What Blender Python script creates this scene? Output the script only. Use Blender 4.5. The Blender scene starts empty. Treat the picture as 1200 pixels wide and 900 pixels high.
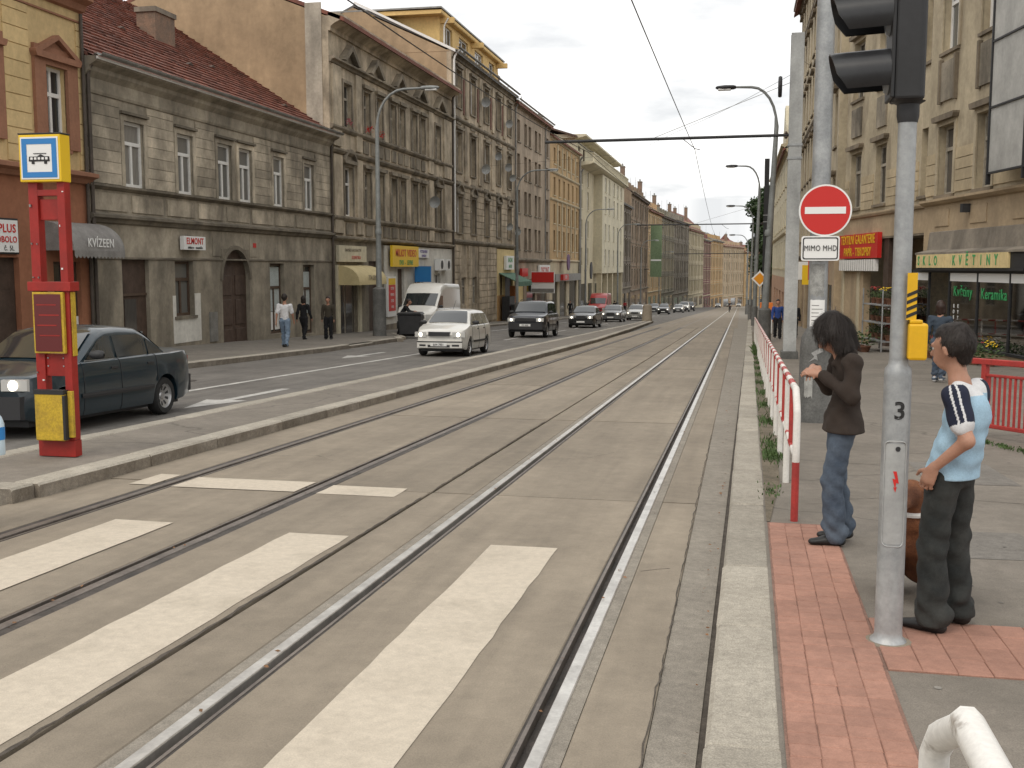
import bpy, math, random
import numpy as np
from mathutils import Vector, Matrix, Euler
R = math.radians
scene = bpy.context.scene
COL = scene.collection
rng = random.Random(7)
# ------------------------------------------------------------------ camera
S = 0.03134            # the street falls away from the camera
def G(y): return -S * y
cam_d = bpy.data.cameras.new('camera'); cam = bpy.data.objects.new('camera', cam_d); COL.objects.link(cam)
cam.location = (0, 0, 1.70)
cam.rotation_euler = (R(90 - 6.157), 0, R(11.849))
cam_d.sensor_width = 36; cam_d.lens = 36 * 1270 / 1200
cam_d.clip_start = 0.05; cam_d.clip_end = 6000
scene.camera = cam
# ------------------------------------------------------------------ sky, sun, exposure
SUN_EL, SUN_AZ = 48, 200
w = bpy.data.worlds.new('World'); scene.world = w; w.use_nodes = True
wn, wl = w.node_tree.nodes, w.node_tree.links
wn.clear()
def N(nodes, typ, **kw):
    n = nodes.new(typ)
    for k, v in kw.items():
        if k == 'inp':
            for a, b in v.items(): n.inputs[a].default_value = b
        else: setattr(n, k, v)
    return n
sky = N(wn, 'ShaderNodeTexSky', sky_type='NISHITA', sun_disc=False, sun_elevation=R(SUN_EL), sun_rotation=R(SUN_AZ), air_density=1.0, dust_density=2.0)
tc = N(wn, 'ShaderNodeTexCoord')
sep = N(wn, 'ShaderNodeSeparateXYZ'); wl.new(tc.outputs['Generated'], sep.inputs[0])
zz = N(wn, 'ShaderNodeMath', operation='MAXIMUM', inp={1: 0.06}); wl.new(sep.outputs[2], zz.inputs[0])
zz2 = N(wn, 'ShaderNodeMath', operation='ADD', inp={1: 0.12}); wl.new(zz.outputs[0], zz2.inputs[0])
dx = N(wn, 'ShaderNodeMath', operation='DIVIDE'); wl.new(sep.outputs[0], dx.inputs[0]); wl.new(zz2.outputs[0], dx.inputs[1])
dy = N(wn, 'ShaderNodeMath', operation='DIVIDE'); wl.new(sep.outputs[1], dy.inputs[0]); wl.new(zz2.outputs[0], dy.inputs[1])
cmb = N(wn, 'ShaderNodeCombineXYZ'); wl.new(dx.outputs[0], cmb.inputs[0]); wl.new(dy.outputs[0], cmb.inputs[1])
n1 = N(wn, 'ShaderNodeTexNoise', inp={'Scale': 1.5, 'Detail': 7, 'Roughness': .55}); wl.new(cmb.outputs[0], n1.inputs['Vector'])
ramp = N(wn, 'ShaderNodeValToRGB'); wl.new(n1.outputs['Fac'], ramp.inputs[0])
ramp.color_ramp.elements[0].position = .33; ramp.color_ramp.elements[0].color = (6.6, 6.7, 6.8, 1)
ramp.color_ramp.elements[1].position = .64; ramp.color_ramp.elements[1].color = (11.6, 11.4, 11.05, 1)
mix = N(wn, 'ShaderNodeMixRGB', inp={0: .96}); wl.new(sky.outputs[0], mix.inputs[1]); wl.new(ramp.outputs[0], mix.inputs[2])
bg = N(wn, 'ShaderNodeBackground', inp={'Strength': .10}); wl.new(mix.outputs[0], bg.inputs[0])
wo = N(wn, 'ShaderNodeOutputWorld'); wl.new(bg.outputs[0], wo.inputs[0])
sun_d = bpy.data.lights.new('sun', 'SUN'); sun_d.energy = .9; sun_d.angle = R(25); sun_d.color = (1, .92, .80)
sun = bpy.data.objects.new('sun', sun_d); COL.objects.link(sun)
# direction to the sun: azimuth measured from +Y clockwise
sd = Vector((math.sin(R(SUN_AZ)) * math.cos(R(SUN_EL)), math.cos(R(SUN_AZ)) * math.cos(R(SUN_EL)), math.sin(R(SUN_EL))))
sun.rotation_euler = sd.to_track_quat('Z', 'Y').to_euler(); sun.location = sd * 60 + Vector((0, 0, 20))
vs = scene.view_settings
vs.view_transform = 'Standard'; vs.look = 'None'; vs.gamma = 1; vs.exposure = 0.40; vs.use_curve_mapping = False
scene.cycles.max_bounces = 5; scene.cycles.diffuse_bounces = 3; scene.cycles.glossy_bounces = 3
scene.cycles.transparent_max_bounces = 8; scene.cycles.caustics_reflective = False; scene.cycles.caustics_refractive = False
# ------------------------------------------------------------------ helpers
class MB:
    def __init__(s): s.v = []; s.f = []
    def add(s, vs, fs):
        o = len(s.v); s.v += [tuple(v) for v in vs]; s.f += [tuple(i + o for i in f) for f in fs]; return s
    def box(s, x0, y0, z0, x1, y1, z1):
        if x0 > x1: x0, x1 = x1, x0
        if y0 > y1: y0, y1 = y1, y0
        if z0 > z1: z0, z1 = z1, z0
        return s.add([(x0,y0,z0),(x1,y0,z0),(x1,y1,z0),(x0,y1,z0),(x0,y0,z1),(x1,y0,z1),(x1,y1,z1),(x0,y1,z1)],
              [(0,3,2,1),(4,5,6,7),(0,1,5,4),(1,2,6,5),(2,3,7,6),(3,0,4,7)])
    def quad(s, a, b, c, d): return s.add([a, b, c, d], [(0,1,2,3)])
    def prism(s, poly, axis, a0, a1):
        # poly of 2d points in the two other axes (x:(y,z)  y:(x,z)  z:(x,y))
        n = len(poly)
        def P(p, a): return (a, p[0], p[1]) if axis == 'x' else ((p[0], a, p[1]) if axis == 'y' else (p[0], p[1], a))
        vs = [P(p, a0) for p in poly] + [P(p, a1) for p in poly]
        fs = [tuple(range(n))[::-1], tuple(range(n, 2*n))] + [(i, (i+1) % n, n + (i+1) % n, n + i) for i in range(n)]
        return s.add(vs, fs)
    def tube(s, pts, r, n=8, cap=True, flat=None):
        pts = [Vector(p) for p in pts]; rs = r if isinstance(r, (list, tuple)) else [r] * len(pts)
        vs = []; up = None
        for i, p in enumerate(pts):
            t = (pts[min(i+1, len(pts)-1)] - pts[max(i-1, 0)]).normalized()
            if up is None: up = Vector((0,0,1)) if abs(t.z) < .9 else Vector((1,0,0))
            a = t.cross(up)
            if a.length < 1e-4: a = t.cross(Vector((0,1,0)))
            a.normalize(); b = a.cross(t).normalized(); up = b
            for k in range(n):
                an = 2 * math.pi * (k + .5) / n
                vs.append(p + a * math.cos(an) * rs[i] + b * math.sin(an) * rs[i] * (flat or 1))
        fs = []
        for i in range(len(pts) - 1):
            for k in range(n):
                fs.append((i*n + k, i*n + (k+1) % n, (i+1)*n + (k+1) % n, (i+1)*n + k))
        if cap: fs += [tuple(range(n))[::-1], tuple(range((len(pts)-1)*n, len(pts)*n))]
        return s.add(vs, fs)
    def lathe(s, prof, n=16, c=(0,0,0), axis='z'):
        vs = []
        for r_, z_ in prof:
            for k in range(n):
                a = 2 * math.pi * k / n; q = (r_ * math.cos(a), r_ * math.sin(a), z_)
                if axis == 'y': q = (q[0], q[2], q[1])
                if axis == 'x': q = (q[2], q[0], q[1])
                vs.append((q[0]+c[0], q[1]+c[1], q[2]+c[2]))
        m = len(prof); fs = [(i*n+k, i*n+(k+1) % n, (i+1)*n+(k+1) % n, (i+1)*n+k) for i in range(m-1) for k in range(n)]
        fs += [tuple(range(n))[::-1], tuple(range((m-1)*n, m*n))]
        return s.add(vs, fs)
    def grid(s, rows, close=False):
        n = len(rows[0]); m = len(rows); vs = [p for r_ in rows for p in r_]
        return s.add(vs, [(i*n+k, i*n+(k+1) % n, (i+1)*n+(k+1) % n, (i+1)*n+k) for i in range(m-1) for k in range(n if close else n-1)])
    def mesh(s, name, slope=False, smooth=None):
        v = s.v if not slope else [(a, b, c + G(b)) for a, b, c in s.v]
        me = bpy.data.meshes.new(name); me.from_pydata(v, [], s.f); me.validate()
        if smooth is not None:
            me.shade_smooth()
            if smooth < 180: me.set_sharp_from_angle(angle=R(smooth))
        return me
    def build(s, name, m=None, parent=None, loc=(0,0,0), rot=(0,0,0), slope=False, smooth=None, bevel=0, fix=False):
        me = s.mesh(name, slope, smooth)
        if fix: fixn(me)
        o = put(name, me, m, parent, loc, rot)
        if bevel:
            b = o.modifiers.new('b', 'BEVEL'); b.width = bevel; b.segments = 2; b.limit_method = 'ANGLE'; b.angle_limit = R(40)
        return o
def fixn(me):
    import bmesh
    bm = bmesh.new(); bm.from_mesh(me); bmesh.ops.recalc_face_normals(bm, faces=bm.faces); bm.to_mesh(me); bm.free()
def put(name, me, m=None, parent=None, loc=(0,0,0), rot=(0,0,0)):
    o = bpy.data.objects.new(name, me); COL.objects.link(o)
    if m is not None and not me.materials: me.materials.append(m)
    if parent: o.parent = parent
    o.location = loc; o.rotation_euler = rot
    return o
def tag(o, label=None, cat=None, group=None, kind=None):
    if label: o['label'] = label
    if cat: o['category'] = cat
    if group: o['group'] = group
    if kind: o['kind'] = kind
    return o
def thing(name, label, cat, loc=(0,0,0), rotz=0, group=None, rot=None):
    o = bpy.data.objects.new(name, None); COL.objects.link(o); o.empty_display_size = .3
    o.location = loc; o.rotation_euler = rot or (0, 0, rotz)
    return tag(o, label, cat, group)
_txt = {}
def text_mesh(body, size, depth=.004, bold=0, sx=1.0, align='CENTER'):
    key = (body, size, depth, bold, sx, align)
    if key in _txt: return _txt[key]
    c = bpy.data.curves.new('t', 'FONT'); c.body = body; c.size = size; c.extrude = depth / 2; c.offset = bold * .45; c.space_character = 1.08
    c.align_x = align; c.align_y = 'CENTER'; c.resolution_u = 3
    o = bpy.data.objects.new('t', c); COL.objects.link(o)
    dg = bpy.context.evaluated_depsgraph_get(); me = bpy.data.meshes.new_from_object(o.evaluated_get(dg))
    bpy.data.objects.remove(o); bpy.data.curves.remove(c); me.name = 'lettering'
    me.materials.clear()
    me.transform(Matrix.Rotation(R(90), 4, 'X') @ Matrix.Diagonal((sx, 1, 1, 1)))
    _txt[key] = me
    return me
def text(body, size, m, parent, loc, rotz=0, bold=0, sx=1.0, depth=.006, name='lettering', align='CENTER', rot=None):
    """lettering in the local x-z plane, read from -y"""
    me = text_mesh(body, size, depth, bold, sx, align).copy()
    me.materials.append(m)
    return put(name, me, None, parent, loc, rot or (0, 0, rotz))
# ------------------------------------------------------------------ materials
def mat(name, col, col2=None, scale=2.0, rough=.85, metal=0, bump=0, bscale=60, streak=0, jit=0, fine=.25, spec=.4, coat=0, emit=0, local=False, speck=0, cracks=0, lo=.35, hi=.65, dirtcol=None, wear=0):
    m = bpy.data.materials.new(name); m.use_nodes = True; nt = m.node_tree; n, l = nt.nodes, nt.links
    b = n['Principled BSDF']; b.inputs['Roughness'].default_value = rough; b.inputs['Metallic'].default_value = metal
    b.inputs['Specular IOR Level'].default_value = spec
    if coat: b.inputs['Coat Weight'].default_value = coat; b.inputs['Coat Roughness'].default_value = .06
    if emit: b.inputs['Emission Color'].default_value = (*col, 1); b.inputs['Emission Strength'].default_value = emit
    if col2 is None and not (bump or streak or jit or speck or cracks):
        b.inputs['Base Color'].default_value = (*col, 1); return m
    if local: pos = N(n, 'ShaderNodeTexCoord').outputs['Object']
    else: pos = N(n, 'ShaderNodeNewGeometry').outputs['Position']
    col2 = col2 or tuple(c * .8 for c in col)
    t = N(n, 'ShaderNodeTexNoise', inp={'Scale': scale, 'Detail': 6, 'Roughness': .6}); l.new(pos, t.inputs['Vector'])
    rp = N(n, 'ShaderNodeMapRange', inp={1: lo, 2: hi}); l.new(t.outputs['Fac'], rp.inputs[0])
    mx = N(n, 'ShaderNodeMixRGB', inp={1: (*col, 1), 2: (*col2, 1)}); l.new(rp.outputs[0], mx.inputs[0])
    out = mx.outputs[0]
    def mul(out, fac_socket, lo_, hi_, a=.3, bb=.7):
        mr = N(n, 'ShaderNodeMapRange', inp={1: a, 2: bb, 3: lo_, 4: hi_}); l.new(fac_socket, mr.inputs[0])
        mm = N(n, 'ShaderNodeMixRGB', blend_type='MULTIPLY', inp={0: 1.0}); l.new(out, mm.inputs[1]); l.new(mr.outputs[0], mm.inputs[2])
        return mm.outputs[0]
    if fine:
        t2 = N(n, 'ShaderNodeTexNoise', inp={'Scale': scale * 9, 'Detail': 5, 'Roughness': .7}); l.new(pos, t2.inputs['Vector'])
        out = mul(out, t2.outputs['Fac'], 1 - fine, 1 + fine)
    if streak:
        mp = N(n, 'ShaderNodeMapping'); mp.inputs['Scale'].default_value = (.9, .9, .30); l.new(pos, mp.inputs[0])
        t3 = N(n, 'ShaderNodeTexNoise', inp={'Scale': 1.0, 'Detail': 9, 'Roughness': .62, 'Distortion': .6}); l.new(mp.outputs[0], t3.inputs['Vector'])
        if dirtcol:
            mr = N(n, 'ShaderNodeMapRange', inp={1: .48, 2: .72, 3: 0, 4: streak}); l.new(t3.outputs['Fac'], mr.inputs[0])
            md = N(n, 'ShaderNodeMixRGB', inp={2: (*dirtcol, 1)}); l.new(mr.outputs[0], md.inputs[0]); l.new(out, md.inputs[1]); out = md.outputs[0]
        else: out = mul(out, t3.outputs['Fac'], 1 + streak * .3, 1 - streak, .38, .68)
    if wear:                                  # stains drawn out along the street
        mw = N(n, 'ShaderNodeMapping'); mw.inputs['Scale'].default_value = (2.4, .16, 1); l.new(pos, mw.inputs[0])
        tw = N(n, 'ShaderNodeTexNoise', inp={'Scale': 1.6, 'Detail': 6, 'Roughness': .6, 'Distortion': .4}); l.new(mw.outputs[0], tw.inputs['Vector'])
        out = mul(out, tw.outputs['Fac'], 1 + wear*.45, 1 - wear, .36, .70)
    if speck:
        t4 = N(n, 'ShaderNodeTexNoise', inp={'Scale': 160, 'Detail': 2}); l.new(pos, t4.inputs['Vector'])
        out = mul(out, t4.outputs['Fac'], 1 - speck, 1 + speck, .35, .65)
    if cracks:
        tn = N(n, 'ShaderNodeTexNoise', inp={'Scale': 1.5, 'Detail': 6}); l.new(pos, tn.inputs['Vector'])
        ma = N(n, 'ShaderNodeMixRGB', inp={0: .35}); l.new(pos, ma.inputs[1]); l.new(tn.outputs['Color'], ma.inputs[2])
        vo = N(n, 'ShaderNodeTexVoronoi', feature='DISTANCE_TO_EDGE', inp={'Scale': cracks}); l.new(ma.outputs[0], vo.inputs['Vector'])
        out = mul(out, vo.outputs['Distance'], .62, 1.0, .0, .008)
    if jit:
        oi = N(n, 'ShaderNodeObjectInfo'); out = mul(out, oi.outputs['Random'], 1 - jit, 1 + jit, 0, 1)
    l.new(out, b.inputs['Base Color'])
    if bump:
        tb = N(n, 'ShaderNodeTexNoise', inp={'Scale': bscale, 'Detail': 4}); l.new(pos, tb.inputs['Vector'])
        bp = N(n, 'ShaderNodeBump', inp={'Strength': bump, 'Distance': .01}); l.new(tb.outputs['Fac'], bp.inputs['Height']); l.new(bp.outputs[0], b.inputs['Normal'])
    return m
def pane_mat(name, dark=(.03, .033, .035), curtain=(.30, .28, .25), share=.5, rough=.07):
    m = bpy.data.materials.new(name); m.use_nodes = True; n, l = m.node_tree.nodes, m.node_tree.links
    b = n['Principled BSDF']; b.inputs['Roughness'].default_value = rough; b.inputs['Specular IOR Level'].default_value = .6
    oi = N(n, 'ShaderNodeObjectInfo')
    mr = N(n, 'ShaderNodeMapRange', inp={1: 1 - share, 2: 1.0, 3: 0, 4: 1}); l.new(oi.outputs['Random'], mr.inputs[0])
    tcn = N(n, 'ShaderNodeTexCoord'); wv = N(n, 'ShaderNodeTexWave', inp={'Scale': 4, 'Distortion': 2, 'Detail': 2}); l.new(tcn.outputs['Object'], wv.inputs['Vector'])
    w2 = N(n, 'ShaderNodeMapRange', inp={3: .55, 4: 1.0}); l.new(wv.outputs['Fac'], w2.inputs[0])
    cc = N(n, 'ShaderNodeMixRGB', blend_type='MULTIPLY', inp={0: 1, 1: (*curtain, 1)}); l.new(w2.outputs[0], cc.inputs[2])
    mx = N(n, 'ShaderNodeMixRGB', inp={1: (*dark, 1)}); l.new(mr.outputs[0], mx.inputs[0]); l.new(cc.outputs[0], mx.inputs[2])
    l.new(mx.outputs[0], b.inputs['Base Color'])
    return m
def clear_glass(name, tint=(.75, .8, .78), refl=.12):
    m = bpy.data.materials.new(name); m.use_nodes = True; n, l = m.node_tree.nodes, m.node_tree.links
    n.clear(); o = N(n, 'ShaderNodeOutputMaterial'); t = N(n, 'ShaderNodeBsdfTransparent', inp={0: (*tint, 1)})
    g = N(n, 'ShaderNodeBsdfGlossy', inp={'Roughness': .03}); fr = N(n, 'ShaderNodeFresnel', inp={0: 1.5})
    ad = N(n, 'ShaderNodeMath', operation='ADD', inp={1: refl}); l.new(fr.outputs[0], ad.inputs[0])
    mx = N(n, 'ShaderNodeMixShader'); l.new(ad.outputs[0], mx.inputs[0]); l.new(t.outputs[0], mx.inputs[1]); l.new(g.outputs[0], mx.inputs[2]); l.new(mx.outputs[0], o.inputs[0])
    return m
A = {}
A['concrete'] = mat('tram_bed_concrete', (.278, .235, .180), (.205, .172, .131), .7, .8, bump=.2, bscale=90, jit=.09, fine=.11, speck=.10, lo=.3, hi=.75, wear=.15)
A['asphalt'] = mat('road_asphalt', (.165, .153, .138), (.122, .113, .102), .8, .85, bump=.4, bscale=150, fine=.14, speck=.2, wear=.22)
A['asphalt_strip'] = mat('gutter_asphalt', (.265, .238, .198), (.215, .192, .16), 1.5, .85, bump=.4, bscale=150, fine=.2, speck=.2)
A['pave'] = mat('pavement_asphalt', (.215, .19, .16), (.165, .146, .122), .9, .88, bump=.35, bscale=140, fine=.14, speck=.16, cracks=.5)
A['pave_left'] = mat('pavement_left', (.20, .178, .15), (.155, .14, .118), .6, .88, fine=.2, speck=.15)
A['kerb'] = mat('kerb_granite', (.375, .342, .285), (.30, .272, .225), 2.5, .8, bump=.35, bscale=80, jit=.13, fine=.2, speck=.22)
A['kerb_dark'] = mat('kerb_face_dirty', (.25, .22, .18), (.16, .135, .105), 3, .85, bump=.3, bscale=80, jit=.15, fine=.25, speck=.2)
A['stripe'] = mat('crossing_paint', (.53, .465, .375), (.38, .33, .26), 2.0, .75, bump=.2, bscale=100, fine=.11, speck=.07, lo=.48, hi=.85)
A['line'] = mat('lane_paint', (.55, .54, .51), (.36, .35, .33), 2.5, .75, fine=.2)
A['paver'] = mat('red_paver', (.38, .202, .148), (.31, .168, .125), 2, .85, bump=.25, bscale=120, jit=.08, fine=.14, speck=.08)
A['joint_red'] = mat('paver_joint', (.25, .145, .11), (.18, .11, .085), 8, .95, fine=.3)
A['joint'] = mat('dirt_joint', (.10, .085, .07), (.06, .05, .04), 8, .95, bump=.5, bscale=120, fine=.35)
A['soil'] = mat('verge_soil', (.17, .14, .10), (.10, .085, .06), 5, .95, bump=.6, bscale=60, fine=.4)
A['rail'] = mat('polished_rail', (.66, .64, .60), (.46, .44, .41), 5, .36, .75, fine=.12)
A['rail_side'] = mat('rail_groove', (.10, .085, .075), (.05, .045, .04), 6, .7, .3, fine=.3)
A['rail_old'] = mat('dull_rail', (.22, .19, .165), (.14, .12, .105), 4, .5, .5, fine=.2)
A['steel'] = mat('galvanised', (.42, .43, .43), (.30, .31, .315), 3, .5, .45, bump=.1, bscale=40, fine=.14, streak=.25)
A['steel_lt'] = mat('painted_grey_mast', (.46, .47, .46), (.36, .365, .36), 2, .6, .1, fine=.12, streak=.3)
A['pole_grey'] = mat('pole_paint', (.27, .285, .28), (.20, .21, .205), 3, .55, .1, fine=.15, streak=.3, bump=.08)
A['concrete_pole'] = mat('grimy_pole_base', (.15, .148, .14), (.10, .10, .095), 4, .8, fine=.3, streak=.4)
A['dark'] = mat('dark_metal', (.028, .028, .03), (.02, .02, .021), 4, .55, fine=.1)
A['black'] = mat('black_plastic', (.018, .018, .019), rough=.5)
A['lens_grey'] = mat('hood_inside', (.16, .17, .18), rough=.35)
A['red'] = mat('red_paint', (.345, .022, .016), (.25, .02, .015), 3, .45, fine=.08, jit=.04)
A['red_rail'] = mat('red_rail_paint', (.44, .045, .038), (.33, .04, .035), 5, .5, fine=.2)
A['white'] = mat('white_paint', (.74, .72, .68), (.62, .59, .54), 5, .5, fine=.08, speck=.05)
A['white_worn'] = mat('chipped_white_paint', (.76, .74, .70), (.30, .26, .22), 7, .55, fine=.1, lo=.62, hi=.7)
A['yellow'] = mat('yellow_plastic', (.75, .44, .01), (.68, .38, .01), 3, .4, fine=.06)
A['yellow_dirty'] = mat('dirty_yellow', (.52, .35, .03), (.30, .19, .035), 6, .6, fine=.25, lo=.45, hi=.75)
A['sign_white'] = mat('sign_white', (.78, .78, .76), rough=.45)
A['sign_red'] = mat('sign_red', (.55, .025, .02), rough=.4)
A['sign_blue'] = mat('sign_blue', (.03, .20, .50), rough=.4)
A['sign_yellow'] = mat('sign_yellow', (.80, .52, .02), rough=.45)
A['sign_green'] = mat('sign_green', (.05, .35, .12), rough=.5)
A['orange_mark'] = mat('orange_mark', (.75, .20, .03), rough=.5)
A['ink'] = mat('ink', (.02, .02, .02), rough=.6)
A['glass'] = pane_mat('window_pane')
A['glass_dark'] = pane_mat('window_pane_dark', (.03, .03, .03), (.12, .11, .10), .6)
A['glass_grey'] = pane_mat('window_pane_grey', (.10, .105, .10), (.33, .31, .28), .8, .12)
A['shop_glass'] = clear_glass('shop_glass', (.9, .92, .9), .24)
A['win_white'] = mat('window_white', (.80, .79, .76), (.72, .71, .68), 5, .5, fine=.06)
A['win_brown'] = mat('window_brown', (.10, .065, .045), (.07, .045, .03), 5, .6, fine=.2)
A['win_cream'] = mat('window_old_cream', (.42, .38, .31), (.28, .25, .20), 5, .65, fine=.2)
A['wood_dark'] = mat('door_wood', (.085, .055, .04), (.055, .035, .025), 4, .65, fine=.25, streak=.3)
A['gutter'] = mat('zinc_gutter', (.28, .275, .26), (.20, .195, .18), 3, .5, .4, fine=.15, jit=.1)
A['pipe_brown'] = mat('brown_downpipe', (.09, .07, .055), (.06, .05, .04), 4, .6, fine=.2)
A['tile_red'] = mat('clay_roof_tile', (.30, .115, .078), (.16, .075, .058), 2.0, .85, bump=.3, bscale=30, fine=.35, streak=.3)
A['roof_red'] = mat('far_red_roof', (.22, .085, .06), (.15, .068, .052), 1, .85, fine=.25)
A['roof_grey'] = mat('grey_roof', (.14, .135, .13), (.10, .095, .09), 1, .8, fine=.2)
A['roof_dark'] = mat('brown_roof', (.11, .075, .06), (.075, .055, .045), 1, .85, fine=.25)
def plaster(name, c, k=.72, streak=.35, sc=.55, dirt=None, jit=0):
    return mat(name, c, tuple(v * k for v in c), sc, .9, bump=.35, bscale=25, streak=streak, fine=.12, dirtcol=dirt, jit=jit)
A['pl_grey'] = plaster('sooty_grey_plaster', (.41, .36, .28), .58, .48, .9, None)
A['pl_grey_block'] = plaster('sooty_block_plaster', (.53, .46, .355), .52, .48, 1.1, None, .22)
A['pl_grey_dk'] = plaster('dark_sooty_plaster', (.32, .28, .215), .6, .45, 1.0)
A['pl_trim'] = plaster('sooty_trim', (.22, .19, .145), .62, .4, 1.2)
A['pl_yellow'] = plaster('yellow_plaster', (.66, .49, .25), .86, .16, .6, None)
A['pl_yellow_block'] = plaster('yellow_block_plaster', (.67, .50, .255), .88, .14, .6, None, .04)
A['pl_terra'] = plaster('terracotta_plaster', (.36, .155, .085), .84, .15, .6)
A['pl_terra_lt'] = plaster('terracotta_surround', (.34, .165, .10), .86, .15, 1.2)
A['pl_b3'] = plaster('weathered_beige_plaster', (.58, .49, .365), .52, .5, .9)
A['pl_b3_trim'] = plaster('weathered_trim', (.31, .265, .20), .58, .5, 1.2)
A['pl_gable'] = plaster('bare_gable_render', (.42, .305, .19), .80, .2, .35)
A['pl_gable_lt'] = plaster('pale_gable_edge', (.50, .45, .37), .75, .3, 1)
A['pl_b4'] = plaster('brown_stone_plaster', (.56, .465, .34), .54, .5, .9)
A['pl_b5'] = plaster('grey_brown_plaster', (.44, .355, .265), .72, .35, .5)
A['pl_b6'] = plaster('ochre_plaster', (.50, .345, .18), .82, .2, .5)
A['pl_cream'] = plaster('cream_plaster', (.56, .49, .345), .86, .18, .5)
A['pl_cream_lt'] = plaster('pale_cream_plaster', (.62, .565, .42), .88, .15, .5)
A['pl_white'] = plaster('white_shop_plaster', (.66, .64, .58), .84, .2, .6)
A['pl_shop_yel'] = plaster('yellow_shop_plaster', (.72, .57, .29), .88, .12, .6)
A['pl_attic'] = plaster('attic_yellow', (.72, .50, .21), .9, .1, .6)
A['pl_r'] = plaster('sand_plaster_right', (.49, .415, .29), .74, .75, .7, (.17, .135, .095))
A['pl_r_block'] = plaster('sand_block_right', (.51, .415, .27), .76, .4, .7, (.17, .135, .095), .08)
A['pl_r_low'] = plaster('tan_plaster_right', (.44, .335, .215), .78, .5, .7, (.19, .145, .10))
A['pl_r_trim'] = plaster('grimy_trim_right', (.24, .195, .14), .68, .4, 1.2)
A['pl_panel'] = plaster('stained_panel', (.30, .26, .20), .62, .6, 1.3)
A['pl_concrete'] = plaster('raw_fascia_render', (.27, .235, .19), .72, .4, 1.2)
A['chimney'] = mat('chimney_brick', (.26, .17, .12), (.17, .13, .10), 3, .9, fine=.3)
A['foil'] = mat('foliage', (.04, .07, .022), (.02, .04, .012), 3, .7, fine=.4, jit=.1)
A['foil_lt'] = mat('foliage_light', (.09, .15, .04), (.05, .09, .025), 4, .7, fine=.4, jit=.2)
A['bark'] = mat('bark', (.09, .07, .05), (.06, .045, .03), 6, .9, fine=.3)
A['tarp'] = mat('grey_hoarding_sheet', (.46, .455, .43), (.36, .355, .335), .9, .7, fine=.1, streak=.2)
# ================================================================== the street
def sheet(name, x0, x1, y0, y1, z, m, parent=None, n=1):
    b = MB()
    for i in range(n):
        a, c = y0 + (y1-y0)*i/n, y0 + (y1-y0)*(i+1)/n
        b.quad((x0,a,z),(x1,a,z),(x1,c,z),(x0,c,z))
    o = b.build(name, m, parent, slope=True)
    if not parent: tag(o, kind='structure')
    return o
def poly_sheet(name, left, right, z, m, parent=None):
    b = MB()
    for i in range(len(left) - 1):
        b.quad((left[i][0], left[i][1], z), (right[i][0], right[i][1], z), (right[i+1][0], right[i+1][1], z), (left[i+1][0], left[i+1][1], z))
    o = b.build(name, m, parent, slope=True)
    if not parent: tag(o, kind='structure')
    return o
sheet('ground', -700, 700, -60, 2500, -.40, A['asphalt'])
road = sheet('road', -17.2, -5.9, -25, 520, -.05, A['asphalt'])
sheet('road_beyond', -40, 10, 500, 900, -.06, A['asphalt'])
RAILS = [-.71, -2.15, -3.71, -5.12]
bed = tag(MB().box(-5.9, -25, -.2, -.1, 72, -.055).build('tram_bed', A['joint'], slope=True), kind='structure')
sheet('far_tram_bed', -5.9, -.1, 72, 520, 0, A['concrete'])
# concrete slabs, each a piece
YS = [-3.0, 3.02, 9.1, 15.17, 21.3, 27.45, 33.6, 39.75, 45.9, 52.05, 58.2, 64.35, 70.5, 72.0]
zones = [(-5.88, -5.225), (-5.015, -3.815), (-3.605, -2.652), (-2.624, -2.255), (-2.045, -.815), (-.605, -.315)]
_slab = {}
def slab(x0, x1, y0, y1):
    key = (round(x1-x0, 3), round(y1-y0, 2))
    if key not in _slab:
        w_, l_ = key; c = .006
        b = MB()
        prof = [(-w_/2, -.1), (-w_/2, -c), (-w_/2 + c, 0), (w_/2 - c, 0), (w_/2, -c), (w_/2, -.1)]
        b.prism([(p[0], p[1]) for p in prof], 'y', -l_/2 + .016, l_/2 - .016)
        _slab[key] = b.mesh('concrete_slab', slope=True); _slab[key].materials.append(A['concrete'])
    ym = (y0+y1)/2
    return put('concrete_slab', _slab[key], None, bed, ((x0+x1)/2, ym, G(ym) + rng.uniform(-.003, .002)))
for zi, (a, c) in enumerate(zones):
    for i in range(len(YS) - 1):
        slab(a, c, YS[i], YS[i+1])
# rails
for i, xr in enumerate(RAILS):
    sgn = -1 if i % 2 == 0 else 1          # the groove lies on the inner side of its track
    t = thing('tram_rail', ['polished right-hand tram rail closest to the granite kerb', 'bright tram rail second from the right-hand kerb',
        'dull dark tram rail third from the right-hand kerb', 'dull dark tram rail running along the stop island kerb'][i], 'rail', (xr, 0, 0), 0, 'tram rails set in the concrete')
    lay = [('rail_head', [(-.036, .0), (-.030, .003), (.024, .003), (.028, -.002), (.028, -.06), (-.036, -.06)], A['rail'] if i < 2 else A['rail_old']),
           ('groove', [(.0285, -.045), (.074, -.045), (.074, -.06), (.0285, -.06)], A['rail_side']),
           ('guard_lip', [(.0745, -.001), (.092, -.001), (.092, -.06), (.0745, -.06)], A['rail_old']),
           ('bitumen_joint', [(.0925, -.004), (.104, -.006), (.104, -.06), (.0925, -.06)], A['rail_side']),
           ('bitumen_joint', [(-.102, -.004), (-.0365, -.003), (-.0365, -.06), (-.102, -.06)], A['rail_side'] if i > 1 else A['asphalt_strip'])]
    for nm, pf, m in lay:
        b = MB(); b.prism([(p[0] * sgn, p[1]) for p in pf], 'y', -20, 460); b.build(nm, m, t, slope=True, fix=True)
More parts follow.
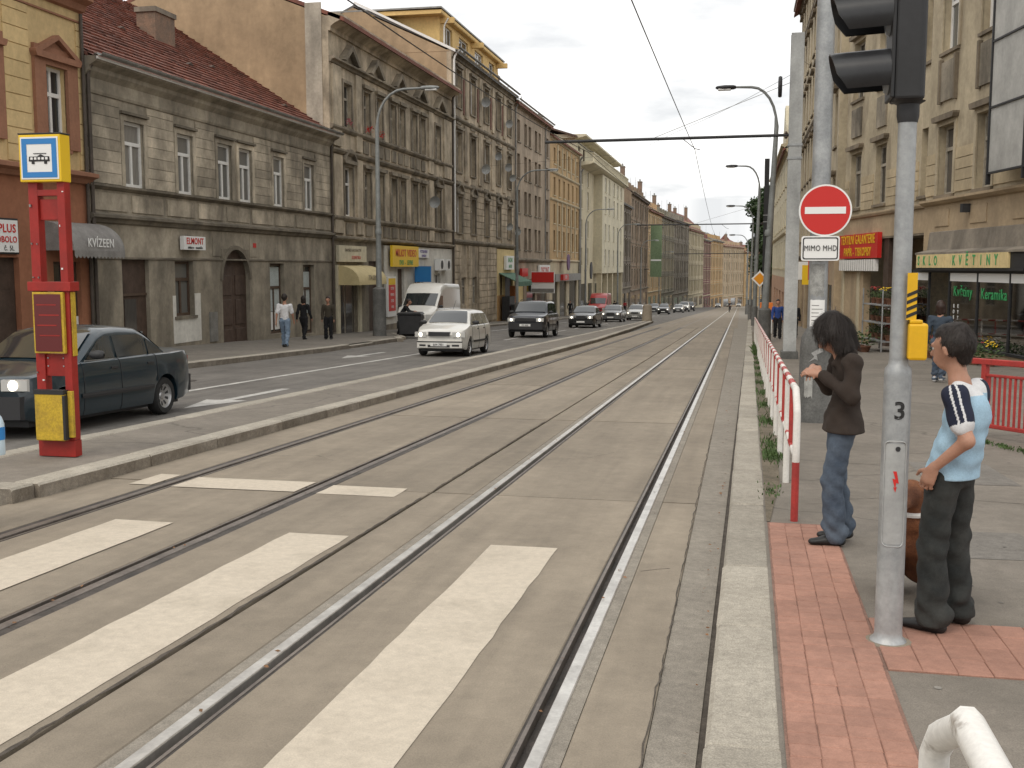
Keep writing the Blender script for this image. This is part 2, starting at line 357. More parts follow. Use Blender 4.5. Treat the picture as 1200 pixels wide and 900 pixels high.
# crossing stripes and stop line
def mark(x0, x1, y0, y1, z=.004, m=None, parent=bed, name='crosswalk_stripe', skew=0):
    n = max(2, int((y1-y0) / .25)); b = MB(); r2 = random.Random(int(x0*1000))
    L = [(x0 + r2.uniform(-.006, .006), y0 + (y1-y0)*i/n + (r2.uniform(-.01, .01))) for i in range(n+1)]
    Rr = [(x1 + r2.uniform(-.006, .006), y0 + skew + (y1-y0)*i/n + (r2.uniform(-.01, .01))) for i in range(n+1)]
    for i in range(n): b.quad((*L[i], z), (*Rr[i], z), (*Rr[i+1], z), (*L[i+1], z))
    return b.build(name, m or A['stripe'], parent, slope=True)
mark(-1.655, -1.19, 2.6, 7.2); mark(-3.18, -2.71, 2.6, 7.24); mark(-4.66, -4.17, 2.6, 7.37)
mark(-5.45, -5.23, 8.85, 9.42, name='stop_line'); mark(-5.01, -3.82, 8.82, 9.34, name='stop_line'); mark(-3.60, -2.89, 8.78, 9.22, name='stop_line')
for x in (-6.4, -7.9, -9.4, -10.9, -12.4): mark(x - .24, x + .24, 2.6, 6.9, -.046, parent=road)
# asphalt gutter strip and dirt joint beside the right kerb
def KL(y): return -.13 + .0096 * y
def KR(y): return .165 + .0085 * y
ys = [-20, 0, 5, 10, 20, 40, 80, 160, 520]
poly_sheet('gutter_strip', [(-.312, y) for y in ys], [(KL(y) - .03, y) for y in ys], -.006, A['asphalt_strip'])
poly_sheet('gutter_joint', [(KL(y) - .034, y) for y in ys], [(KL(y) + .01, y) for y in ys], -.012, A['joint'])
# right pavement and kerb stones
pys = [-20, 0, 2, 4, 6, 8, 12, 20, 40, 80, 160, 520]
pave = poly_sheet('pavement', [(KR(y) - .02, y) for y in pys], [(40, y) for y in pys], .075, A['pave'])
tag(bed, kind='structure')
kr = tag(bpy.data.objects.new('kerb', None), kind='structure'); COL.objects.link(kr)
def kerb_mesh(l_, w_, h_, face=None, seed=0):
    """box stone with chamfered, slightly uneven arrises; length along y"""
    c = .018; r2 = random.Random(seed); b = MB()
    rows = []
    for y in (-l_/2 + .006, -l_/2 + .02, 0, l_/2 - .02, l_/2 - .006):
        d = .012 if abs(y) > l_/2 - .01 else 0; j = r2.uniform(-.004, .004)
        rows.append([(-w_/2, y, -h_), (-w_/2 + d*.3 + j, y, -c - d), (-w_/2 + c, y, -d*.6 + j), (0, y, -d*.6 + j * .5), (w_/2 - c, y, -d*.6), (w_/2 - d*.3 + j, y, -c - d), (w_/2, y, -h_)])
    b.grid(rows)
    n = 7; b.f.append(tuple(range(n))); b.f.append(tuple(range(4*n, 5*n))[::-1])
    me = b.mesh('kerb_stone', slope=True); me.materials.append(A['kerb']); fixn(me)
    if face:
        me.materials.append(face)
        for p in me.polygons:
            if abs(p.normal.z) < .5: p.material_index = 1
    return me
_km = {}
def kerb_stone(x, y, w_, l_, h_, z, parent, face=None, rotz=0):
    key = (round(w_, 2), round(l_, 1), h_, face.name if face else '')
    if key not in _km: _km[key] = kerb_mesh(round(l_, 1), w_, h_, face, len(_km))
    o = put('kerb_stone', _km[key], None, parent, (x, y, G(y) + z), (0, 0, rotz)); o.scale.y = l_ / round(l_, 1)
    return o
KY = [-1.5, .2, 2.0, 3.9, 5.44, 6.71, 8.8, 10.65, 12.08, 14.04, 15.6, 17.5, 19.7, 21.6, 23.9, 25.6, 27.0]
while KY[-1] < 95: KY.append(KY[-1] + rng.uniform(1.5, 2.1))
for i in range(len(KY) - 1):
    y = (KY[i] + KY[i+1]) / 2; w_ = .29
    kerb_stone((KL(y) + KR(y)) / 2, y, w_, KY[i+1] - KY[i], .15, .074 + rng.uniform(-.006, .006), kr, None, -.009)
o = MB(); o.add([(KL(95), 95, .07), (KR(95), 95, .07), (KR(500), 500, .07), (KL(500), 500, .07), (KL(95), 95, -.1), (KL(500), 500, -.1)], [(0,1,2,3), (4,0,3,5)]); o.build('far_kerb', A['kerb'], kr, slope=True)
# red pavers: a strip along the kerb and a cross band
pav = tag(bpy.data.objects.new('paver_strip', None), kind='structure'); COL.objects.link(pav)
def paver_mesh(a, b_):
    m = MB(); c = .004; rows = []
    t = [(-a/2, -b_/2), (a/2, -b_/2), (a/2, b_/2), (-a/2, b_/2)]
    m.add([(x, y, -.05) for x, y in t] + [(x, y, -c) for x, y in t] + [(x*(1-2*c/a), y*(1-2*c/b_), 0) for x, y in t],
          [(0,1,5,4),(1,2,6,5),(2,3,7,6),(3,0,4,7),(4,5,9,8),(5,6,10,9),(6,7,11,10),(7,4,8,11),(8,9,10,11)])
    me = m.mesh('paver', slope=True); me.materials.append(A['paver']); return me
pm1, pm2 = paver_mesh(.1100, .1095), paver_mesh(.1455, .1985)
y = 2.45
while y < 8.05:
    for k in range(4):
        put('paver', pm1, None, pav, (KR(y) + .068 + .111 * k + rng.uniform(-.002, .002), y, G(y) + .085 + rng.uniform(-.0018, .0018)), (0, 0, rng.uniform(-.006, .006)))
    y += .1105
for i in range(4):
    for k in range(20):
        y = 4.98 + .2 * i; x = KR(y) + .545 + .147 * k
        put('paver', pm2, None, pav, (x, y, G(y) + .085 + rng.uniform(-.002, .002)), (0, 0, rng.uniform(-.01, .01)))
MB().add([(KR(2.4), 2.4, .079), (KR(2.4)+.47, 2.4, .079), (KR(8.08)+.47, 8.08, .079), (KR(8.08), 8.08, .079)], [(0,1,2,3)])  .build('joint_sand', A['joint_red'], pav, slope=True)
MB().add([(.68, 4.88, .079), (3.5, 4.88, .079), (3.5, 5.68, .079), (.68, 5.68, .079)], [(0,1,2,3)])  .build('joint_sand', A['joint_red'], pav, slope=True)
# soil verge beside the kerb with weeds
vy = [8.1, 10, 14, 20, 30, 45, 60]
poly_sheet('verge', [(KR(y) - .005, y) for y in vy], [(KR(y) + [.02, .14, .19, .2, .2, .2, .15][i], y) for i, y in enumerate(vy)], .082, A['soil'])
def tufts(name, spots, label, m, h=.06):
    b = MB(); r2 = random.Random(3)
    for (x, y, z, n, sp, hh) in spots:
        for _ in range(n):
            a = r2.uniform(0, 6.28); d = abs(r2.gauss(0, sp)); px, py = x + max(-.1, min(.1, d*math.cos(a)*.25)), y + d*math.sin(a)
            a2 = r2.uniform(0, 6.28); ln = hh * r2.uniform(.5, 1.3); wd = .004 + r2.random() * .006; q = r2.uniform(.2, .9) * ln
            ux, uy = math.cos(a2), math.sin(a2); zz = z + G(py)
            b.add([(px - uy*wd, py + ux*wd, zz), (px + uy*wd, py - ux*wd, zz), (px + ux*q*.5 + uy*wd*.8, py + uy*q*.5 - ux*wd*.8, zz + ln*.7), (px + ux*q, py + uy*q, zz + ln)], [(0,1,2), (0,2,3)])
    return tag(b.build(name, m), label, 'weeds', kind='stuff')
sp = [(KR(11.6) + .11, 11.6, .08, 500, .28, .05), (KR(9.2) + .05, 9.4, .08, 60, .3, .035)]
for k in range(14): y = 12.5 + k * 2.4; sp.append((KR(y) + .1, y, .08, 150, .5, .06))
sp += [(KR(34) + .1, 34 + k, .08, 130, .5, .16) for k in range(5)]
tufts('verge_weeds', sp, 'low green weeds growing in the verge beside the right kerb', A['foil_lt'])
tufts('pavement_weeds', [(2.85 + .12*k, 13.4 - .38*k, .08, 220, .16, .025) for k in range(9)], 'moss and weeds in the crack below the red railing', A['foil_lt'])
# tram stop island
ISL = [(-7.35, -5.80, 7.75), (-7.35, -5.78, 20), (-7.35, -5.76, 45), (-7.45, -6.2, 65), (-7.65, -6.95, 90)]
island = poly_sheet('island', [(a + .1, y) for a, b_, y in ISL], [(b_ - .1, y) for a, b_, y in ISL], .118, A['pave'])
def isl(y, k):
    for i in range(len(ISL) - 1):
        if ISL[i][2] <= y <= ISL[i+1][2]:
            f = (y - ISL[i][2]) / (ISL[i+1][2] - ISL[i][2]); return ISL[i][k] + f * (ISL[i+1][k] - ISL[i][k])
    return ISL[-1][k]
y = 7.75 + .3
while y < 89:
    l_ = rng.uniform(1.3, 1.9); l_ = min(l_, 90 - y); ym = y + l_/2
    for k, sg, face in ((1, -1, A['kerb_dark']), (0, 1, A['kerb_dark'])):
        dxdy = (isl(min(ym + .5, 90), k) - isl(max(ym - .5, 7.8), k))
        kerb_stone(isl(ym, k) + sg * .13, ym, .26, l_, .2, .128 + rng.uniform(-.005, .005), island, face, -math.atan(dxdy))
    y += l_
for xx in (-7.2, -6.83, -6.46, -6.02):
    kerb_stone(xx, 7.9, .36, .3, .2, .128, island, A['kerb_dark'])
# left pavement: kerb line with the lay-by
LK = [(-13.5, -20), (-13.5, 34), (-14.2, 45), (-16.2, 50), (-16.3, 110), (-16.3, 300), (-16.3, 520)]
lp = poly_sheet('left_pavement', [(-40, y) for x, y in LK], [(x - .1, y) for x, y in LK], .095, A['pave_left'])
y = 14.0; 
def lkx(y):
    for i in range(len(LK) - 1):
        if LK[i][1] <= y <= LK[i+1][1]: return LK[i][0] + (LK[i+1][0] - LK[i][0]) * (y - LK[i][1]) / (LK[i+1][1] - LK[i][1])
while y < 110:
    l_ = rng.uniform(1.5, 2.2); ym = y + l_/2
    if True:
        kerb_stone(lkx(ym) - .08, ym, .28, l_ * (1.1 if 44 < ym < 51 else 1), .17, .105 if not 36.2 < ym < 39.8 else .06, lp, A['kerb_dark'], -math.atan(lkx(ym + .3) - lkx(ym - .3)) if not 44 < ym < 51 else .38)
    y += l_
# lane lines and arrows on the left road
mark(-10.27, -10.13, 13, 44, -.046, A['line'], road, 'lane_line')
for k in range(14): mark(-10.27, -10.13, 47 + k*7, 50.5 + k*7, -.046, A['line'], road, 'lane_line')
for k in range(8): mark(-14.0, -13.85, 60 + k*12, 70 + k*12, -.046, A['line'], road, 'lane_line')
def arrow(x, y):
    b = MB(); z = -.046
    b.add([(x, y, z), (x + .38, y + 1.5, z), (x - .38, y + 1.5, z)], [(0,1,2)]); b.quad((x-.09, y+1.5, z), (x+.09, y+1.5, z), (x+.09, y+4, z), (x-.09, y+4, z))
    b.build('lane_arrow', A['line'], road, slope=True)
arrow(-8.65, 15.7); arrow(-11.6, 30.5)

# fallen leaves and grit lying in and beside the rail grooves
b = MB(); r2 = random.Random(21)
for _ in range(140):
    x = r2.choice(RAILS[:3]) + r2.uniform(-.02, .09)*r2.choice((-1, 1)) if r2.random() < .6 else r2.uniform(KL(5) - .09, KL(5) - .02) ; y = 3 + 22*r2.random()**1.6; q = r2.uniform(.008, .02); a = r2.uniform(0, 6.28); z = .006 + r2.uniform(0, .006)
    c, d = math.cos(a)*q, math.sin(a)*q; b.add([(x - c, y - d, z + G(y)), (x + d*.5, y - c*.5, z + G(y) + .006), (x + c, y + d, z + G(y) + .003), (x - d*.5, y + c*.5, z + G(y))], [(0,1,2,3)])
tag(b.build('fallen_leaves', mat('dry_leaf', (.26, .12, .05), (.14, .08, .04), 9, .8)), 'small dry leaves scattered along the tram rails', 'leaves', kind='stuff')

# tar-dark cracks running along the worn slab joints
def crack(pts, w_, seed, parent=bed, z=.0035, m=None):
    r2 = random.Random(seed); P = []
    for i in range(len(pts) - 1):
        (x0, y0), (x1, y1) = pts[i], pts[i+1]; n = max(4, int(math.hypot(x1-x0, y1-y0)/.09))
        P += [(x0 + (x1-x0)*k/n + r2.gauss(0, .004), y0 + (y1-y0)*k/n + r2.gauss(0, .004), w_*r2.uniform(.35, 1.3)) for k in range(n)]
    b = MB()
    for i in range(len(P) - 1):
        (x0, y0, a), (x1, y1, c) = P[i], P[i+1]; d = math.hypot(x1-x0, y1-y0) or 1; nx, ny = -(y1-y0)/d, (x1-x0)/d
        b.quad((x0 - nx*a, y0 - ny*a, z), (x0 + nx*a, y0 + ny*a, z), (x1 + nx*c, y1 + ny*c, z), (x1 - nx*c, y1 - ny*c, z))
    return b.build('crack', m or A['joint'], parent, slope=True)
crack([(-2.655, 3.0), (-2.648, 5.2), (-2.652, 8.9)], .011, 1); crack([(-2.65, 9.2), (-2.655, 15)], .007, 2); crack([(-.322, 3.2), (-.318, 6), (-.325, 9.0), (-.32, 14)], .0035, 3)
crack([(-1.98, 11.3), (-1.6, 11.5), (-1.3, 12.1)], .003, 4); crack([(-5.0, 10.8), (-4.5, 11.0), (-4.1, 10.6)], .003, 5); crack([(-.58, 6.7), (-.34, 6.85)], .003, 6)
crack([(.9, 9.2), (1.6, 9.5), (2.4, 9.3), (3.6, 9.9)], .005, 7, pave, .0785); crack([(1.0, 12.5), (1.9, 12.2), (2.9, 12.9)], .005, 8, pave, .0785); crack([(.55, 8.9), (.85, 9.0)], .004, 9, pave, .0785)
for (x0, x1, y0, y1) in ((1.2, 2.0, 7.2, 8.1), (1.7, 2.5, 10.2, 11.6)):     # patched asphalt
    b = MB(); z = .0775 if x0 > 0 else -.002; b.quad((x0, y0, z), (x1, y0 + .05, z), (x1 - .03, y1, z), (x0 + .02, y1 - .04, z)); b.build('asphalt_patch', mat('patch', (.2, .185, .165), (.15, .138, .122), 2, .9, fine=.2, speck=.2), pave if x0 > 0 else bed, slope=True)
mh = MB(); mh.lathe([(.32, 0), (.32, .006), (.0, .006)], 28, (-11.6, 21.0, -.047)); mh.build('manhole_cover', A['rail_side'], road, slope=True)

# trodden gum spots on the right pavement
b = MB(); r2 = random.Random(33)
for _ in range(150):
    x, y = r2.uniform(.75, 4.5), r2.uniform(3.2, 16); q = r2.uniform(.008, .022); n = 7
    if 4.85 < y < 5.75 or (x < .85 and y < 8.2): continue
    b.add([(x + q*r2.uniform(.7, 1.2)*math.cos(6.283*k/n), y + q*r2.uniform(.7, 1.2)*math.sin(6.283*k/n), .0775) for k in range(n)], [tuple(range(n))])
g_ = b.build('gum_spots', mat('gum', (.11, .10, .09), (.3, .28, .25), 3, .9), pave, slope=True); g_['kind'] = 'stuff'
# ================================================================== building kit
_win = {}
def win_meshes(w_, h_, style, fm, gm):
    key = (round(w_, 2), round(h_, 2), style, fm.name, gm.name)
    if key in _win: return _win[key]
    w_, h_ = key[0], key[1]; f = .095 if w_ > .7 else .06; b = MB(); d = .07
    b.box(0, 0, 0, f, d, h_); b.box(w_ - f, 0, 0, w_, d, h_); b.box(f, 0, 0, w_ - f, d, f); b.box(f, 0, h_ - f, w_ - f, d, h_)
    tz = h_ * .64
    if style in 'TX': b.box(f, -.012, tz, w_ - f, d, tz + f * 1.15)
    if style == 'T': b.box(w_/2 - f*.55, 0, f, w_/2 + f*.55, d, tz)
    if style in 'XM': b.box(w_/2 - f*.5, .002, f, w_/2 + f*.5, d, h_ - f)
    g = MB().quad((f*.5, .045, f*.5), (w_ - f*.5, .045, f*.5), (w_ - f*.5, .045, h_ - f*.5), (f*.5, .045, h_ - f*.5))
    a, c = b.mesh('window'), g.mesh('pane'); a.materials.append(fm); c.materials.append(gm)
    _win[key] = (a, c); return _win[key]
class Bld:
    def __init__(s, name, label, X, Y, rotz, L, zb, org=None, sgn=1, cat='building', group=None):
        s.e = thing(name, label, cat, (X, Y, zb), rotz, group); s.L = L; s.zb = zb; s.org = Y if org is None else org; s.sgn = sgn
    def x(s, c): return (c - s.org) * s.sgn
    def box(s, name, m, a, b, y0, y1, z0, z1, parent=None, bevel=0):
        return MB().box(s.x(a), y0, z0 - s.zb, s.x(b), y1, z1 - s.zb).build(name, m, parent or s.e, bevel=bevel)
    def wall(s, m, a, b, z0, z1, opens=(), y=0.0, depth=.22, name='wall', jm=None):
        x0, x1 = sorted((s.x(a), s.x(b))); z0 -= s.zb; z1 -= s.zb
        op = [(*sorted((s.x(o[0]), s.x(o[1]))), o[2] - s.zb, o[3] - s.zb) for o in opens]
        op = [(max(o[0], x0), min(o[1], x1), max(o[2], z0), min(o[3], z1)) for o in op]
        xs = sorted({x0, x1, *[round(v, 4) for o in op for v in o[:2]]}); zs = sorted({z0, z1, *[round(v, 4) for o in op for v in o[2:]]})
        bb = MB()
        for i in range(len(xs) - 1):
            for k in range(len(zs) - 1):
                cx, cz = (xs[i] + xs[i+1]) / 2, (zs[k] + zs[k+1]) / 2
                if any(o[0] < cx < o[1] and o[2] < cz < o[3] for o in op): continue
                bb.quad((xs[i], y, zs[k]), (xs[i+1], y, zs[k]), (xs[i+1], y, zs[k+1]), (xs[i], y, zs[k+1]))
        for a_, b_, c_, d_ in op:
            e = y + depth
            bb.quad((a_, y, c_), (a_, e, c_), (a_, e, d_), (a_, y, d_)); bb.quad((b_, e, c_), (b_, y, c_), (b_, y, d_), (b_, e, d_))
            bb.quad((a_, y, d_), (a_, e, d_), (b_, e, d_), (b_, y, d_)); bb.quad((a_, e, c_), (a_, y, c_), (b_, y, c_), (b_, e, c_))
        e = y + .3
        bb.quad((x0, e, z0), (x0, y, z0), (x0, y, z1), (x0, e, z1)); bb.quad((x1, y, z0), (x1, e, z0), (x1, e, z1), (x1, y, z1))
        bb.quad((x0, y, z1), (x1, y, z1), (x1, e, z1), (x0, e, z1)); bb.quad((x0, y, z0), (x0, e, z0), (x1, e, z0), (x1, y, z0))
        return bb.build(name, m, s.e)
    def core(s, m, z0, z1, depth=11, y0=.3, a=None, b=None, name='wall'):
        x0 = 0 if a is None else s.x(a); x1 = s.L if b is None else s.x(b)
        return MB().box(x0, y0, z0 - s.zb, x1, depth, z1 - s.zb).build(name, m, s.e)
    def win(s, a, b, z0, z1, style='T', fm=None, gm=None, y=.0, depth=.22, sill=None, sur=None, hood=None):
        x0, x1 = sorted((s.x(a), s.x(b)))
        fr, gl = win_meshes(x1 - x0, z1 - z0, style, fm or A['win_white'], gm or A['glass'])
        o = put('window', fr, None, s.e, (x0, y + depth - .08, z0 - s.zb)); put('pane', gl, None, o)
        w_, h_, q = x1 - x0, z1 - z0, -(depth - .08)
        if sill: MB().box(-.12, q - .09, -.10, w_ + .12, q + .02, 0).build('sill', sill, o)
        if sur:
            m, t, out = sur; b_ = MB()
            b_.prism([(-t, -.0), (0, 0), (0, h_), (w_, h_), (w_, 0), (w_ + t, 0), (w_ + t, h_ + t), (-t, h_ + t)], 'y', q - out, q + .02)
            b_.build('window_surround', m, o, fix=True)
        if hood:
            kind, m, oh = hood[0], hood[1], hood[2] if len(hood) > 2 else .25; t = oh; zt = h_ + .22; xm = w_/2; xa, xb = -t - .1, w_ + t + .1
            b_ = MB(); b_.prism([(xa + .06, zt - .08), (xb - .06, zt - .08), (xb, zt + .03), (xb, zt + .09), (xa, zt + .09), (xa, zt + .03)], 'y', q - .2, q + .03)
            if kind == 'tri':
                hh = (xb - xa) * .26
                b_.prism([(xa, zt + .092), (xm, zt + .092 + hh), (xm, zt + .092 + hh - .13), (xa + .3, zt + .092)], 'y', q - .2, q + .03)
                b_.prism([(xb, zt + .092), (xb - .3, zt + .092), (xm, zt + .092 + hh - .13), (xm, zt + .092 + hh)], 'y', q - .202, q + .03)
                b_.prism([(xa + .2, zt + .092), (xb - .2, zt + .092), (xm, zt + hh - .1)], 'y', q - .06, q + .03)
            if kind == 'arc':
                n = 10; hh = (xb - xa) * .30; P = [(xa + (xb-xa)*i/n, zt + .092 + hh * math.sin(math.pi*i/n) ** .8) for i in range(n+1)]
                I = [(xm + (p[0]-xm)*.84, zt + .092 + max(0, (p[1]-zt-.092)*.8)) for p in P]
                for i in range(n): b_.prism([P[i], P[i+1], I[i+1], I[i]], 'y', q - .2, q + .03)
                b_.prism(I, 'y', q - .05, q + .03)
            b_.build('hood_moulding', m, o, fix=True)
        return o
    def mould(s, name, m, a, b, z, prof, y=0.0):
        """extrude a profile of (outwards, dz) points along the facade"""
        x0, x1 = sorted((s.x(a), s.x(b)))
        bb = MB(); bb.prism([(y - p[0], z - s.zb + p[1]) for p in prof], 'x', x0, x1)
        return bb.build(name, m, s.e, fix=True)
    def roof(s, m, z, run, rise, over=.45, a=0, b=None, name='roof', t=.16, y0=0):
        x1 = s.L if b is None else b; z -= s.zb
        bb = MB(); k = rise / run
        bb.prism([(y0 - over, z - over*k), (y0 + run, z + rise), (y0 + 2*run + over, z - over*k), (y0 + 2*run + over, z - over*k - t), (y0 + run, z + rise - t), (y0 - over, z - over*k - t)], 'x', a, x1)
        return bb.build(name, m, s.e, fix=True)
    def gable(s, m, x, z, run, rise, t=.3, y0=0, name='gable_wall'):
        z -= s.zb
        bb = MB(); bb.prism([(y0, z), (y0 + 2*run, z), (y0 + run, z + rise)], 'x', x, x + t); return bb.build(name, m, s.e, fix=True)
    def pipe(s, m, c, z0, z1, y=-.12, r=.055, name='downpipe', kick=True):
        x = s.x(c); pts = [(x, y, z0 - s.zb), (x, y, z1 - s.zb - .6)] + ([(x, y - .05, z1 - s.zb - .4), (x, y - .3, z1 - s.zb)] if kick else [(x, y, z1 - s.zb)])
        return MB().tube(pts, r, 8).build(name, m, s.e, smooth=60)
    def gutter(s, m, a, b, z, out=.5, r=.085, name='gutter'):
        x0, x1 = sorted((s.x(a), s.x(b))); z -= s.zb
        P = [(-out + r*math.cos(math.pi*(1 + i/8)), z + r*math.sin(math.pi*(1 + i/8))) for i in range(9)]
        I = [(-out + (r-.012)*math.cos(math.pi*(1 + i/8)), z + (r-.012)*math.sin(math.pi*(1 + i/8))) for i in range(9)][::-1]
        g = MB().prism(P + I, 'x', x0, x1).build(name, m, s.e, fix=True)
        return g
    def text(s, body, size, m, c, z, y=-.03, sx=1.0, bold=0, name='lettering', parent=None):
        return text(body, size, m, parent or s.e, (s.x(c), y, z - s.zb), bold=bold, sx=sx, name=name)
CORN = [(0, 0), (.10, .02), (.12, .16), (.30, .30), (.42, .34), (.42, .46), (0, .50)]
BELT = [(0, 0), (.10, .04), (.18, .14), (.18, .22), (0, .27)]
THIN = [(0, 0), (.10, .03), (.10, .11), (0, .14)]
XF = -18.5
def scaled(p, k): return [(a * k, b * k) for a, b in p]
def chimney(bld, c, y, z0, z1, w_=.9, d=.6, pots=2):
    o = bld.box('chimney', A['chimney'], c - w_/2, c + w_/2, y, y + d, z0, z1); x = bld.x(c)
    MB().box(x - w_/2 - .06, y - .06, z1 - bld.zb - .16, x + w_/2 + .06, y + d + .06, z1 - bld.zb + .03).build('chimney_cap', A['pl_concrete'], o)
    for k in range(pots):
        MB().lathe([(.12, 0), (.1, .5), (.12, .52)], 8, (x - w_/4 + k * w_/2, y + d/2, z1 - bld.zb)).build('chimney_pot', A['gutter'], o)
    return o
def antenna(bld, c, y, z0, h):
    x = bld.x(c); b = MB(); z = z0 - bld.zb; b.tube([(x, y, z), (x, y, z + h)], .025, 5)
    for k in range(5): b.tube([(x - .3 + .03*k, y, z + h - .15 - .16*k), (x + .3 - .03*k, y, z + h - .15 - .16*k)], .012, 4)
    return b.build('antenna', A['dark'], bld.e)
_dish = {}
def dish(bld, c, z, r=.42):
    r = round(r * .72, 2)
    if r not in _dish:
        b = MB(); b.lathe([(r*.02, .12), (r*.5, .06), (r*.85, -.03), (r, -.09), (r, -.11), (r*.85, -.05), (r*.5, .04), (r*.02, .1)], 18, axis='y')
        b.tube([(0, .1, 0), (0, .35, -.1)], .025, 6); b.tube([(0, -.08, -r*.95), (0, -.45, -.05)], .012, 5)
        _dish[r] = b.mesh('satellite_dish', smooth=40); _dish[r].materials.append(A['steel_lt'])
    return put('satellite_dish', _dish[r], None, bld.e, (bld.x(c), -.42, z - bld.zb), (R(15), 0, R(-48)))
# ------------------------------------------------------------------ yellow and terracotta house at the left edge
zb = G(23) - .1
B1 = Bld('townhouse', 'yellow townhouse with terracotta ground floor at the left edge', XF, 16.0, R(90), 12.42, zb)
e1 = 28.42
op = [(26.75, 28.0, -.6, 1.85), (23.7, 25.3, -.9, 1.95), (18, 21.5, -.3, 1.9)]
B1.wall(A['pl_terra'], 16, e1, zb - .3, 4.05, op)
ow = [(26.68, 27.64, 4.95, 7.13), (23.5, 24.46, 4.95, 7.13), (20.3, 21.26, 4.95, 7.13), (17.2, 18.1, 4.95, 7.13)]
B1.wall(A['pl_yellow'], 16, e1, 4.05, 14.5, ow)
B1.core(A['pl_yellow'], zb - .3, 14.4)
B1.mould('belt_cornice', A['pl_terra_lt'], 16, e1 + .12, 4.05, [(0, 0), (.12, .02), (.2, .14), (.38, .2), (.38, .30), (0, .38)])
B1.mould('belt_cornice', A['pl_terra_lt'], 16, e1 + .12, 8.84, [(0, 0), (.12, .04), (.2, .2), (.42, .3), (.42, .42), (0, .5)])
B1.mould('string_course', A['pl_terra_lt'], 16, e1, 8.55, [(0, 0), (.05, 0), (.05, .05), (0, .06)])
for i, o_ in enumerate(ow):
    w_ = B1.win(*o_, 'X', sill=A['pl_terra_lt'], sur=(A['pl_terra_lt'], .5 if i else .48, .1), hood=('tri' if i != 1 else 'flat', A['pl_terra_lt'], .45))
z = 4.46
while z < 8.5:                                   # rusticated courses between the windows
    for a, b_ in ((25.06, 26.08), (21.9, 22.9), (28.20, e1)):
        B1.box('stone_block', A['pl_yellow_block'], a, b_, -.03, .0, z, min(z + .405, 8.53))
    z += .43
B1.box('door', A['wood_dark'], 23.7, 25.3, .16, .22, -.9, 1.95); B1.box('door_panel', A['wood_dark'], 24.55, 25.2, .12, .16, -.7, 1.1)
w_ = B1.win(26.75, 28.0, -.6, 1.85, 'M', A['win_brown'], A['glass_dark']); B1.win(18, 21.5, -.3, 1.9, 'M', A['win_brown'], A['glass_dark'])
MB().box(.02, -.03, -.1, 1.22, -.02, .6).build('poster', A['sign_white'], w_, (0, .0, .3))
sg = B1.box('sign', A['sign_white'], 22.9, 25.18, -.10, -.02, 2.08, 2.90); B1.box('sign_frame', A['dark'], 22.85, 25.23, -.07, -.005, 2.03, 2.95)
B1.text('PLUS', .30, A['sign_red'], 24.75, 2.68, -.108, bold=.012); B1.text('OBOLO', .22, A['sign_red'], 24.72, 2.40, -.108, bold=.008); B1.text('č. 5L', .18, A['ink'], 24.8, 2.18, -.108)
# grey awning
aw = MB(); x0, x1 = B1.x(26.3), B1.x(28.75); n = 9; rows = []
for i in range(n):
    an = R(90) * i / (n-1); rows.append([(x0, -.02 - .95*math.sin(an), 2.95 - zb - .8*(1 - math.cos(an)) ), (x1, -.02 - .95*math.sin(an), 2.95 - zb - .8*(1 - math.cos(an)))])
aw.grid(rows)
for xx in (x0, x1): aw.add([(xx, r_[0][1], r_[0][2]) for r_ in rows] + [(xx, -.02, 2.15 - zb)], [tuple(range(n + 1))])
A['awning_grey'] = mat('awning_grey', (.26, .25, .235), (.19, .18, .17), 3, .8, fine=.15)
awo = aw.build('awning', A['awning_grey'], B1.e, smooth=30)
b = MB(); m_ = 14
for k in range(m_):
    xa, xb = x0 + (x1-x0)*k/m_, x0 + (x1-x0)*(k+1)/m_
    b.add([(xa, -.975, 2.15 - zb), (xb, -.975, 2.15 - zb), (xb, -.975, 2.0 - zb), ((xa+xb)/2, -.975, 1.93 - zb), (xa, -.975, 2.0 - zb)], [(0,1,2,3,4)])
b.build('valance', A['awning_grey'], awo)
B1.text('KVÍZEEN', .34, A['sign_white'], 27.55, 2.36, -.985, sx=.9, bold=.006)
B1.pipe(A['pipe_brown'], 28.36, zb, 8.8, -.1, .05, kick=False)
# ------------------------------------------------------------------ grey two-storey house with the red tiled roof
zb = G(38) - .25
B2 = Bld('grey_house', 'sooty grey two-storey house with red tiled roof', XF, e1 + .03, R(90), 19.2, zb)
Y0, Y1 = e1 + .03, 47.62
uw = [(30.47, 31.62), (33.67, 34.76), (36.53, 37.66), (38.24, 39.38), (41.29, 42.36), (44.45, 45.56)]
gops = [(30.08, 31.62, -1.3, 1.93), (33.26, 34.52, .05, 1.9), (36.63, 38.88, -1.5, 2.35), (40.74, 42.14, -1.0, 1.85), (44.14, 45.38, -1.2, 1.8)]
B2.wall(A['pl_grey'], Y0, Y1, 1.98, 7.62, [(a, b_, 4.16, 6.14) for a, b_ in uw] + [(36.63, 38.88, 1.98, 2.35)])
B2.wall(A['pl_grey_dk'], Y0, Y1, zb - .6, 1.98, gops, y=-.035)
B2.core(A['pl_grey'], zb - .6, 7.6, 13)
B2.mould('cornice', A['pl_grey'], Y0, Y1, 6.72, [(0, 0), (.04, .0), (.07, .08), (.07, .42), (.22, .58), (.25, .7), (.48, .82), (.48, .95), (0, .98)])
B2.mould('belt_cornice', A['pl_trim'], Y0, Y1, 3.06, [(0, -.08), (.08, -.04), (.12, .05), (.22, .10), (.22, .18), (.03, .24), (0, .24)])
B2.mould('sill_course', A['pl_trim'], Y0, Y1, 4.0, [(0, -.02), (.06, 0), (.16, .07), (.16, .13), (0, .16)])
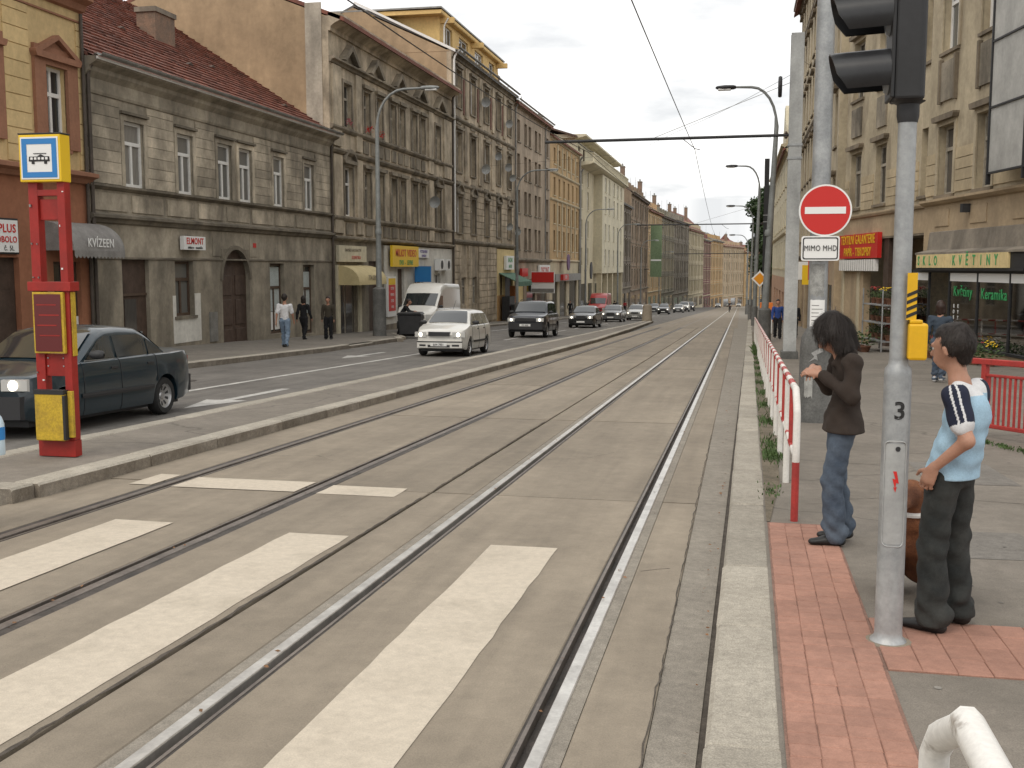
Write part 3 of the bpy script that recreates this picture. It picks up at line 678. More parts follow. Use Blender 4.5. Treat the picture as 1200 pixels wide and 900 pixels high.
B2.mould('fascia_line', A['pl_trim'], Y0, Y1, 1.93, [(.03, 0), (.075, .01), (.075, .06), (.03, .07)])
for a, b_ in uw:
    B2.win(a, b_, 4.16, 6.14, 'T', A['win_white'], A['glass_grey'], sur=(A['pl_grey_block'], .17, .05), depth=.17)
    B2.box('hood_moulding', A['pl_trim'], a - .2, b_ + .2, -.13, .01, 6.33, 6.41)
edges = [Y0 + .02, 30.27, 31.82, 33.47, 34.96, 36.33, 39.58, 41.09, 42.56, 44.25, 45.76, Y1 - .02]
z = 4.17
while z < 6.6:
    for k in range(0, len(edges), 2):
        B2.box('stone_block', A['pl_grey_block'], edges[k], edges[k+1], -.035, .0, z, min(z + .315, 6.68))
    z += .33
for k in range(9): B2.box('apron_panel', A['pl_grey_block'], Y0 + .25 + k * 2.12, Y0 + 2.1 + k * 2.12, -.03, 0, 3.38, 3.9)
# ground floor: door, shop window, arched gate, two blinded windows
d = B2.box('door', A['wood_dark'], 30.08, 31.62, .10, .18, -1.3, 1.93)
MB().box(B2.x(30.35), .08, .2, B2.x(31.0), .1, 2.15).build('door_pane', A['glass_dark'], d); MB().box(B2.x(31.2), .05, 1.0, B2.x(31.26), .1, 1.12).build('handle', A['steel'], d)
MB().box(B2.x(30.1), .05, 2.25, B2.x(31.6), .12, 2.33).build('transom', A['win_brown'], d)
B2.win(33.26, 34.52, .05, 1.9, 'T', A['win_brown'], A['glass_grey'], sill=A['pl_trim'])
B2.box('painted_patch', A['pl_white'], 33.05, 34.95, -.046, -.03, -.85, .04); B2.box('painted_patch', A['pl_white'], 33.05, 33.25, -.046, -.03, .04, .75); B2.box('painted_patch', A['pl_white'], 34.54, 34.95, -.046, -.03, .04, .8)
vv = B2.box('basement_vent', A['dark'], 33.7, 34.7, -.05, -.03, -1.23, -1.0)
for k in range(3): MB().box(B2.x(33.7) + .48*k, -.07, -1.24 - zb, B2.x(33.7) + .48*k + .05, -.045, -.99 - zb).build('vent_bar', A['pl_grey'], vv)
# arched gate: spandrels closing the rectangular opening, ring, two leaves
xa, xb = B2.x(36.63), B2.x(38.88); rr = (xb - xa)/2; xm = (xa + xb)/2; zs = 2.35 - zb - rr
sp = MB(); n = 10
P = [(xm - rr*math.cos(math.pi*i/(2*n)), zs + rr*math.sin(math.pi*i/(2*n))) for i in range(n+1)]
for sg_ in (1, -1):
    Q = [(xm + (p[0]-xm)*sg_, p[1]) for p in P]
    for i in range(n): sp.prism([Q[i], Q[i+1], (Q[i+1][0], 2.36 - zb), (Q[i][0], 2.36 - zb)], 'y', -.034, .2)
sp.build('arch_spandrel', A['pl_grey_dk'], B2.e, fix=True)
ring = MB(); m2 = 16
for i in range(m2):
    t0, t1 = math.pi*i/m2, math.pi*(i+1)/m2
    ring.prism([(xm + rr*1.0*math.cos(t0), zs + rr*math.sin(t0)), (xm + rr*1.13*math.cos(t0), zs + rr*1.13*math.sin(t0)), (xm + rr*1.13*math.cos(t1), zs + rr*1.13*math.sin(t1)), (xm + rr*math.cos(t1), zs + rr*math.sin(t1))], 'y', -.08, .02)
ring.build('arch_moulding', A['pl_trim'], B2.e, fix=True)
for k in (0, 1):
    g = B2.box('gate_leaf', A['wood_dark'], 36.65 + 1.115*k, 37.75 + 1.115*k, .12, .18, -1.5, 2.34)
    for z0_, z1_ in ((-1.3, -.6), (-.45, .5), (.65, 1.4)):
        MB().box(B2.x(36.8 + 1.115*k), .09, z0_ - zb, B2.x(37.6 + 1.115*k), .12, z1_ - zb).build('gate_panel', A['wood_dark'], g, bevel=.015)
for a, b_, z0_, z1_ in ((40.74, 42.14, -1.0, 1.85), (44.14, 45.38, -1.2, 1.8)):
    o = B2.win(a, b_, z0_, z1_, 'T', A['win_brown'], A['glass'])
    MB().box(.1, .03, .9, b_ - a - .1, .042, 2.7).build('blind', mat('pale_blind', (.45, .50, .49), (.38, .42, .41), 2, .8), o)
    MB().box(.1, .03, .15, b_ - a - .1, .042, .88).build('blind', A['sign_white'] if a < 42 else A['pl_grey_dk'], o)
B2.box('meter_box', A['gutter'], 35.55, 36.1, -.09, -.03, -.95, .1)
sg = B2.box('sign', A['sign_white'], 33.6, 35.1, -.22, -.06, 2.28, 2.74, bevel=.01); B2.text('ELMONT', .30, A['sign_red'], 34.35, 2.57, -.226, sx=.95, bold=.012); B2.text('elektro - montáže', .13, A['ink'], 34.35, 2.36, -.226, bold=.003)
B2.box('fascia_panel', A['pl_grey'], 36.0, 36.75, -.02, .01, 2.1, 2.9); B2.box('fascia_panel', A['pl_grey'], 39.0, 39.7, -.02, .01, 2.1, 2.9); B2.box('house_number', A['sign_red'], 39.3, 39.55, -.035, -.02, 2.45, 2.62)
# gutter in segments, downpipe
g0 = Y0
while g0 < Y1 - .05:
    B2.gutter(A['gutter'], g0, min(g0 + 1.9, Y1 + .05), 7.76, .60, .10); g0 += 1.93
B2.mould('eaves_flashing', A['win_white'], Y0, Y1, 7.585, [(.45, 0), (.535, .0), (.535, .075), (.45, .075)])
B2.pipe(A['pipe_brown'], 47.5, -1.3, 7.75, -.12, .06); B2.pipe(A['pipe_brown'], Y0 + .12, -1.0, 7.75, -.12, .06)
# tiled roof: a deck and rows of overlapping flat clay tiles
pit = .65
deck = B2.roof(A['tile_red'], 7.90, 8.4, 8.4 * pit, .2, name='roof', t=.1)
tl = MB(); r2 = random.Random(11); cw = .25; rw = .36; nrow = int(8.6 / (rw * math.cos(math.atan(pit)))); cs, sn = math.cos(math.atan(pit)), math.sin(math.atan(pit))
for r_ in range(nrow + 2):
    for c_ in range(int(19.2 / cw)):
        s0 = -.50 + r_ * rw; lift = .085 + r2.uniform(-.006, .012); xx = c_ * cw + (cw/2 if r_ % 2 else 0) + r2.uniform(-.006, .006); s0 += r2.uniform(-.018, .018)
        def pt(x, s_, h_): return (x, s_*cs - h_*sn, 7.86 - zb + s_*sn + h_*cs)
        a = pt(xx, s0, lift); b_ = pt(xx + cw - .005, s0, lift); c = pt(xx + cw - .005, s0 + rw*1.25, .02); d = pt(xx, s0 + rw*1.25, .02)
        a2 = pt(xx, s0, lift - .05); b2 = pt(xx + cw - .005, s0, lift - .05)
        if xx + cw < 19.22: tl.add([a, b_, c, d, a2, b2], [(0,1,2,3), (4,5,1,0)])
tl.build('roof_tile', A['tile_red'], deck)['kind'] = 'stuff'
chimney(B2, 40.4, 4.0, 10.2, 11.75, 1.5, .8, 0)
for c, yy in ((42.2, 3.0), (38.8, 2.2), (45.3, 1.2), (36.5, 3.6)):
    o = MB(); x = B2.x(c); z = 7.9 - zb + yy*pit
    o.prism([(x - .2, z), (x + .2, z), (x, z + .1)], 'y', yy - .12, yy + .4); o.build('roof_vent', A['roof_dark'], deck)
# ------------------------------------------------------------------ ornate three-storey house
zb = G(58) - .45
B3 = Bld('apartment_house', 'ornate weathered three-storey house with pediments above its windows', XF, 47.66, R(90), 21.45, zb)
Y0, Y1 = 47.66, 69.1
cols = [(49.4, 50.55), (52.2, 53.2), (54.2, 55.2), (56.4, 57.4), (58.0, 59.0), (60.3, 61.3), (62.0, 63.0), (65.2, 66.35)]
w1 = [(a, b_, 4.12, 6.45) for a, b_ in cols]; w2 = [(a, b_, 8.3, 10.35) for a, b_ in cols]
B3.wall(A['pl_b3'], Y0, Y1, 3.0, 13.0, w1 + w2, depth=.26)
B3.core(A['pl_gable'], zb - .8, 13.0, 13)
B3.box('corner_strip', A['pl_gable_lt'], Y0 - .03, Y0 + .0, .31, 1.1, 4.5, 13.6)
B3.mould('cornice', A['pl_b3'], Y0, Y1 + .1, 12.35, [(0, 0), (.1, 0), (.12, .18), (.3, .32), (.55, .44), (.6, .62), (.6, .74), (0, .8)])
B3.mould('belt_cornice', A['pl_b3_trim'], Y0, Y1, 10.98, [(0, 0), (.1, .02), (.15, .12), (.28, .16), (.28, .24), (0, .28)])
B3.mould('belt_cornice', A['pl_b3_trim'], Y0, Y1, 6.95, scaled(BELT, 1.1)); B3.mould('sill_course', A['pl_b3_trim'], Y0, Y1, 8.0, BELT)
B3.mould('sill_course', A['pl_b3_trim'], Y0, Y1, 3.86, BELT); B3.mould('belt_cornice', A['pl_b3_trim'], Y0, Y1, 2.92, [(0, 0), (.12, .03), (.25, .12), (.25, .2), (0, .25)])
for i, o_ in enumerate(w1): B3.win(*o_, 'T', A['win_cream'] if i else A['win_white'], A['glass_dark'], sur=(A['pl_b3_trim'], .14, .06), hood=('arc', A['pl_b3_trim'], .2) if i in (0, 7) else ('flat', A['pl_b3_trim'], .15), depth=.26)
for i, o_ in enumerate(w2): B3.win(*o_, 'T', A['win_cream'], A['glass_dark'], sur=(A['pl_b3_trim'], .14, .06), hood=('flat', A['pl_b3_trim'], .12) if i in (1, 2, 3, 4, 5, 6) else None, sill=A['pl_b3_trim'], depth=.26)
for a, b_ in ((47.9, 49.0), (51.0, 51.8), (63.6, 64.6), (67.0, 68.8)): B3.box('pilaster', A['pl_b3'], a, b_, -.10, 0, 3.3, 6.9); B3.box('pilaster', A['pl_b3'], a, b_, -.10, 0, 7.3, 10.95)
for k, (a, b_) in enumerate(((52.0, 63.2),)):
    for q in range(10): B3.box('baluster_panel', A['pl_b3_trim'], a + .1 + q*1.12, a + .9 + q*1.12, -.05, 0, 7.32, 7.92)
for q in range(15): B3.box('baluster_panel', A['pl_b3_trim'], 48.1 + q*1.4, 49.1 + q*1.4, -.05, 0, 3.25, 3.8)
for c in (49.98, 53.7, 57.7, 61.65, 65.8):
    x = B3.x(c); z = 11.28 - zb; b = MB(); h = .85; wd = 1.15
    b.prism([(x - wd, z), (x - wd + .35, z), (x, z + h - .28), (x, z + h)], 'y', -.34, .02); b.prism([(x + wd, z), (x, z + h), (x, z + h - .28), (x + wd - .35, z)], 'y', -.342, .02)
    b.prism([(x - wd + .2, z), (x + wd - .2, z), (x, z + h - .2)], 'y', -.08, .02); b.build('pediment', A['pl_b3_trim'], B3.e, fix=True)
for c, zz_ in ((49.98, 8.42), (52.7, 8.42), (54.7, 8.4)):
    b = MB(); r2 = random.Random(int(c*10)); x = B3.x(c)
    for _ in range(60):
        p = Vector((x + r2.uniform(-.4, .4), -.12 + r2.uniform(-.1, .08), zz_ - zb + r2.uniform(0, .3))); q = .06
        b.add([p + Vector((r2.uniform(-q, q), r2.uniform(-q, q), r2.uniform(-q, q))) for _ in range(3)], [(0,1,2)])
    tag(b.build('flower_box', A['sign_red'] if c > 51 else mat('pink_flowers', (.45, .12, .14)), B3.e), kind='stuff')
# its roof, seen edge-on, and the party wall above
B3.roof(A['roof_red'], 13.2, 6.2, 2.4, .75, b=21.3, t=.18)
B3.gable(A['pl_gable'], 0, 13.0, 6.2, 2.4, y0=.1)
# ground-floor shops
gops = [(48.5, 50.9, -1.7, 1.55), (52.7, 54.1, -1.75, 2.0), (57.3, 58.5, -1.8, 1.6), (60.6, 62.2, -.4, 1.3), (64.6, 66.0, -.4, 1.3)]
B3.wall(A['pl_grey_dk'], Y0, 55.1, zb - .8, 2.92, gops[:2]); B3.wall(A['pl_white'], 55.1, Y1 - .2, zb - .8, 2.85, gops[2:], y=-.05)
B3.box('plinth', A['pl_b3_trim'], 55.1, Y1 - .2, -.12, -.06, zb - .8, -1.35)
B3.box('door', A['win_cream'], 48.5, 50.9, .12, .2, -1.7, 1.55); B3.box('door_pane', A['glass_dark'], 48.75, 49.4, .1, .12, -1.5, 1.35); B3.box('door_pane', A['glass_dark'], 49.6, 50.75, .1, .12, -1.6, 1.35)
B3.box('gate_leaf', A['wood_dark'], 52.7, 54.1, .12, .2, -1.75, 2.0); B3.box('column', A['pl_cream_lt'], 48.05, 48.4, -.1, 0, -1.6, 1.8); B3.box('column', A['pl_cream_lt'], 51.0, 51.35, -.1, 0, -1.7, 1.8)
B3.box('signboard', A['pl_cream_lt'], 48.1, 51.9, -.18, -.02, 1.95, 2.72); B3.text('DAMSKE KADERNICTVI', .2, A['pl_b3_trim'], 50, 2.5, -.19); B3.text('KOSMETIKA', .22, A['sign_red'], 50.4, 2.15, -.19)
A['awning_cream'] = mat('awning_cream', (.60, .50, .27), (.50, .41, .22), 2, .8, fine=.08)
aw = MB(); x0, x1 = B3.x(48.2), B3.x(52.2); rows = []
for i in range(7):
    an = R(90)*i/6; rows.append([(x0, -.02 - 1.1*math.sin(an), 1.78 - zb - .75*(1-math.cos(an))), (x1, -.02 - 1.1*math.sin(an), 1.78 - zb - .75*(1-math.cos(an)))])
rows.append([(x0, -1.12, .86 - zb), (x1, -1.12, .86 - zb)]); aw.grid(rows)
for xx in (x0, x1): aw.add([(xx, r_[0][1], r_[0][2]) for r_ in rows] + [(xx, -.02, .86 - zb)], [tuple(range(9))])
aw.build('awning', A['awning_cream'], B3.e, smooth=30); B3.text('774 009 770', .34, A['pl_b3_trim'], 50.4, 1.18, -1.13, bold=.006)
yb = B3.box('signboard', A['sign_yellow'], 55.6, 60.4, -.34, -.2, 1.72, 2.86)
B3.text('MILIOT VIDEO', .56, A['sign_red'], 58.0, 2.45, -.35, sx=1.0, bold=.014); B3.text('DVD  -  LEVNE', .36, A['sign_green'], 58.0, 1.94, -.35, bold=.01)
B3.box('signboard', A['sign_white'], 61.0, 63.1, -.16, -.06, 2.25, 2.75); B3.text('POTRAVINY', .26, mat('violet_ink', (.12, .08, .3)), 62.05, 2.6, -.17); B3.text('LAHUDKY', .2, mat('violet_ink2', (.12, .08, .3)), 62.05, 2.36, -.17)
pb = MB().box(B3.x(60.2), -1.1, .85 - zb, B3.x(60.35), -.15, 1.75 - zb).build('hanging_sign', A['sign_blue'], B3.e)
vs_ = MB().box(B3.x(55.25), -.16, -.95 - zb, B3.x(56.7), -.06, 1.2 - zb).build('hanging_sign', A['sign_white'], B3.e)
B3.box('sign_stripe', A['sign_red'], 55.4, 56.55, -.175, -.16, -.65, .75); B3.box('sign_stripe', A['sign_yellow'], 55.4, 56.55, -.175, -.16, .76, 1.1)
for k in range(4): B3.text(('OTEV', 'RENO', 'DVD', 'VHS')[k], .22, A['sign_white'], 55.98, .55 - k*.33, -.18)
B3.box('hanging_sign', A['sign_blue'], 60.5, 62.3, -.30, -.14, .95, 1.65); B3.text('COLA', .34, A['sign_white'], 61.4, 1.42, -.31, bold=.01); B3.text('NAPOJE', .2, A['sign_red'], 61.4, 1.12, -.31)
B3.box('door', A['win_brown'], 57.3, 58.5, .1, .17, -1.8, 1.6); B3.win(60.6, 62.2, -.4, 1.3, 'M', A['win_white'], A['glass_dark'], y=-.05); B3.win(64.6, 66.0, -.4, 1.3, 'M', A['win_white'], A['glass_dark'], y=-.05)
for c in (64.6, 66.2):
    o = B3.box('air_conditioner', A['sign_white'], c, c + 1.0, -.42, -.08, 1.5, 2.2); MB().lathe([(.26, 0), (.26, -.02), (.02, -.02)], 16, (B3.x(c + .5), -.425, 1.85 - zb), 'y').build('fan_grille', A['dark'], o)
B3.pipe(A['pipe_brown'], 68.9, -2.0, 13.0, -.15, .07); B3.pipe(A['pipe_brown'], 68.95, 2.8, 4.0, -.14, .05, kick=False)
dish(B3, 63.4, 5.6, .5)
# ------------------------------------------------------------------ brown house with yellow attic
zb = G(79) - .4
B4 = Bld('apartment_house', 'brown stone-faced house with a yellow attic storey on top', XF, 69.13, R(90), 19.7, zb)
Y0, Y1 = 69.13, 88.83; cc = [70.95, 74.8, 78.95, 83.0, 87.0]
rows4 = [(4.0, 6.4), (8.0, 10.6), (12.2, 14.6)]
B4.wall(A['pl_b4'], Y0, Y1, 3.4, 15.6, [(c - .7, c + .7, a, b_) for c in cc for a, b_ in rows4], depth=.3)
B4.core(A['pl_gable'], zb - .8, 15.5, 13)
for k, (a, b_) in enumerate(rows4):
    for i, c in enumerate(cc):
        B4.win(c - .7, c + .7, a, b_, 'T', A['win_cream'] if (i + k) % 3 else A['win_white'], A['glass_dark'], sur=(A['pl_b3_trim'], .16, .07), sill=A['pl_b3_trim'], hood=('arc' if k == 0 else 'flat', A['pl_b3_trim'], .12), depth=.3)
        if k < 2: B4.box('apron_panel', A['pl_b3_trim'], c - .62, c + .62, -.05, 0, b_ + .5, b_ + 1.0)
for k in range(4):
    c = (cc[k] + cc[k+1]) / 2
    B4.box('pilaster', A['pl_b4'], c - .35, c + .35, -.12, 0, 11.7, 15.0); B4.box('pilaster', mat('brick_pilaster', (.22, .11, .085), (.16, .09, .07), 3, .9), c - .75, c - .45, -.06, 0, 11.9, 14.2)
    B4.box('pilaster', A['pl_b4'], c - .5, c + .5, -.08, 0, 7.5, 11.2)
z = 3.55
while z < 7.0:
    for k in range(6):
        a = Y0 if k == 0 else cc[k-1] + .95; b_ = Y1 if k == 5 else cc[k] - .95
        if b_ - a > .3: B4.box('stone_block', A['pl_b4'], a + .03, b_ - .03, -.06, 0, z, z + .42)
    z += .46
for z, p in ((11.25, BELT), (7.0, BELT), (3.2, scaled(BELT, 1.3))): B4.mould('belt_cornice', A['pl_b3_trim'], Y0, Y1, z, p)
B4.mould('cornice', A['pl_b3_trim'], Y0, Y1 + .1, 15.15, CORN); B4.gutter(A['gutter'], Y0 - .1, Y1 + .1, 15.78, .5, .1)
for c, z, r_ in ((76.9, 13.4, .5), (81.0, 10.0, .42), (84.6, 9.5, .45), (84.9, 12.9, .45), (76.9, 8.7, .5), (86.2, 8.8, .4), (85.1, 4.9, .42), (88.3, 4.6, .42)): dish(B4, c, z, r_)
B4.roof(A['roof_grey'], 15.7, 6.5, 3.0, .4, t=.15)
B4.gable(A['pl_gable'], -.02, 15.5, 6.5, 3.0, y0=.1, t=.25)
MB().prism([(-.3, 15.6 - zb), (6.5, 18.9 - zb), (6.5, 18.75 - zb), (-.3, 15.42 - zb)], 'x', -.08, .0).build('verge_flashing', A['win_white'], B4.e, fix=True)
at = [(71.4, 73.2), (75.0, 77.6), (79.6, 82.2), (84.2, 86.0)]
B4.wall(A['pl_attic'], 70.0, 87.4, 15.75, 17.9, [(a, b_, 16.2, 17.6) for a, b_ in at], y=1.0)
B4.core(A['pl_attic'], 15.7, 17.9, 9, 1.3, 70.0, 87.4)
for a, b_ in at: B4.win(a, b_, 16.2, 17.6, 'M', A['win_white'], A['glass'], y=1.0)
B4.mould('attic_eaves', A['pl_attic'], 69.2, 88.2, 17.9, [(-9, 0), (.1, 0), (.15, .06), (.15, .24), (-9, .3)], y=.8)
B4.mould('attic_roof_edge', A['gutter'], 69.1, 88.3, 18.2, [(-9, .02), (.18, .02), (.18, .12), (-9, .12)], y=.8)
for c in (70.4, 78.6, 86.8): B4.box('bracket', A['pl_attic'], c - .15, c + .15, .1, 1.0, 17.5, 17.86)
B4.pipe(A['win_white'], 70.2, 15.8, 17.8, .75, .05); B4.pipe(A['win_white'], 69.3, 4, 15.6, -.15, .07)
gops = [(71.5, 72.9, -.9, 1.0), (74.6, 75.9, -.9, 1.0), (83.4, 84.6, -.6, 1.1), (85.2, 88.2, -2.7, 1.1)]
B4.wall(A['pl_b4'], Y0, 82.3, zb - .8, 3.4, gops[:2]); B4.wall(A['pl_shop_yel'], 82.3, Y1, zb - .8, 3.1, gops[2:], y=-.06)
B4.win(71.5, 72.9, -.9, 1.0, 'T', A['win_cream'], A['glass_grey']); B4.win(74.6, 75.9, -.9, 1.0, 'T', A['win_cream'], A['glass_grey']); B4.win(83.4, 84.6, -.6, 1.1, 'M', A['win_brown'], A['glass_dark'], y=-.06)
B4.box('shop_opening', A['dark'], 85.2, 88.2, .1, .2, -2.7, 1.1)
z = -2.3
while z < 3.0:
    for a, b_ in ((69.2, 71.2), (73.2, 74.3), (76.3, 79.0), (79.1, 82.2)):
        B4.box('stone_block', A['pl_b4'], a + .03, b_ - .03, -.07, 0, z, z + .42)
    z += .46
B4.box('painted_plinth', mat('orange_plinth', (.50, .29, .12), (.42, .24, .1), 2), 82.3, 85.0, -.09, -.06, -2.7, -.5)
B4.box('signboard', A['sign_white'], 84.6, 87.6, -.3, -.1, 1.5, 2.6); B4.text('BAZAR', .5, A['sign_green'], 86.1, 2.25, -.31, bold=.02); B4.text('ANTIK', .38, A['sign_green'], 86.1, 1.75, -.31, bold=.01)
aw = MB(); x0, x1 = B4.x(82.9), B4.x(88.6); aw.prism([(-.06, 1.25 - zb), (-1.6, .55 - zb), (-1.6, .2 - zb), (-1.57, .2 - zb), (-1.57, .5 - zb), (-.06, 1.2 - zb)], 'x', x0, x1)
aw.build('awning', mat('awning_green', (.10, .19, .13), (.07, .14, .1), 2, .8), B4.e, fix=True)
B4.box('goods_rack', A['dark'], 83.0, 85.0, -.9, -.3, -2.45, -.6); B4.box('goods_rack', mat('orange_goods', (.45, .16, .06)), 85.9, 86.4, -.7, -.3, -1.2, .2)
chimney(B4, 87.6, 3.0, 16.2, 19.0, 1.6, .7, 3)
# ------------------------------------------------------------------ plain five-storey house
zb = G(98) - .4
B5 = Bld('apartment_house', 'plain grey-brown house with paired windows and red roof', XF, 88.88, R(90), 17.4, zb)
c5 = [90.9, 94.0, 95.9, 98.9, 100.7, 104.8]; r5 = [(3.2, 5.1), (6.3, 8.2), (9.2, 11.2), (12.2, 14.0)]
B5.wall(A['pl_b5'], 88.88, 106.25, 2.3, 15.3, [(c - .6, c + .6, a, b_) for c in c5 for a, b_ in r5], depth=.3)
B5.wall(A['pl_b5'], 88.88, 106.25, zb - .8, 2.3, [(90.2, 93.4, -3.0, .6), (94.5, 98.5, -3.0, .6), (99.5, 104.8, -3.1, .6)])
B5.core(A['pl_b5'], zb - .8, 15.2)
for a, b_ in r5:
    for i, c in enumerate(c5): B5.win(c - .6, c + .6, a, b_, 'T', A['win_brown'], A['glass_dark'], sill=A['pl_b3_trim'], depth=.3)
B5.mould('cornice', A['pl_b5'], 88.88, 106.25, 14.95, scaled(CORN, .9)); B5.mould('belt_cornice', A['pl_b3_trim'], 88.88, 106.25, 2.1, scaled(BELT, 1.4)); B5.gutter(A['gutter'], 88.9, 106.3, 15.5, .45, .1)
B5.roof(A['roof_red'], 15.4, 6.0, 3.6, .45, t=.15); B5.gable(A['pl_gable'], 17.1, 15.2, 6.0, 3.4, y0=.1)
for a, b_, m in ((90.2, 93.4, A['pl_shop_yel']), (94.5, 98.5, A['glass_dark']), (99.5, 104.8, A['glass_dark'])): B5.box('shopfront', m, a, b_, .12, .2, -3.1, .6)
B5.box('signboard', A['sign_white'], 99.5, 105.2, -.25, -.05, .75, 1.9); B5.text('DISCONT', .95, A['sign_red'], 102.3, 1.32, -.26, bold=.03)
B5.box('signboard', A['sign_yellow'], 97.0, 101.5, -.3, -.1, -.5, .5); B5.box('signboard', A['sign_red'], 91.0, 93.6, -.3, -.1, .9, 1.6)
MB().box(B5.x(95.0), -2.4, -.6 - zb, B5.x(95.15), -.3, 1.3 - zb).build('hanging_sign', A['sign_white'], B5.e)
MB().box(B5.x(94.93), -2.35, .35 - zb, B5.x(94.99), -.35, 1.25 - zb).build('sign_stripe', A['sign_red'], B5.e); MB().box(B5.x(94.93), -2.35, -.5 - zb, B5.x(94.99), -.35, -.2 - zb).build('sign_stripe', A['gutter'], B5.e)
B5.pipe(A['gutter'], 89.1, -3, 15.2, -.12, .07); B5.pipe(A['gutter'], 103.2, 2.3, 15.2, -.12, .06)
for c in (91, 98, 101, 104): antenna(B5, c, 6 + rng.random(), 18.6, rng.uniform(2, 4))
chimney(B5, 105.2, 5.0, 18.0, 20.2, 1.8, .7, 3); chimney(B5, 96, 5.0, 17.5, 19.6, 1.2, .7, 2)
# ------------------------------------------------------------------ ochre house
zb = G(116) - .4
B6 = Bld('apartment_house', 'ochre house with thin pilasters and cream bands', XF, 106.32, R(90), 19.6, zb)
c6 = [109 + 3.05*k for k in range(6)]; r6 = [(3.4, 5.4), (6.1, 8.0), (8.9, 10.7), (12.0, 13.6)]
B6.wall(A['pl_b6'], 106.32, 125.9, 2.4, 14.5, [(c - .55, c + .55, a, b_) for c in c6 for a, b_ in r6], depth=.25)
B6.wall(A['pl_cream'], 106.32, 125.9, zb - .8, 2.4, [(108, 111, -3.5, .2), (112.5, 117, -3.6, .2), (119, 124.5, -3.7, .2)])
B6.core(A['pl_b6'], zb - .8, 14.4)
for a, b_ in r6:
    for c in c6: B6.win(c - .55, c + .55, a, b_, 'T', A['win_cream'], A['glass_grey'], depth=.25, sill=A['pl_cream'])
for c in c6[:-1]: B6.box('pilaster', A['pl_cream'], c + 1.35, c + 1.7, -.1, 0, 2.7, 8.6); B6.box('pilaster', A['pl_cream'], c + 1.35, c + 1.7, -.1, 0, 11.3, 14.0)
for z in (2.2, 8.3, 11.0): B6.mould('belt_cornice', A['pl_cream'], 106.4, 125.9, z, BELT)
B6.mould('cornice', A['pl_cream'], 106.4, 125.9, 14.2, CORN); B6.roof(A['roof_red'], 14.7, 5.5, 2.6, .4, t=.15)
for a, b_ in ((108, 111), (112.5, 117), (119, 124.5)): B6.box('shopfront', A['glass_dark'], a, b_, .12, .2, -3.7, .2)
B6.box('signboard', A['gutter'], 107, 124.5, -.5, -.1, .25, 1.0); B6.box('hanging_sign', A['sign_red'], 110.0, 113.5, -.8, -.5, .35, .95); B6.text('OPEN', .5, A['sign_white'], 111.7, .65, -.81)
MB().lathe([(.85, -.06), (.85, .06)], 18, (B6.x(113.2), -.8, 2.2 - zb), 'y').build('hanging_sign', mat('violet_sign', (.18, .11, .2)), B6.e)
for c in (110, 117): antenna(B6, c, 5, 17, 3)
B6.pipe(A['gutter'], 125.6, -4, 14.3, -.15, .1)
# ------------------------------------------------------------------ pale yellow corner house
zb = G(145) - .4
B7 = Bld('apartment_house', 'pale cream house with a long balcony below its top storey', XF, 126.0, R(90), 39.0, zb)
c7 = [128.2, 133.5]; r7 = [(1.9, 4.0), (5.2, 7.3), (8.6, 10.8), (11.4, 13.2)]
B7.wall(A['pl_cream'], 126, 139, .9, 13.4, [(c - .7, c + .7, a, b_) for c in c7 for a, b_ in r7]); B7.core(A['pl_cream'], zb - .8, 13.4)
cb = [142.5, 146.5, 152.0, 156.5, 161.0]
B7.wall(A['pl_cream_lt'], 139, 165, .9, 13.4, [(c - .8, c + .8, a, b_) for c in cb for a, b_ in r7], y=-1.1); B7.core(A['pl_cream_lt'], .9, 13.4, .5, -.8, 139, 165)
for a, b_ in r7:
    for c in c7: B7.win(c - .7, c + .7, a, b_, 'X', A['win_white'], A['glass_dark'], sill=A['pl_cream_lt'])
    for c in cb: B7.win(c - .8, c + .8, a, b_, 'X', A['win_white'], A['glass_dark'], sill=A['pl_cream_lt'], y=-1.1)
B7.mould('balcony_slab', A['pl_cream_lt'], 126, 165.6, 13.3, [(0, 0), (1.3, .25), (1.7, .4), (1.7, .55), (0, .55)])
bal = B7.mould('balcony_rail', A['pl_cream_lt'], 126, 165.6, 14.75, [(1.5, 0), (1.7, 0), (1.7, .14), (1.5, .14)])
for k in range(40): MB().box(.3 + k*1.0, -1.66, 13.85 - zb, .62 + k*1.0, -1.54, 14.75 - zb).build('baluster', A['pl_cream_lt'], bal)
B7.wall(A['pl_cream_lt'], 127, 164, 13.5, 16.6, [(c - .9, c + .9, 14.0, 16.0) for c in (130, 134, 143, 147, 152, 156.5, 161)], y=.6); B7.core(A['pl_cream_lt'], 13.4, 16.6, 9, .9, 127, 164)
for c in (130, 134, 143, 147, 152, 156.5, 161): B7.win(c - .9, c + .9, 14.0, 16.0, 'M', A['win_brown'], A['glass_dark'], y=.6)
B7.mould('cornice', A['pl_cream_lt'], 126.5, 165, 16.5, [(-9, 0), (.5, .1), (1.2, .3), (1.2, .5), (-9, .55)], y=.5)
B7.wall(A['pl_cream'], 126, 165, zb - .8, .9, [(128, 132, -4.5, -.3), (134, 138, -4.6, -.3)] + [(140.5 + 5*k, 144 + 5*k, -5, -.4) for k in range(5)])
for a, b_ in [(128, 132), (134, 138)] + [(140.5 + 5*k, 144 + 5*k) for k in range(5)]: B7.box('shopfront', A['glass_dark'], a, b_, .12, .2, -5, -.3)
for k in range(5): B7.box('column', A['pl_cream'], 139.2 + 6.2*k, 140 + 6.2*k, -1.0, -.4, zb - .3, .9)
B7.roof(A['roof_dark'], 16.9, 5, 1.6, .3, t=.2, y0=.6); chimney(B7, 130, 5, 17, 19.4, 2, .8, 3); B7.pipe(A['gutter'], 126.3, -4, 13, -.15, .1)
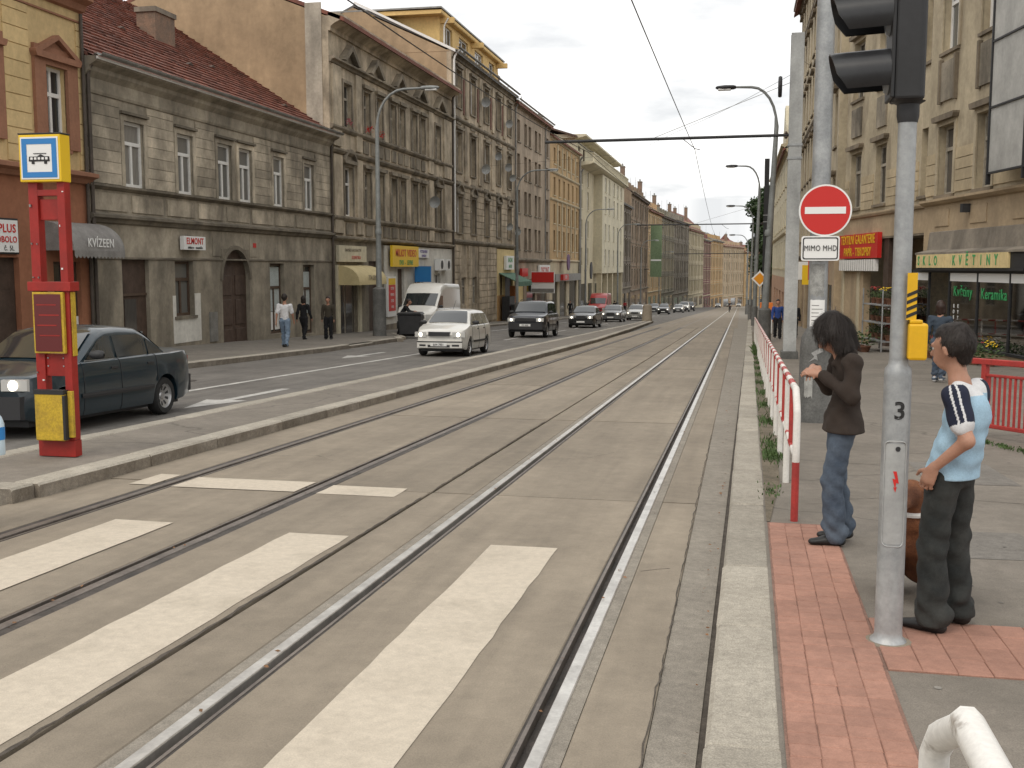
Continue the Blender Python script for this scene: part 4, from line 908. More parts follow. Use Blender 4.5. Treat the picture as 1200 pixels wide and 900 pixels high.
MB().lathe([(1.0, -.05), (1.0, .05)], 18, (B7.x(126.6), -1.4, 1.3 - zb), 'y').build('hanging_sign', A['dark'], B7.e)
# ------------------------------------------------------------------ the houses further down the street, stepping right as the street bends
def far_house(lab, Y, X, Lh, rot, ztop, wall_m, roof_m, nrow, ncol, rise=3.5, trim=None, ground=None, frame=None, ch=1, gable=True):
    zb_ = G(Y) - .5 - abs(math.cos(rot)) * .0
    B = Bld('apartment_house', lab, X, Y, rot, Lh, zb_, org=0, group='houses far down the left side')
    H_ = ztop - zb_; g = 4.2; fh = (H_ - g - .8) / nrow; ops = []
    for r_ in range(nrow):
        for c in range(ncol):
            xc = Lh * (c + .5) / ncol; ops.append((xc - .65, xc + .65, zb_ + g + r_*fh + .75, zb_ + g + r_*fh + fh*.82))
    B.wall(wall_m, 0, Lh, zb_ - 1.5, ztop, ops + [(Lh*(k + .15)/3, Lh*(k + .85)/3, zb_ + .3, zb_ + 3.1) for k in range(3)]); B.core(wall_m, zb_ - 1.5, ztop, 12)
    for i_, o_ in enumerate(ops): B.win(*o_, 'M', (frame or A['win_cream']) if i_ % 3 else A['win_white'], A['glass_dark'] if i_ % 4 else A['glass_grey'], sill=trim or A['pl_cream'], sur=(trim or A['pl_cream'], .16, .06), hood=('flat', trim or A['pl_b3_trim'], .15))
    for r_ in range(1, nrow): B.mould('string_course', trim or wall_m, 0, Lh, zb_ + g + r_*fh, THIN)
    for c in range(1, ncol): 
        if c % 2 == 0: B.box('pilaster', wall_m, Lh*c/ncol - .3, Lh*c/ncol + .3, -.12, 0, zb_ + g, ztop - .5)
    for k in range(3): B.box('shopfront', A['glass_dark'], Lh*(k + .15)/3, Lh*(k + .85)/3, .1, .2, zb_ + .3, zb_ + 3.1)
    B.mould('cornice', trim or wall_m, 0, Lh, ztop - .5, scaled(CORN, 1.2)); B.mould('belt_cornice', trim or wall_m, 0, Lh, zb_ + 3.8, scaled(BELT, 1.3))
    B.roof(roof_m, ztop, 5.5, rise, .5, t=.2)
    if gable: B.gable(wall_m, .05, ztop, 5.5, rise - .2, y0=.1); B.gable(wall_m, Lh - .35, ztop, 5.5, rise - .2, y0=.1)
    for k in range(ch + 1): chimney(B, Lh*(.18 + .34*k), 4.6 - (k % 2)*1.5, ztop + rise*.5, ztop + rise + 1.0 + .8*(k % 2), 1.6, .8, 2)
    for k in range(3): antenna(B, Lh*(.12 + .31*k), 5.2, ztop + rise - .3, 2.2 + k*.7)
    for k in range(int(Lh/5)): B.box('dormer', wall_m, 2.2 + 5*k, 3.5 + 5*k, .9, 3.5, ztop + .2, ztop + 1.9)
    return B
A['pl_f1'] = plaster('far_dark_brown', (.20, .17, .135), .7, .4); A['pl_f2'] = plaster('far_brown', (.29, .215, .15), .75, .35); A['pl_f3'] = plaster('far_apricot', (.55, .39, .22), .85, .2)
A['pl_f4'] = plaster('far_grey_green', (.27, .25, .19), .75, .35); A['pl_f5'] = plaster('far_grey', (.30, .27, .22), .75, .4); A['pl_f6'] = plaster('far_wine', (.22, .105, .095), .8, .2); A['pl_f7'] = plaster('far_orange', (.50, .325, .16), .85, .2); A['pl_f8'] = plaster('far_peach', (.50, .385, .26), .85, .2)
far_house('dark brown low house just past the cream balcony house', 165.2, XF, 22, R(90), 11.8, A['pl_f1'], A['roof_grey'], 3, 6, 1.6, A['pl_b3_trim'])
B9 = far_house('tall brown house with dark hipped roof beyond the cream house', 187.4, XF, 35, R(90), 14.6, A['pl_f2'], A['roof_dark'], 4, 7, 4.0, A['pl_b3_trim'])
far_house('apricot gabled house with red roof further down the street', 222.6, XF, 26, R(88), 13.6, A['pl_f3'], A['roof_red'], 4, 6, 4.5, A['pl_cream'], ch=2)
far_house('grey-green house with dormers beyond the apricot gable', 248.8, -17.7, 28, R(87.5), 13.4, A['pl_f4'], A['roof_dark'], 4, 7, 3.5, None)
far_house('grey weathered house in the middle of the far row', 277, -16.5, 34, R(86.5), 13.6, A['pl_f5'], A['roof_grey'], 4, 8, 3.0, A['pl_b3_trim'], ch=2)
far_house('cream house with steep red mansard roof in the far row', 311, -14.4, 40, R(86), 12.6, A['pl_cream'], A['roof_red'], 4, 9, 5.0, None)
far_house('wine red house in the far row', 351, -11.6, 22, R(85.5), 10.5, A['pl_f6'], A['roof_grey'], 4, 5, 3.0, A['pl_cream'])
far_house('orange house with pale roof in the far row', 373, -9.9, 36, R(84.5), 11.0, A['pl_f7'], A['roof_grey'], 4, 8, 3.2, A['pl_cream'], ch=0)
far_house('peach house standing across the far end of the street', 409, -6.4, 44, R(80), 9.6, A['pl_f8'], A['roof_red'], 4, 9, 3.0, A['pl_cream'])
far_house('pale ochre house closing the view at the street end', 452, 1.5, 40, R(66), 8.0, A['pl_b6'], A['roof_red'], 4, 8, 3.0, A['pl_cream'])
bn = thing('green_banner', 'tall green advertising banner hung on a far facade', 'banner', (-16.2, 214, G(214)))
MB().box(-1.1, -.1, 6.5, 1.1, .1, 16.5).build('banner_sheet', mat('banner_green', (.17, .23, .13), (.13, .185, .1), .4, .7), bn); MB().tube([(-1.5, 0, 16.6), (1.5, 0, 16.6)], .08, 6).build('banner_bar', A['dark'], bn); MB().box(-1.0, -.13, 9.6, 1.0, -.1, 9.9).build('banner_stripe', A['sign_white'], bn)
MB().tube([(-2.3, .0, 16.0), (1.4, 0, 16.0)], .06, 6).build('bracket', A['dark'], bn); MB().tube([(-2.3, .0, 8.0), (-1.3, 0, 8.0)], .06, 6).build('bracket', A['dark'], bn)
# wooded hill with towers closing the view
hb = MB(); rows = []
for i in range(25):
    x = -260 + i * 20; rows.append([(x, 900 + 40*k, -40 + 62 * math.exp(-((x + 30)/150)**2) * min(1, k/3) + 5*math.sin(x*.11 + k)*(k > 0)) for k in range(6)])
hb.grid(rows); tag(hb.build('hill', mat('hill_green', (.09, .11, .07), (.06, .075, .05), .05, .9, fine=.3), smooth=180), kind='structure')
for i, (x, zt, w_) in enumerate(((-38, 36, 7), (-31, 40, 5), (-15, 34, 12), (-50, 30, 14))):
    t = thing('tower' if i < 2 else 'hilltop_house', ['thin grey tower on the hill at the left', 'taller thin grey tower on the hill', 'pale broad house on the right of the hill', 'pale broad house on the left of the hill'][i], 'tower' if i < 2 else 'house', (x, 1040, 5))
    MB().box(-w_/2, -w_/2, 0, w_/2, w_/2, zt - 14).build('wall', A['pl_white'], t); MB().prism([(-w_/2 - .3, zt - 14), (w_/2 + .3, zt - 14), (0, zt - 14 + w_*.6)], 'y', -w_/2, w_/2).build('roof', A['roof_red'] if i > 1 else A['roof_grey'], t)
# ================================================================== right side
P0 = Vector((6.686, 33.6, 0)); DC = Vector((-.1746, .98464, 0)); RC = math.atan2(-DC.y, -DC.x)
UF = 15.4                                     # far end of the near right house, metres along its facade
far = P0 + DC * UF
zb = G(34) - .25
R1 = Bld('corner_house', 'sand-coloured corner house with flower shop on the right', far.x, far.y, RC, 30, zb, org=UF, sgn=-1)
UC = 4.5
wc = [(2.15, 3.46), (-.76, .39), (-4.6, -3.4), (-7.6, -6.4)]
wb = [(4.95, 6.0), (9.85, 11.15), (13.1, 14.6)]
fl = [(3.95, 6.10), (8.36, 10.6), (12.6, 14.7)]
R1.wall(A['pl_r'], UC, -14.6, 3.8, 17.5, [(a, b_, z0, z1) for a, b_ in wc for z0, z1 in fl], depth=.28)
R1.wall(A['pl_r_low'], UC, -14.6, 2.1, 3.8, [], y=-.02)
R1.wall(A['pl_r'], UF, UC, 3.75, 17.5, [(a, b_, z0 + .15, z1 + .25) for a, b_ in wb for z0, z1 in fl], y=.3, depth=.28)
R1.wall(A['pl_r_low'], UF, UC, 2.85, 3.75, [], y=.27)
R1.core(A['pl_r'], 2.85, 17.4, 12, .6)
R1.box('soffit', A['pl_r_trim'], UF, UC, .28, 2.6, 2.78, 2.86)
for a, b_ in wc:
    for k, (z0, z1) in enumerate(fl):
        o = R1.win(a, b_, z0, z1, 'X' if k == 0 else 'T', A['win_cream'] if k == 0 else A['win_white'], A['glass_grey'] if k else A['glass_dark'], sill=A['pl_r_trim'], depth=.28, sur=(A['pl_r'], .16, .05), hood=('flat', A['pl_r_trim'], .18))
        if k < 2:
            R1.box('apron_panel', A['pl_panel'], a + .08, b_ - .08, -.07, 0, z1 + .75, z1 + 1.95); R1.box('apron_bracket', A['pl_r_trim'], a - .05, a + .08, -.12, 0, z1 + .7, z1 + 2.05); R1.box('apron_bracket', A['pl_r_trim'], b_ - .08, b_ + .05, -.12, 0, z1 + .7, z1 + 2.05)
for i, (a, b_) in enumerate(wb):
    for k, (z0, z1) in enumerate(fl):
        R1.win(a, b_, z0 + .15, z1 + .25, 'X', A['win_cream'], A['glass_dark'], sill=A['pl_r_trim'], y=.3, depth=.28, hood=('flat', A['pl_r_trim'], .15) if i else None)
        if k < 2 and i: R1.box('apron_panel', A['pl_panel'], a + .08, b_ - .08, .23, .3, z1 + .9, z1 + 2.05)
z = 3.98                                     # rusticated blocks beside the first-floor windows
while z < 5.2:
    for a, b_, yy in ((4.48, 3.66, 0), (1.95, .58, 0), (-.96, -3.2, 0), (-4.8, -6.2, 0), (9.65, 6.2, .3), (12.9, 11.35, .3), (15.35, 14.8, .3)):
        R1.box('stone_block', A['pl_r_block'], a, b_, yy - .035, yy, z, z + .31)
    z += .335
R1.mould('belt_cornice', A['pl_r_low'], UC, -14.6, 3.66, [(0, 0), (.1, .02), (.2, .1), (.2, .17), (0, .2)], y=-.02); R1.mould('belt_cornice', A['pl_r_low'], UF, UC, 3.66, [(0, 0), (.08, .02), (.12, .1), (.12, .15), (0, .18)], y=.27)
R1.mould('belt_cornice', A['pl_r_trim'], UC, -14.6, 11.2, BELT); R1.mould('cornice', A['pl_r_trim'], UF, -14.6, 17.2, scaled(CORN, 1.4))
for a, b_ in ((3.5, 2.3), (.6, -.6), (-2.3, -3.5)): R1.box('fascia_panel', A['pl_r_low'], a, b_, -.05, -.02, 2.98, 3.5)
R1.mould('raw_fascia', A['pl_concrete'], UC - .7, -14.6, 2.08, [(0, 0), (.50, .01), (.50, .07), (.12, .16), (.06, .72), (0, .74)], y=-.02)
R1.roof(A['roof_red'], 17.6, 6, 4, .6)
lamp_ = R1.box('wall_lamp', A['dark'], .75, .55, -.28, -.05, 3.3, 3.55)
# flower shop: signboard of single letter panels, glass front, lit room behind
x = UC - .85; letters = 'SKLO  KVĚTINY '
for k, ch in enumerate(letters):
    a = x - k * .50; cream = A['pl_shop_yel']
    p = R1.box('sign_panel', cream, a, a - .48, -.52, -.46, 1.68, 2.09)
    if ch.strip(): text(ch, .40, A['sign_green'], R1.e, (R1.x(a - .24), -.527, 1.885 - zb), sx=.85, bold=.02)
R1.box('sign_frame', A['dark'], UC - .82, -4.2, -.50, -.44, 1.60, 1.675); R1.box('sign_backing', A['dark'], UC - .82, -4.2, -.46, -.02, 1.62, 2.08)
shop = thing('shop_room', 'flower shop interior with pale walls seen through the glass front', 'room', R1.e.location, RC)
def sb(name, m, a, b_, y0, y1, z0, z1, parent=None): return MB().box(R1.x(a), y0, z0 - zb, R1.x(b_), y1, z1 - zb).build(name, m, parent or shop)
A['room'] = mat('room_wall', (.62, .54, .40), (.55, .47, .34), 1, .9)
sb('back_wall', A['room'], UC, -9, 3.6, 3.7, zb, 2.05); sb('floor', A['pave'], UC, -9, -.2, 3.6, zb - .1, zb + .12); sb('ceiling', A['room'], UC, -9, -.2, 3.6, 1.95, 2.05); sb('side_wall', A['room'], UC, UC - .1, -.2, 3.6, zb, 2.05); sb('side_wall', A['room'], -8.9, -9, -.2, 3.6, zb, 2.05)
sb('curtain', A['sign_white'], .35, -.55, .9, .95, -.9, 1.3); sb('shelf', A['wood_dark'], -.4, -6, 2.2, 2.8, -.9, .1); sb('counter', A['wood_dark'], -1.5, -5.5, 1.4, 1.9, zb, -.1)
R1.wall(A['pl_r_low'], 12.5, UF, zb - .5, 2.8, [], y=.35)
cols = [UC - .02, 2.95, 1.2, -.95, -3.1, -5.3, -7.4, -8.9]
sf = R1.box('shopfront_frame', A['dark'], UC - .02, -8.95, -.35, -.27, 1.53, 1.62)
for c in cols: MB().box(R1.x(c) - .035, -.35, zb - zb - .2, R1.x(c) + .035, -.28, 1.53 - zb).build('mullion', A['dark'], sf)
R1.box('stall_riser', A['pl_r_low'], 1.18, -8.95, -.36, -.2, zb - .5, -.62); R1.box('stall_riser', A['pl_r_low'], UC - .02, 2.95, -.36, -.2, zb - .5, -.62)
R1.box('window_sill', A['dark'], 1.2, -8.95, -.40, -.26, -.62, -.55); R1.box('window_sill', A['dark'], UC - .02, 2.95, -.40, -.26, -.62, -.55)
for i in range(len(cols) - 1):
    if i == 1: continue
    a, b_ = cols[i] - .036, cols[i+1] + .036
    R1.box('shop_window', A['shop_glass'], a, b_, -.315, -.30, -.55, 1.28); R1.box('blind', A['sign_white'], a, b_, -.33, -.30, 1.285, 1.525)
sd_ = R1.box('door', A['glass_dark'], 2.4, 1.24, .5, .56, zb + .1, 1.5); MB().box(R1.x(2.9), .3, .1, R1.x(2.84), .55, 2.6).build('door_frame', A['dark'], sd_)
R1.text('Květiny', .42, A['sign_green'], .15, .98, -.325, bold=.008); R1.text('Keramika', .42, A['sign_green'], -2.05, .95, -.325, bold=.008)
for k, ch in enumerate('ROSTLINY'): R1.text(ch, .15, A['sign_white'], .78, .55 - k*.17, -.325, bold=.008)
for k, ch in enumerate('KYTICE'): R1.text(ch, .15, A['sign_white'], .45, .55 - k*.17, -.325, bold=.008)
R1.text('VAZBY', .2, A['sign_yellow'], -.1, -.42, -.325, bold=.008)
# passage and textile shop under the overhang
R1.wall(A['pl_r_low'], 12.5, UC, zb - .5, 2.8, [(11.9, 9.6, -1.2, 1.6), (9.2, 8.1, -1.4, 1.6), (7.2, 4.9, -1.3, 2.4)], y=1.9, depth=.3)
R1.box('shop_window', A['glass_grey'], 11.9, 9.6, 2.1, 2.15, -1.2, 1.6); R1.box('door', A['wood_dark'], 9.2, 8.1, 2.1, 2.2, -1.4, 1.6); R1.box('gate_leaf', A['dark'], 7.2, 4.9, 2.1, 2.2, -1.3, 2.4)
R1.wall(A['pl_cream'], UF, 12.9, zb - .5, 2.8, [(15.2, 13.3, -1.2, 1.5)], y=.32, depth=.3); R1.box('shop_window', A['glass_grey'], 15.2, 13.3, .5, .55, -1.2, 1.5)
R1.box('column', A['wood_dark'], 9.9, 9.3, .35, .8, zb - .3, 2.8); R1.box('column', A['pl_r_low'], UC + .5, UC, .3, 1.9, zb - .3, 2.8)
R1.box('signboard', A['sign_red'], 15.3, 9.9, .1, .26, 2.05, 3.02)
R1.text('TEXTILNÍ GALANTERIE', .50, A['sign_yellow'], 12.6, 2.78, .09, sx=.86, bold=.012); R1.text('PAPÍR - TISKOPISY', .48, A['sign_yellow'], 12.6, 2.29, .09, sx=.92, bold=.012)
rs = R1.box('roller_shutter', A['win_white'], 15.3, 10.2, .12, .25, 1.55, 2.0)
for k in range(17): MB().box(R1.x(15.3 - .3*k) - .012, .112, 1.55 - zb, R1.x(15.3 - .3*k) + .012, .122, 2.0 - zb).build('shutter_seam', A['gutter'], rs)
R1.box('notice_board', A['sign_white'], 8.0, 7.5, 1.82, 1.9, -.2, 1.5)
# building hoarding: grey sheets in a dark frame
hd = thing('hoarding', 'grey sheeted hoarding frame fixed to the right house facade', 'hoarding', R1.e.location, RC)
def hbx(nm, m, a, b_, y0, y1, z0, z1): return MB().box(R1.x(a), y0, z0 - zb, R1.x(b_), y1, z1 - zb).build(nm, m, hd)
for k in range(4): hbx('sheet', A['tarp'], -2.05, -4.2, -.62, -.58, 4.22 + 1.72*k, 5.90 + 1.72*k); hbx('sheet', A['tarp'], -4.25, -8.2, -.62, -.58, 4.22 + 1.72*k, 5.90 + 1.72*k)
for k in range(5): hbx('frame_bar', A['dark'], -2.0, -8.2, -.66, -.56, 4.17 + 1.72*k, 4.22 + 1.72*k)
for c in (-2.0, -4.2): hbx('frame_post', A['dark'], c, c - .06, -.665, -.555, 3.9, 11.3)
for c in (-2.02, -4.2):
    for z in (4.4, 7.8, 11.0): hbx('frame_bracket', A['dark'], c, c - .05, -.56, .02, z, z + .05)
# long facade further along the right pavement
zb = G(66) - .4
R2 = Bld('apartment_house', 'tall sand-coloured house behind the grey masts on the right', 4.0, 84.0, R(-90), 34.6, zb, org=84.0, sgn=-1)
c2 = [50.9 + 2.9*k for k in range(12)]; f2 = [(3.4, 5.6), (7.0, 9.3), (10.7, 13.0), (14.2, 16.4), (17.4, 19.2)]
R2.wall(A['pl_r'], 84, 49.4, 2.4, 20, [(c - .65, c + .65, a, b_) for c in c2 for a, b_ in f2], depth=.25); R2.core(A['pl_r'], zb - .6, 19.9)
for k, (a, b_) in enumerate(f2):
    for i, c in enumerate(c2): R2.win(c - .65, c + .65, a, b_, 'T', A['win_white'] if (i*3 + k) % 4 == 0 else A['win_cream'], A['glass_dark'], sill=A['pl_r_trim'], hood=('flat', A['pl_r_trim'], .1), depth=.25)
R2.wall(A['pl_r_low'], 84, 49.4, zb - .6, 2.4, [(50.5 + 5.5*k, 54.5 + 5.5*k, -2.4, .9) for k in range(6)])
for k in range(6): R2.box('shopfront', A['glass_dark'], 50.5 + 5.5*k, 54.5 + 5.5*k, .1, .2, -2.4, .9)
for z in (2.2, 9.8, 16.9): R2.mould('belt_cornice', A['pl_r_trim'], 84, 49.4, z, BELT)
R2.mould('cornice', A['pl_r_trim'], 84, 49.4, 19.7, scaled(CORN, 1.5)); R2.roof(A['roof_red'], 20.3, 5, 3, .6)
for c, z, m in ((53, 1.6, A['sign_red']), (58, 1.3, A['sign_yellow']), (63, 1.5, A['sign_white'])): MB().box(R2.x(c), -.9, z - zb - .5, R2.x(c) + .12, -.02, z - zb + .5).build('hanging_sign', m, R2.e)
zb = G(105) - .4
R3 = Bld('apartment_house', 'pale house with a curved gable and brick chimney on the right', 3.35, 122.0, R(-90), 36, zb, org=122.0, sgn=-1)
c3 = [88.5 + 4.0*k for k in range(8)]; f3 = [(1.6, 3.8), (4.9, 7.0), (8.0, 10.0)]
R3.wall(A['pl_cream_lt'], 122, 86, .9, 10.6, [(c - .7, c + .7, a, b_) for c in c3 for a, b_ in f3]); R3.core(A['pl_cream_lt'], zb - .6, 10.5, 9)
for a, b_ in f3:
    for c in c3: R3.win(c - .7, c + .7, a, b_, 'X', A['win_white'], A['glass_dark'], sill=A['pl_cream'])
R3.wall(mat('salmon_base', (.48, .30, .20), (.40, .25, .17), 1), 122, 86, zb - .6, .9, [(88 + 7*k, 92 + 7*k, -3.2, -.3) for k in range(4)])
for k in range(4): R3.box('shopfront', A['glass_dark'], 88 + 7*k, 92 + 7*k, .1, .2, -3.2, -.3)
R3.mould('cornice', A['pl_cream'], 122, 86, 10.4, scaled(CORN, 1.3)); R3.mould('belt_cornice', A['pl_cream'], 122, 86, 4.2, BELT)
gb = MB(); xm = R3.x(92); P = [(xm + 3.6*math.copysign(1, t)*abs(t), 10.9 - zb + 3.4*math.cos(t*1.45) ** .8 + .35*math.sin(abs(t)*9)) for t in [(-1 + 2*i/24) for i in range(25)]]
gb.prism([(xm - 3.6, 10.9 - zb)] + P + [(xm + 3.6, 10.9 - zb)], 'y', -.1, .5); gb.build('curved_gable', A['pl_cream_lt'], R3.e, fix=True)
R3.roof(A['roof_red'], 10.9, 4.5, 3, .4); chimney(R3, 89.5, 2.5, 12, 15.6, 2.2, .9, 0)
# ------------------------------------------------------------------ trees at the far right, rounded crowns of separate leaves
def tree(label, x, y, h, r, seed, name='street_tree', n=5200, leaf=.32):
    r2 = random.Random(seed); t = thing(name, label, 'tree', (x, y, G(y)))
    b = MB(); b.tube([(0, 0, -.2), (.05, 0, h*.3), (-.1, .1, h*.55), (.1, 0, h*.8)], [.28, .22, .15, .05], 8)
    lobes = []
    for _ in range(11):
        a = r2.uniform(0, 6.28); d = r2.uniform(.15, .75)*r; z = r2.uniform(.38, .93)*h; lobes.append((d*math.cos(a), d*math.sin(a), z, r*r2.uniform(.32, .55)))
        b.tube([(0, 0, h*.3 + (z - h*.3)*.3), (d*.5*math.cos(a), d*.5*math.sin(a), z*.85), (d*math.cos(a), d*math.sin(a), z)], [.1, .06, .02], 5)
    b.build('trunk', A['bark'], t)
    c = MB()
    for k in range(n):
        lx, ly, lz, lr = lobes[k % len(lobes)]
        v = Vector((r2.gauss(0, 1), r2.gauss(0, 1), r2.gauss(0, 1))); v.normalize(); v *= lr * r2.uniform(.45, 1.08)
        p = Vector((lx, ly, lz)) + Vector((v.x, v.y, v.z * .85)); q = leaf * r2.uniform(.6, 1.2)
        u = Vector((r2.gauss(0, 1), r2.gauss(0, 1), r2.gauss(0, .6))).normalized(); w_ = u.cross(Vector((r2.gauss(0, 1), r2.gauss(0, 1), r2.gauss(0, 1)))).normalized()
        c.add([p - u*q, p + w_*q*.45, p + u*q, p - w_*q*.45], [(0,1,2,3)])
    tag(c.build('crown', A['foil'], t), kind='stuff'); return t
tree('tall dark street tree behind the right-hand masts', 3.7, 152, 17.5, 3.3, 5, n=14000, leaf=.3)
tree('smaller street tree lower down behind the far right lamp', 4.0, 190, 13.0, 3.6, 8, n=8000)
tree('bushy street tree in front of the far right houses', 3.6, 132, 12.0, 2.6, 12, n=8000)
RF = Bld('apartment_house', 'grey-beige house beyond the street trees on the right', 6.5, 330, R(-90), 120, G(270), org=330, sgn=-1)
RF.wall(A['pl_f5'], 330, 210, G(330) - 3, 12, [(214 + 5*k, 216 + 5*k, -3 + 3.4*j, -1 + 3.4*j) for k in range(22) for j in range(4)]); RF.core(A['pl_f5'], G(330) - 3, 11.9); RF.roof(A['roof_red'], 12, 5, 3)
for k in range(22):
    for j in range(4): RF.win(214 + 5*k, 216 + 5*k, -3 + 3.4*j, -1 + 3.4*j, 'M', A['win_cream'], A['glass_dark'])
# ================================================================== street furniture
def wrap(me, r, a0):
    """bend a flat x-z mesh round a vertical cylinder; a0 = facing angle"""
    for v in me.vertices:
        x, y, z = v.co; rr = r - y; a = a0 + x / r; v.co = (rr*math.cos(a), rr*math.sin(a), z)
    return me
PV = .08
# ---- traffic light
tl = thing('traffic_light', 'grey traffic light pole numbered 3 with black signal head', 'traffic light', (.73, 5.30, G(5.3) + PV))
b = MB(); b.lathe([(.085, -.02), (.085, .01), (.066, .03), (.064, .06), (.0625, 1.28), (.060, 1.315), (.045, 1.335), (.0425, 1.36), (.041, 2.5)], 24); b.build('pole', A['steel'], tl, smooth=40)
b = MB(); b.lathe([(.115, -.012), (.11, .004), (.07, .012)], 14); b.build('base_mortar', A['concrete'], tl, smooth=40)
FA = R(-95)
me = text_mesh('3', .115, .002, .005).copy(); me.materials.append(A['ink']); wrap(me, .0645, FA + .18); put('lettering', me, None, tl, (0, 0, 1.12))
def curved_patch(pts, r, a0, m, name, parent, z):
    mb_ = MB(); n = len(pts); mb_.add([(p[0], 0, p[1]) for p in pts], [tuple(range(n))]); me_ = mb_.mesh(name)
    import bmesh
    bm = bmesh.new(); bm.from_mesh(me_); bmesh.ops.triangulate(bm, faces=bm.faces)
    bmesh.ops.subdivide_edges(bm, edges=[e for e in bm.edges if e.calc_length() > .03], cuts=3, use_grid_fill=True); bm.to_mesh(me_); bm.free()
    me_.materials.append(m); wrap(me_, r, a0); return put(name, me_, None, parent, (0, 0, z))
def rrect(w_, h_, c, n=5):
    out = []
    for cx, cz, a in ((w_/2 - c, h_/2 - c, 0), (-w_/2 + c, h_/2 - c, 90), (-w_/2 + c, -h_/2 + c, 180), (w_/2 - c, -h_/2 + c, 270)):
        out += [(cx + c*math.cos(R(a + 90*i/n)), cz + c*math.sin(R(a + 90*i/n))) for i in range(n+1)]
    return out
Lr = .0655; q = rrect(.105, .50, .028); hp = thing
rim = MB(); pts = [((Lr)*math.cos(FA + p[0]/Lr), Lr*math.sin(FA + p[0]/Lr), .73 + p[1]) for p in q]; rim.tube(pts + [pts[0], pts[1]], .0035, 6, cap=False); hatch = rim.build('service_hatch', A['steel_lt'], tl, smooth=60)
g = MB(); rows = [[(Lr - .001)*1 for _ in range(2)]]; rows = []
for i in range(13):
    a = FA + (-.05 + .1*i/12)/Lr; rows.append([((Lr-.0015)*math.cos(a), (Lr-.0015)*math.sin(a), .492), ((Lr-.0015)*math.cos(a), (Lr-.0015)*math.sin(a), .968)])
g.grid(rows).build('hatch_plate', A['steel_lt'], hatch, smooth=60)
bolt = [(-.004, .05), (.012, .05), (.0, .012), (.014, .016), (.002, -.028), (.009, -.024), (-.001, -.05), (-.007, -.022), (-.001, -.026), (-.004, -.004), (-.016, -.008)]
curved_patch([(-p[0]*1.0, p[1]) for p in bolt][::-1], .067, FA + .05, A['sign_red'], 'warning_mark', tl, .79)
curved_patch([(.012*math.cos(t*.6), .012*math.sin(t*.6)) for t in range(10)], .067, FA + .15, A['dark'], 'lock', tl, .945)
# black and yellow plate, yellow push-button box
pl = MB(); pl.box(.018, -.062, 1.545, .062, -.052, 1.76); plo = pl.build('warning_plate', A['yellow'], tl)
for k in range(4):
    z = 1.552 + k*.032; MB().prism([(.018, z), (.062, z + .02), (.062, z + .036), (.018, z + .016)], 'y', -.064, -.0615).build('black_stripe', A['ink'], plo)
bxo = MB().box(.03, -.075, 1.36, .115, .02, 1.53).build('push_button_box', A['yellow'], tl, bevel=.012); MB().box(.035, -.07, 1.53, .09, .01, 1.545).build('box_lid', A['yellow'], bxo, bevel=.004)
MB().box(.02, -.02, 1.40, .04, .02, 1.5).build('mount', A['dark'], bxo)
# signal head facing the crossing (towards -x)
hd_ = MB(); hd_.lathe([(.044, 2.44), (.05, 2.47), (.05, 2.52), (.075, 2.535)], 16); hd_.build('head_clamp', A['dark'], tl, smooth=50)
MB().prism([(-.075, -.095), (.04, -.095), (.06, -.075), (.06, .075), (.04, .095), (-.075, .095)], 'z', 2.535, 3.32).build('signal_head', A['dark'], tl, bevel=.012, fix=True)
MB().box(-.092, -.105, 2.54, -.0755, .105, 3.315).build('head_front', A['black'], tl, bevel=.006)
A['hood'] = mat('hood_plastic', (.03, .031, .033), (.022, .022, .024), 6, .32, fine=.1)
for zc in (2.665, 2.925, 3.185):
    rows = []; n = 20
    for t in range(2):
        row = []
        for i in range(n + 1):
            a = R(-38 + 256*i/n); rr = .108 if t == 0 else .101; ln = .235 - .05*max(0, -math.sin(a)) 
            row.append((a, rr, ln))
        rows.append(row)
    b = MB(); O_ = [(-.09, r_*math.cos(a), zc + r_*math.sin(a)) for a, r_, l_ in rows[0]]; E_ = [(-.09 - l_ - .03*(math.sin(a)), r_*math.cos(a)*.97, zc - .012 + r_*math.sin(a)*.97) for a, r_, l_ in rows[0]]
    I_ = [(-.09, r_*math.cos(a), zc + r_*math.sin(a)) for a, r_, l_ in rows[1]]; F_ = [(-.09 - l_ - .03*(math.sin(a)), r_*math.cos(a)*.97, zc - .012 + r_*math.sin(a)*.97) for a, r_, l_ in rows[1]]
    b.grid([O_, E_, F_, I_]); h_ = b.build('hood', A['hood'], tl, smooth=35, fix=True)
    MB().lathe([(.1, 0), (.09, -.012), (.05, -.022), (.005, -.026)], 20, (-.094, 0, zc), 'x').build('lens', A['lens_grey'], h_, smooth=60)
